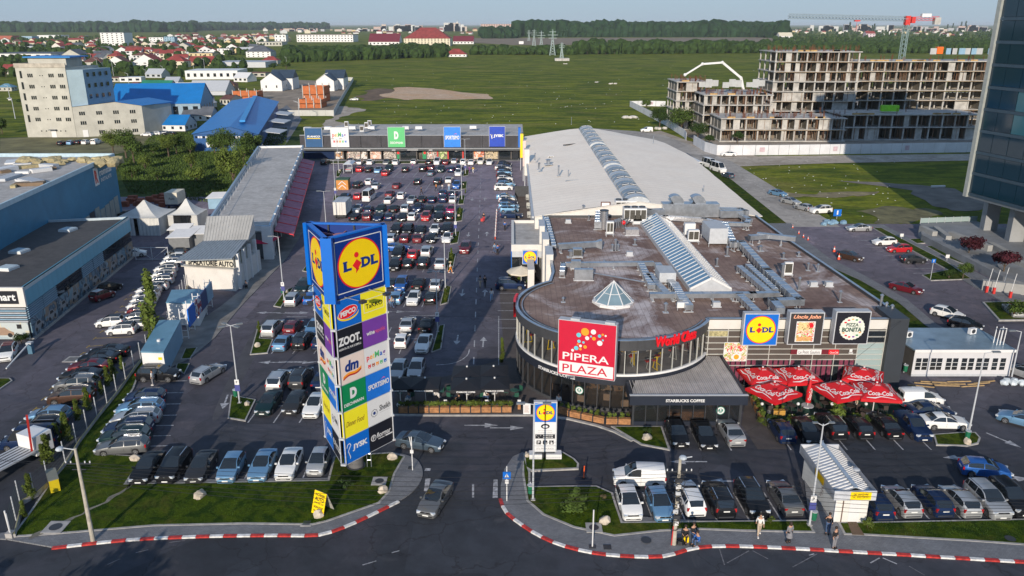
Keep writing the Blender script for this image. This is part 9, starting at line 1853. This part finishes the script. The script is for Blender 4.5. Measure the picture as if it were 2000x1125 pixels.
part('trolleys',q,steel,t);part('handle',MB().bx(-.7,.7,.1,.16,1.0,1.08).bx(-.7,.7,1.1,1.16,.8,.9),SRED,t)
x,y=G(62,690);t=T('barrier','blue barrier post with a long white arm in the dealer yard','barrier',(x,y,0));part('post',MB().bx(-.25,.25,-.25,.25,0,1.2),M('barrier_blue',(.07,.16,.24),.5),t);e=G(12,719,1.2);part('arm',MB().beam((0,-.3,1.25),(e[0]-x,e[1]-y,1.15),.12,.12),whitep,t);part('top',MB().bx(-.3,.3,-.3,.3,1.2,1.4),steelp,t)
for i,(px,py) in enumerate(((1926,572),(1957,570),(1940,575),(1972,583))):x,y=G(px,py);t=T('barrier_post',f'{ordn(i)} slim red barrier post from the left at the office entrance','barrier',(x,y,0),0,'barrier posts at the office entrance');part('post',MB().bx(-.15,.15,-.15,.15,0,1.0),redp,t);part('arm',MB().beam((0,0,1),(.3,0,3.6),.06,.06),whitep,t)
fl_=GL([(23,1052),(40,985),(68,970),(95,945),(128,905),(150,868),(190,815),(228,768),(262,720),(300,672),(330,640),(358,575),(372,545)])
t=T('wire_fence','slim wire fence on a concrete base between dealer yard and lawn','fence',(0,0,0));F2=[]
acc=0
for a,b in zip(fl_[:-1],fl_[1:]):
 L=hypot(b[0]-a[0],b[1]-a[1]);n=max(1,int(L/2.2))
 for k in range(n):f=k/n;x,y=a[0]+(b[0]-a[0])*f,a[1]+(b[1]-a[1])*f;part('post',MB().tube((0,0,0),(0,0,2.1),.045,6),steelp,t,loc=(x,y,.05))
 part('base',MB().beam((a[0]+.25,a[1],.2),(b[0]+.25,b[1],.2),.15,.35),kerb_m,t);part('top_rail',MB().beam((a[0]+.25,a[1],.42),(b[0]+.25,b[1],.42),.06,.05),M('rail_yellow',(.32,.30,.14),.6),t)
 q=MB()
 for z in range(6):q.beam((a[0],a[1],.4+z*.3),(b[0],b[1],.4+z*.3),.012,.012)
 part('wire',q,M('wire_green',(.05,.09,.07),.6),t)
x,y=G(22,1050);t=T('concrete_post','pale concrete block with a steel post at the corner of the lawn','post',(x,y,0));part('block',MB().bx(-.25,.25,-.25,.25,0,.5),kerb_m,t);part('post',MB().tube((0,0,.5),(-.05,0,2.3),.06,8),whitep,t)
x,y=G(106,950,.15);t=T('gas_cabinet','yellow gas cabinet beside the wire fence','cabinet',(x,y,.14),-.95);part('body',MB().bx(-1.0,1.0,-.35,.35,0,1.1),M('cabinet_yellow',(.52,.40,.01),.5,ns=1,amt=.15),t);part('vent',MB().bx(-.7,-.25,-.38,-.35,.3,.85).bx(.25,.7,-.38,-.35,.3,.85),dark,t);part('lid',MB().bx(-1.03,1.03,-.38,.38,1.1,1.16),M('lid_grey',(.2,.2,.16),.6),t)
def upole(px,py,pyt,label,z=.1,busy=0):
 x,y=G(px,py,z);h=V(px,pyt,y)[2]-z;t=T('utility_pole',label,'utility pole',(x,y,z));part('pole',MB().tube((0,0,0),(0,0,h),.17,10,.10),M('pole_concrete',(.40,.37,.31),.85,ns=2,amt=.25),t)
 part('crossarm',MB().beam((-.9,0,h*.84),(.9,0,h*.84),.07,.07).beam((-.5,0,h*.78),(.5,0,h*.78),.06,.06),dark,t)
 for s_ in(-.85,-.5,.5,.85):part('insulator',MB().tube((s_,0,h*.85),(s_,0,h*.85+.14),.045,7),whitep,t)
 part('lamp_arm',MB().tube((0,0,h-.1),(.8 if busy else-.8,-.1,h+.1),.04,6),steelp,t);part('lamp_head',MB().ball((.15 if busy else-1.0,-.15,h+.05),.28,10,6,.6),M('lamp_head_pale',(.45,.50,.55),.4),t)
 if busy:
  rr=random.Random(3);q=MB()
  for k in range(30):a=rr.random()*6.28;zz=h*.25+rr.random()*h*.62;q.tube((0,0,zz),(.42*cos(a),.42*sin(a),zz+rr.uniform(-.3,.3)),.035,5);
  for k in range(10):
   zz=h*.24+k*.4;r_=rr.uniform(.22,.42);cx_,cy_=rr.uniform(-.2,.2),rr.uniform(-.2,.1);pts=[(cx_+r_*cos(2*pi*j/10),cy_-.15,zz+r_*sin(2*pi*j/10)) for j in range(11)]
   for a,b in zip(pts[:-1],pts[1:]):q.tube(a,b,.022,4,cap=False)
  part('cable_bundle',q,black,t)
  for k in range(8):part('junction_box',MB().bx(rr.uniform(-.3,0),rr.uniform(.05,.3),-.3,-.14,h*.25+k*.5,h*.25+k*.5+rr.uniform(.15,.35)),(whitep,dark,steelp)[k%3],t)
  part('red_conduit',MB().tube((-.2,-.1,0),(-.15,-.1,1.6),.04,6),redp,t)
 return(x,y,z+h)
t1=upole(182,1056,876,'concrete utility pole with a street lamp on the front left pavement');t2=upole(1316,1063,893,'utility pole overloaded with cable coils and boxes on the right pavement',.1,1)
x,y=G(1326,1062,.1);t=T('cable_coil','coil of black cable lying at the foot of the utility pole','cable coil',(x+.1,y+.1,.12));q=MB()
for l in range(4):
 pts=[((.36-.03*l)*cos(2*pi*j/14),(.36-.03*l)*sin(2*pi*j/14),.05+l*.06) for j in range(15)]
 for a,b in zip(pts[:-1],pts[1:]):q.tube(a,b,.035,5,cap=False)
part('coil',q,black,t)
def wire(a,b,sag,label,r=.014,n=18):
 t=T('overhead_wire',label,'overhead wire',(a[0],a[1],a[2]),0,'overhead wires');q=MB();P=[]
 for i in range(n+1):f=i/n;P.append(((b[0]-a[0])*f,(b[1]-a[1])*f,(b[2]-a[2])*f-sag*4*f*(1-f)))
 for p,q_ in zip(P[:-1],P[1:]):q.tube(p,q_,r,4,cap=False)
 part('strand',q,black,t)
for k in range(7):wire((t1[0],t1[1],t1[2]-1.1-.25*k),(t2[0],t2[1],t2[2]-1.3-.28*k),.7+.12*k,f'{ordn(k)} wire from the top between the two utility poles')
for k in range(6):wire((t2[0],t2[1],t2[2]-1.2-.35*k),(48,45+.4*k,6.6-.25*k),1.0+.12*k,f'{ordn(k)} wire from the top running right from the loaded pole')
for k in range(2):wire((t1[0],t1[1],t1[2]-1.2-.3*k),(-60,56+k,6.5),.8,f'{["upper", "lower"][k]} wire running left from the left pole')
wire((t2[0],t2[1],t2[2]-1.0),(40.2,76,7.6),1.0,'thin cable from the loaded pole to the dark corner of the plaza')
for i,(px,py,pt) in enumerate(((20,195,188-20),(30,232,195),(192,142,116),(222,148,120),(252,165,144),(285,148,136),(318,140,130),(362,130,118),(378,134,122),(401,146,116),(180,128,105),(585,235,200),(560,128,112))):
 x,y=G(px,py);h=max(4,V(px,pt,y)[2]);t=T('street_pole','slim street lamp or pole among the left buildings','lamp post',(x,y,0),0,'distant street poles');part('pole',MB().tube((0,0,0),(0,0,h),.16,6,.1).tube((0,0,h),(-1.8,0,h+.6),.1,5),steelp,t)
skin_m=M('skin',(.48,.27,.18),.6,ns=4,amt=.05);hair_m=M('hair',(.025,.015,.01),.7)
CL={k:M('cloth_'+k.replace(' ','_'),c,.85,ns=6,amt=.12) for k,c in(('black',(.015,.015,.018)),('white',(.70,.68,.66)),('blue',(.03,.12,.40)),('denim',(.05,.09,.18)),('grey',(.20,.20,.22)),('orange',(.65,.22,.03)),('red',(.50,.03,.04)),('beige',(.45,.36,.27)),('purple',(.20,.06,.22)),('yellow',(.60,.40,.05)),('light blue',(.25,.38,.55)))}
def skinmesh(name,joints,bones,mat,root=0,sub=1):
 me=bpy.data.meshes.new(name);me.from_pydata([j[0] for j in joints],bones,[]);o=bpy.data.objects.new(name,me);COL.objects.link(o)
 m=o.modifiers.new('skin','SKIN');m.use_smooth_shade=True;s_=o.modifiers.new('sub','SUBSURF');s_.levels=sub;s_.render_levels=sub
 for i,j in enumerate(joints):v=me.skin_vertices[0].data[i];v.radius=(j[1],j[2] if len(j)>2 else j[1]);v.use_root=i==root
 dg=bpy.context.evaluated_depsgraph_get();dg.update();r=bpy.data.meshes.new_from_object(o.evaluated_get(dg));bpy.data.objects.remove(o);r.materials.clear();r.materials.append(mat);r.name=name
 return r
POSE={}
def pose(kind):
 if kind in POSE:return POSE[kind]
 st={'stand':0,'walk':.28,'phone':.03,'sit':0,'crouch':0}[kind]
 if kind in('sit','crouch'):
  z=.48 if kind=='sit' else .26;hip=[(0,0,z),(0,.02,z+.25),(0,.06,z+.50),(0,.09,z+.60),(0,.12,z+.74)];kn=z+.04 if kind=='sit' else z+.28
  legs=[[(s_*.10,0,z),(s_*.13,.42,kn),(s_*.13,.40,.08),(s_*.13,.56,.05)] for s_ in(-1,1)];arms=[[(s_*.19,.06,z+.46),(s_*.25,.16,z+.22),(s_*.12,.40,z+.20),(s_*.08,.47,z+.20)] for s_ in(-1,1)]
 else:
  z=.90;hip=[(0,0,z),(0,0,1.15),(0,0,1.40),(0,.01,1.50),(0,.03,1.64)]
  legs=[[(s_*.09,0,z),(s_*.10,s_*st*.6+.03,.50),(s_*.10,s_*st*1.1-.06*(st>.1),.08),(s_*.10,s_*st*1.1+.12,.04)] for s_ in(-1,1)]
  arms=[[(s_*.19,0,1.40),(s_*.24,-s_*st*.35-.02,1.14),(s_*.25,-s_*st*.7+.06,.90),(s_*.25,-s_*st*.75+.08,.80)] for s_ in(-1,1)]
  if kind=='phone':arms[1]=[(.19,0,1.40),(.30,.10,1.18),(.14,.16,1.46),(.10,.13,1.54)]
 J=[(hip[0],.12,.10),(hip[1],.12,.09),(hip[2],.13,.09),(hip[3],.05),(hip[4],.085,.10)];B=[(0,1),(1,2),(2,3),(3,4)]
 J.append(((hip[4][0],hip[4][1]+.01,hip[4][2]+.10),.07,.08));B.append((4,5))
 for L in legs:
  o=len(J);J+=[(L[0],.09),(L[1],.06),(L[2],.04),(L[3],.035)];B+=[(0,o),(o,o+1),(o+1,o+2),(o+2,o+3)]
 for A in arms:
  o=len(J);J+=[(A[0],.055),(A[1],.04),(A[2],.03),(A[3],.035,.02)];B+=[(2,o),(o,o+1),(o+1,o+2),(o+2,o+3)]
 body=skinmesh('body',J,B,skin_m)
 SJ=[(hip[0],.15,.125),(hip[1],.15,.12),(hip[2],.165,.12)];SB=[(0,1),(1,2)]
 for A in arms:o=len(SJ);SJ+=[(A[0],.075),(A[1],.06),(tuple((A[1][i]+A[2][i])/2 for i in range(3)),.05)];SB+=[(2,o),(o,o+1),(o+1,o+2)]
 shirt=skinmesh('shirt',SJ,SB,CL['black'])
 TJ=[((hip[0][0],hip[0][1],hip[0][2]+.04),.15,.125)];TB=[]
 for L in legs:o=len(TJ);TJ+=[(L[0],.11),(L[1],.082),(L[2],.065)];TB+=[(0,o),(o,o+1),(o+1,o+2)]
 tro=skinmesh('trousers',TJ,TB,CL['black']);h=hip[4]
 POSE[kind]=(body,shirt,tro,MB().ball((h[0],h[1]-.025,h[2]+.075),.118,10,7,1.0).mesh('hair',hair_m,60),MB().ball((h[0],h[1]-.06,h[2]+.0),.125,10,7,1.5).mesh('long_hair',hair_m,60),legs,arms,hip);return POSE[kind]
def person(px,py,kind,rot,top,leg,label,group=None,z=.02,long_=False,dress=None,off=(0,0),scale=1.0):
 b,s_,tr_,hr,lh,legs,arms,hip=pose(kind);x,y=G(px,py,z);t=T('person',label,'person',(x+off[0],y+off[1],z),radians(rot),group);t.scale=(scale,)*3
 ob('body',b,t)
 for nme,me,m in(('shirt',s_,CL[top]),('trousers',tr_,CL[leg])):o=ob(nme,me,t);o.material_slots[0].link='OBJECT';o.material_slots[0].material=m
 ob('hair',lh if long_ else hr,t)
 for L in legs:f=L[3];part('shoe',MB().bx(f[0]-.05,f[0]+.05,f[1]-.17,f[1]+.10,0,.08),CL['black'] if top!='white' else CL['white'],t)
 if dress:part('skirt',MB().tube((0,0,.50),(0,0,1.0),.25,12,.16),CL[dress],t)
 return t
PG='people walking in the car park'
person(1540,1060,'stand',20,'grey','black','woman in a grey dress on the pavement left of the kiosk',None,.11,True,'grey');person(1616,1042,'phone',150,'black','denim','person in dark top and jeans with hand to face by the kiosk',None,.13);person(1628,1070,'stand',210,'black','grey','man in a black jacket and grey trousers at the kerb below the kiosk',None,.11)
person(1482,1044,'walk',170,'white','beige','woman with long hair in a white top carrying a bag below the black SUV',None,.12,True)
person(1338,1055,'sit',160,'black','black','man sitting on a yellow crate beside the utility pole',None,.11);person(1352,1050,'sit',200,'black','denim','man in black seated at the back of the trio by the utility pole',None,.11);person(1363,1062,'crouch',120,'blue','denim','man in blue work clothes squatting near the kerb by the utility pole',None,.11)
x,y=G(1338,1057,.1);t=T('crate','yellow crate used as a seat beside the utility pole','crate',(x,y,.11));part('shell',MB().bx(-.22,.22,-.18,.18,0,.42),YEL,t)
for px,py,kd_,rt,a,b,lb,lg in((945,433,'walk',180,'black','red','person with a red suitcase in the sunlit aisle',True),(880,533,'walk',-90,'white','orange','person in a white top and orange trousers under a straw hat by the island',False),(947,561,'stand',0,'black','black','man in black standing in the middle of the aisle',False),(938,561,'walk',20,'grey','beige','woman beside the man in black in the aisle',True),(960,587,'walk',0,'white','light blue','woman in a white top with a pink bag walking up the aisle',True),(966,494,'walk',60,'light blue','denim','person in pale blue by the entrance bollards',False),(972,497,'stand',30,'blue','black','person in bright blue pushing a trolley near the entrance',False),(986,450,'stand',0,'blue','black','person in blue beside the entrance bays',False),(823,380,'walk',-60,'black','black','person in black striding between sparse rows',False),(852,373,'walk',-50,'orange','black','person in orange behind the open booted car',False),(864,370,'stand',0,'white','grey','child in white beside the silver saloon',False),(877,372,'stand',0,'white','light blue','person in white and blue in front of the far blue car',False),(917,337,'walk',30,'purple','purple','woman in purple at the far end of the aisle',True),(924,338,'walk',30,'yellow','white','person in a yellow top at the far end of the aisle',False),(806,331,'stand',0,'purple','denim','person in purple behind the open tailgate in the far row',False),(766,602,'walk',70,'beige','denim','man loading the open boot of the pale blue car',False),(476,553,'stand',60,'black','black','man in black by the car wash',False),(470,552,'stand',200,'blue','denim','man in a blue shirt by the car wash',False),(481,562,'crouch',200,'grey','black','worker crouching at the car wash kerb',False),(498,518,'walk',20,'grey','beige','person in grey walking past the car wash bays',False),(1091,800,'stand',150,'white','black','person in white standing by the planters before the round cafe',True),(300,752,'stand',90,'white','grey','person in a white shirt behind the large black SUV',False),(898,790,'sit',100,'black','black','seated cafe guest in black under the front black parasols',True),(800,788,'sit',60,'light blue','white','seated cafe guest in pale blue under the left black parasol',False),(849,778,'sit',-60,'white','white','seated cafe guest in white at the edge of the parasols',False),(946,782,'sit',-100,'white','denim','seated cafe guest in white under the right hand black parasols',True),(1680,788,'sit',100,'white','beige','seated guest between the red parasols',True)):
 person(px,py,kd_,rt,a,b,lb,None,.03,lg,scale=1.0 if 'child' not in lb else .7)
x,y=G(878,520);t=T('straw_hat','wide straw hat on the head of the walker in orange trousers','hat',(*G(880,533,.03),1.76));part('brim',MB().tube((0,0,0),(0,0,.02),.30,14),M('straw',(.62,.52,.32),.8),t);part('crown',MB().tube((0,0,.02),(0,0,.12),.11,12,.09),MATS['straw'],t)
x,y=G(942,433);t=T('suitcase','red suitcase pulled up the aisle','suitcase',(x-.1,y,.03));part('shell',MB().bx(-.2,.2,-.13,.13,.06,.62),redp,t);part('handle',MB().tube((-.1,0,.6),(-.1,0,.95),.015,5).tube((.1,0,.6),(.1,0,.95),.015,5),dark,t)
x,y=G(974,490);t=T('shopping_trolley','wire shopping trolley by the entrance bollards','trolley',(x,y,.02));q=MB()
for z in(.45,.7,.95):q.tube((-.28,-.4,z),(.28,-.4,z),.015,4).tube((-.28,.4,z),(.28,.4,z),.015,4).tube((-.28,-.4,z),(-.28,.4,z),.015,4).tube((.28,-.4,z),(.28,.4,z),.015,4)
for sx in(-.28,.28):
 for sy in(-.4,.4):q.tube((sx,sy,.05),(sx,sy,.98),.018,4)
part('basket',q,steel,t);part('handle',MB().tube((-.28,-.5,1.0),(.28,-.5,1.0),.025,6),SRED,t)
for o_ in list(bpy.data.objects):
 if o_.type=='MESH' and o_.parent is None and 'kind' not in o_ and 'label' not in o_:o_['kind']='structure'
hzm=bpy.data.materials.new('air');hzm.use_nodes=True;hzm.node_tree.nodes.clear()
ho=hzm.node_tree.nodes.new('ShaderNodeOutputMaterial');hv=hzm.node_tree.nodes.new('ShaderNodeVolumePrincipled');hv.inputs['Density'].default_value=HAZE;hv.inputs['Color'].default_value=(0.80,0.90,1.0,1);hv.inputs['Anisotropy'].default_value=0.0
hzm.node_tree.links.new(hv.outputs[0],ho.inputs['Volume'])
ob('haze',MB().bx(-30500,30500,-400,45500,-1.2,66).mesh('haze',hzm),kind='stuff')
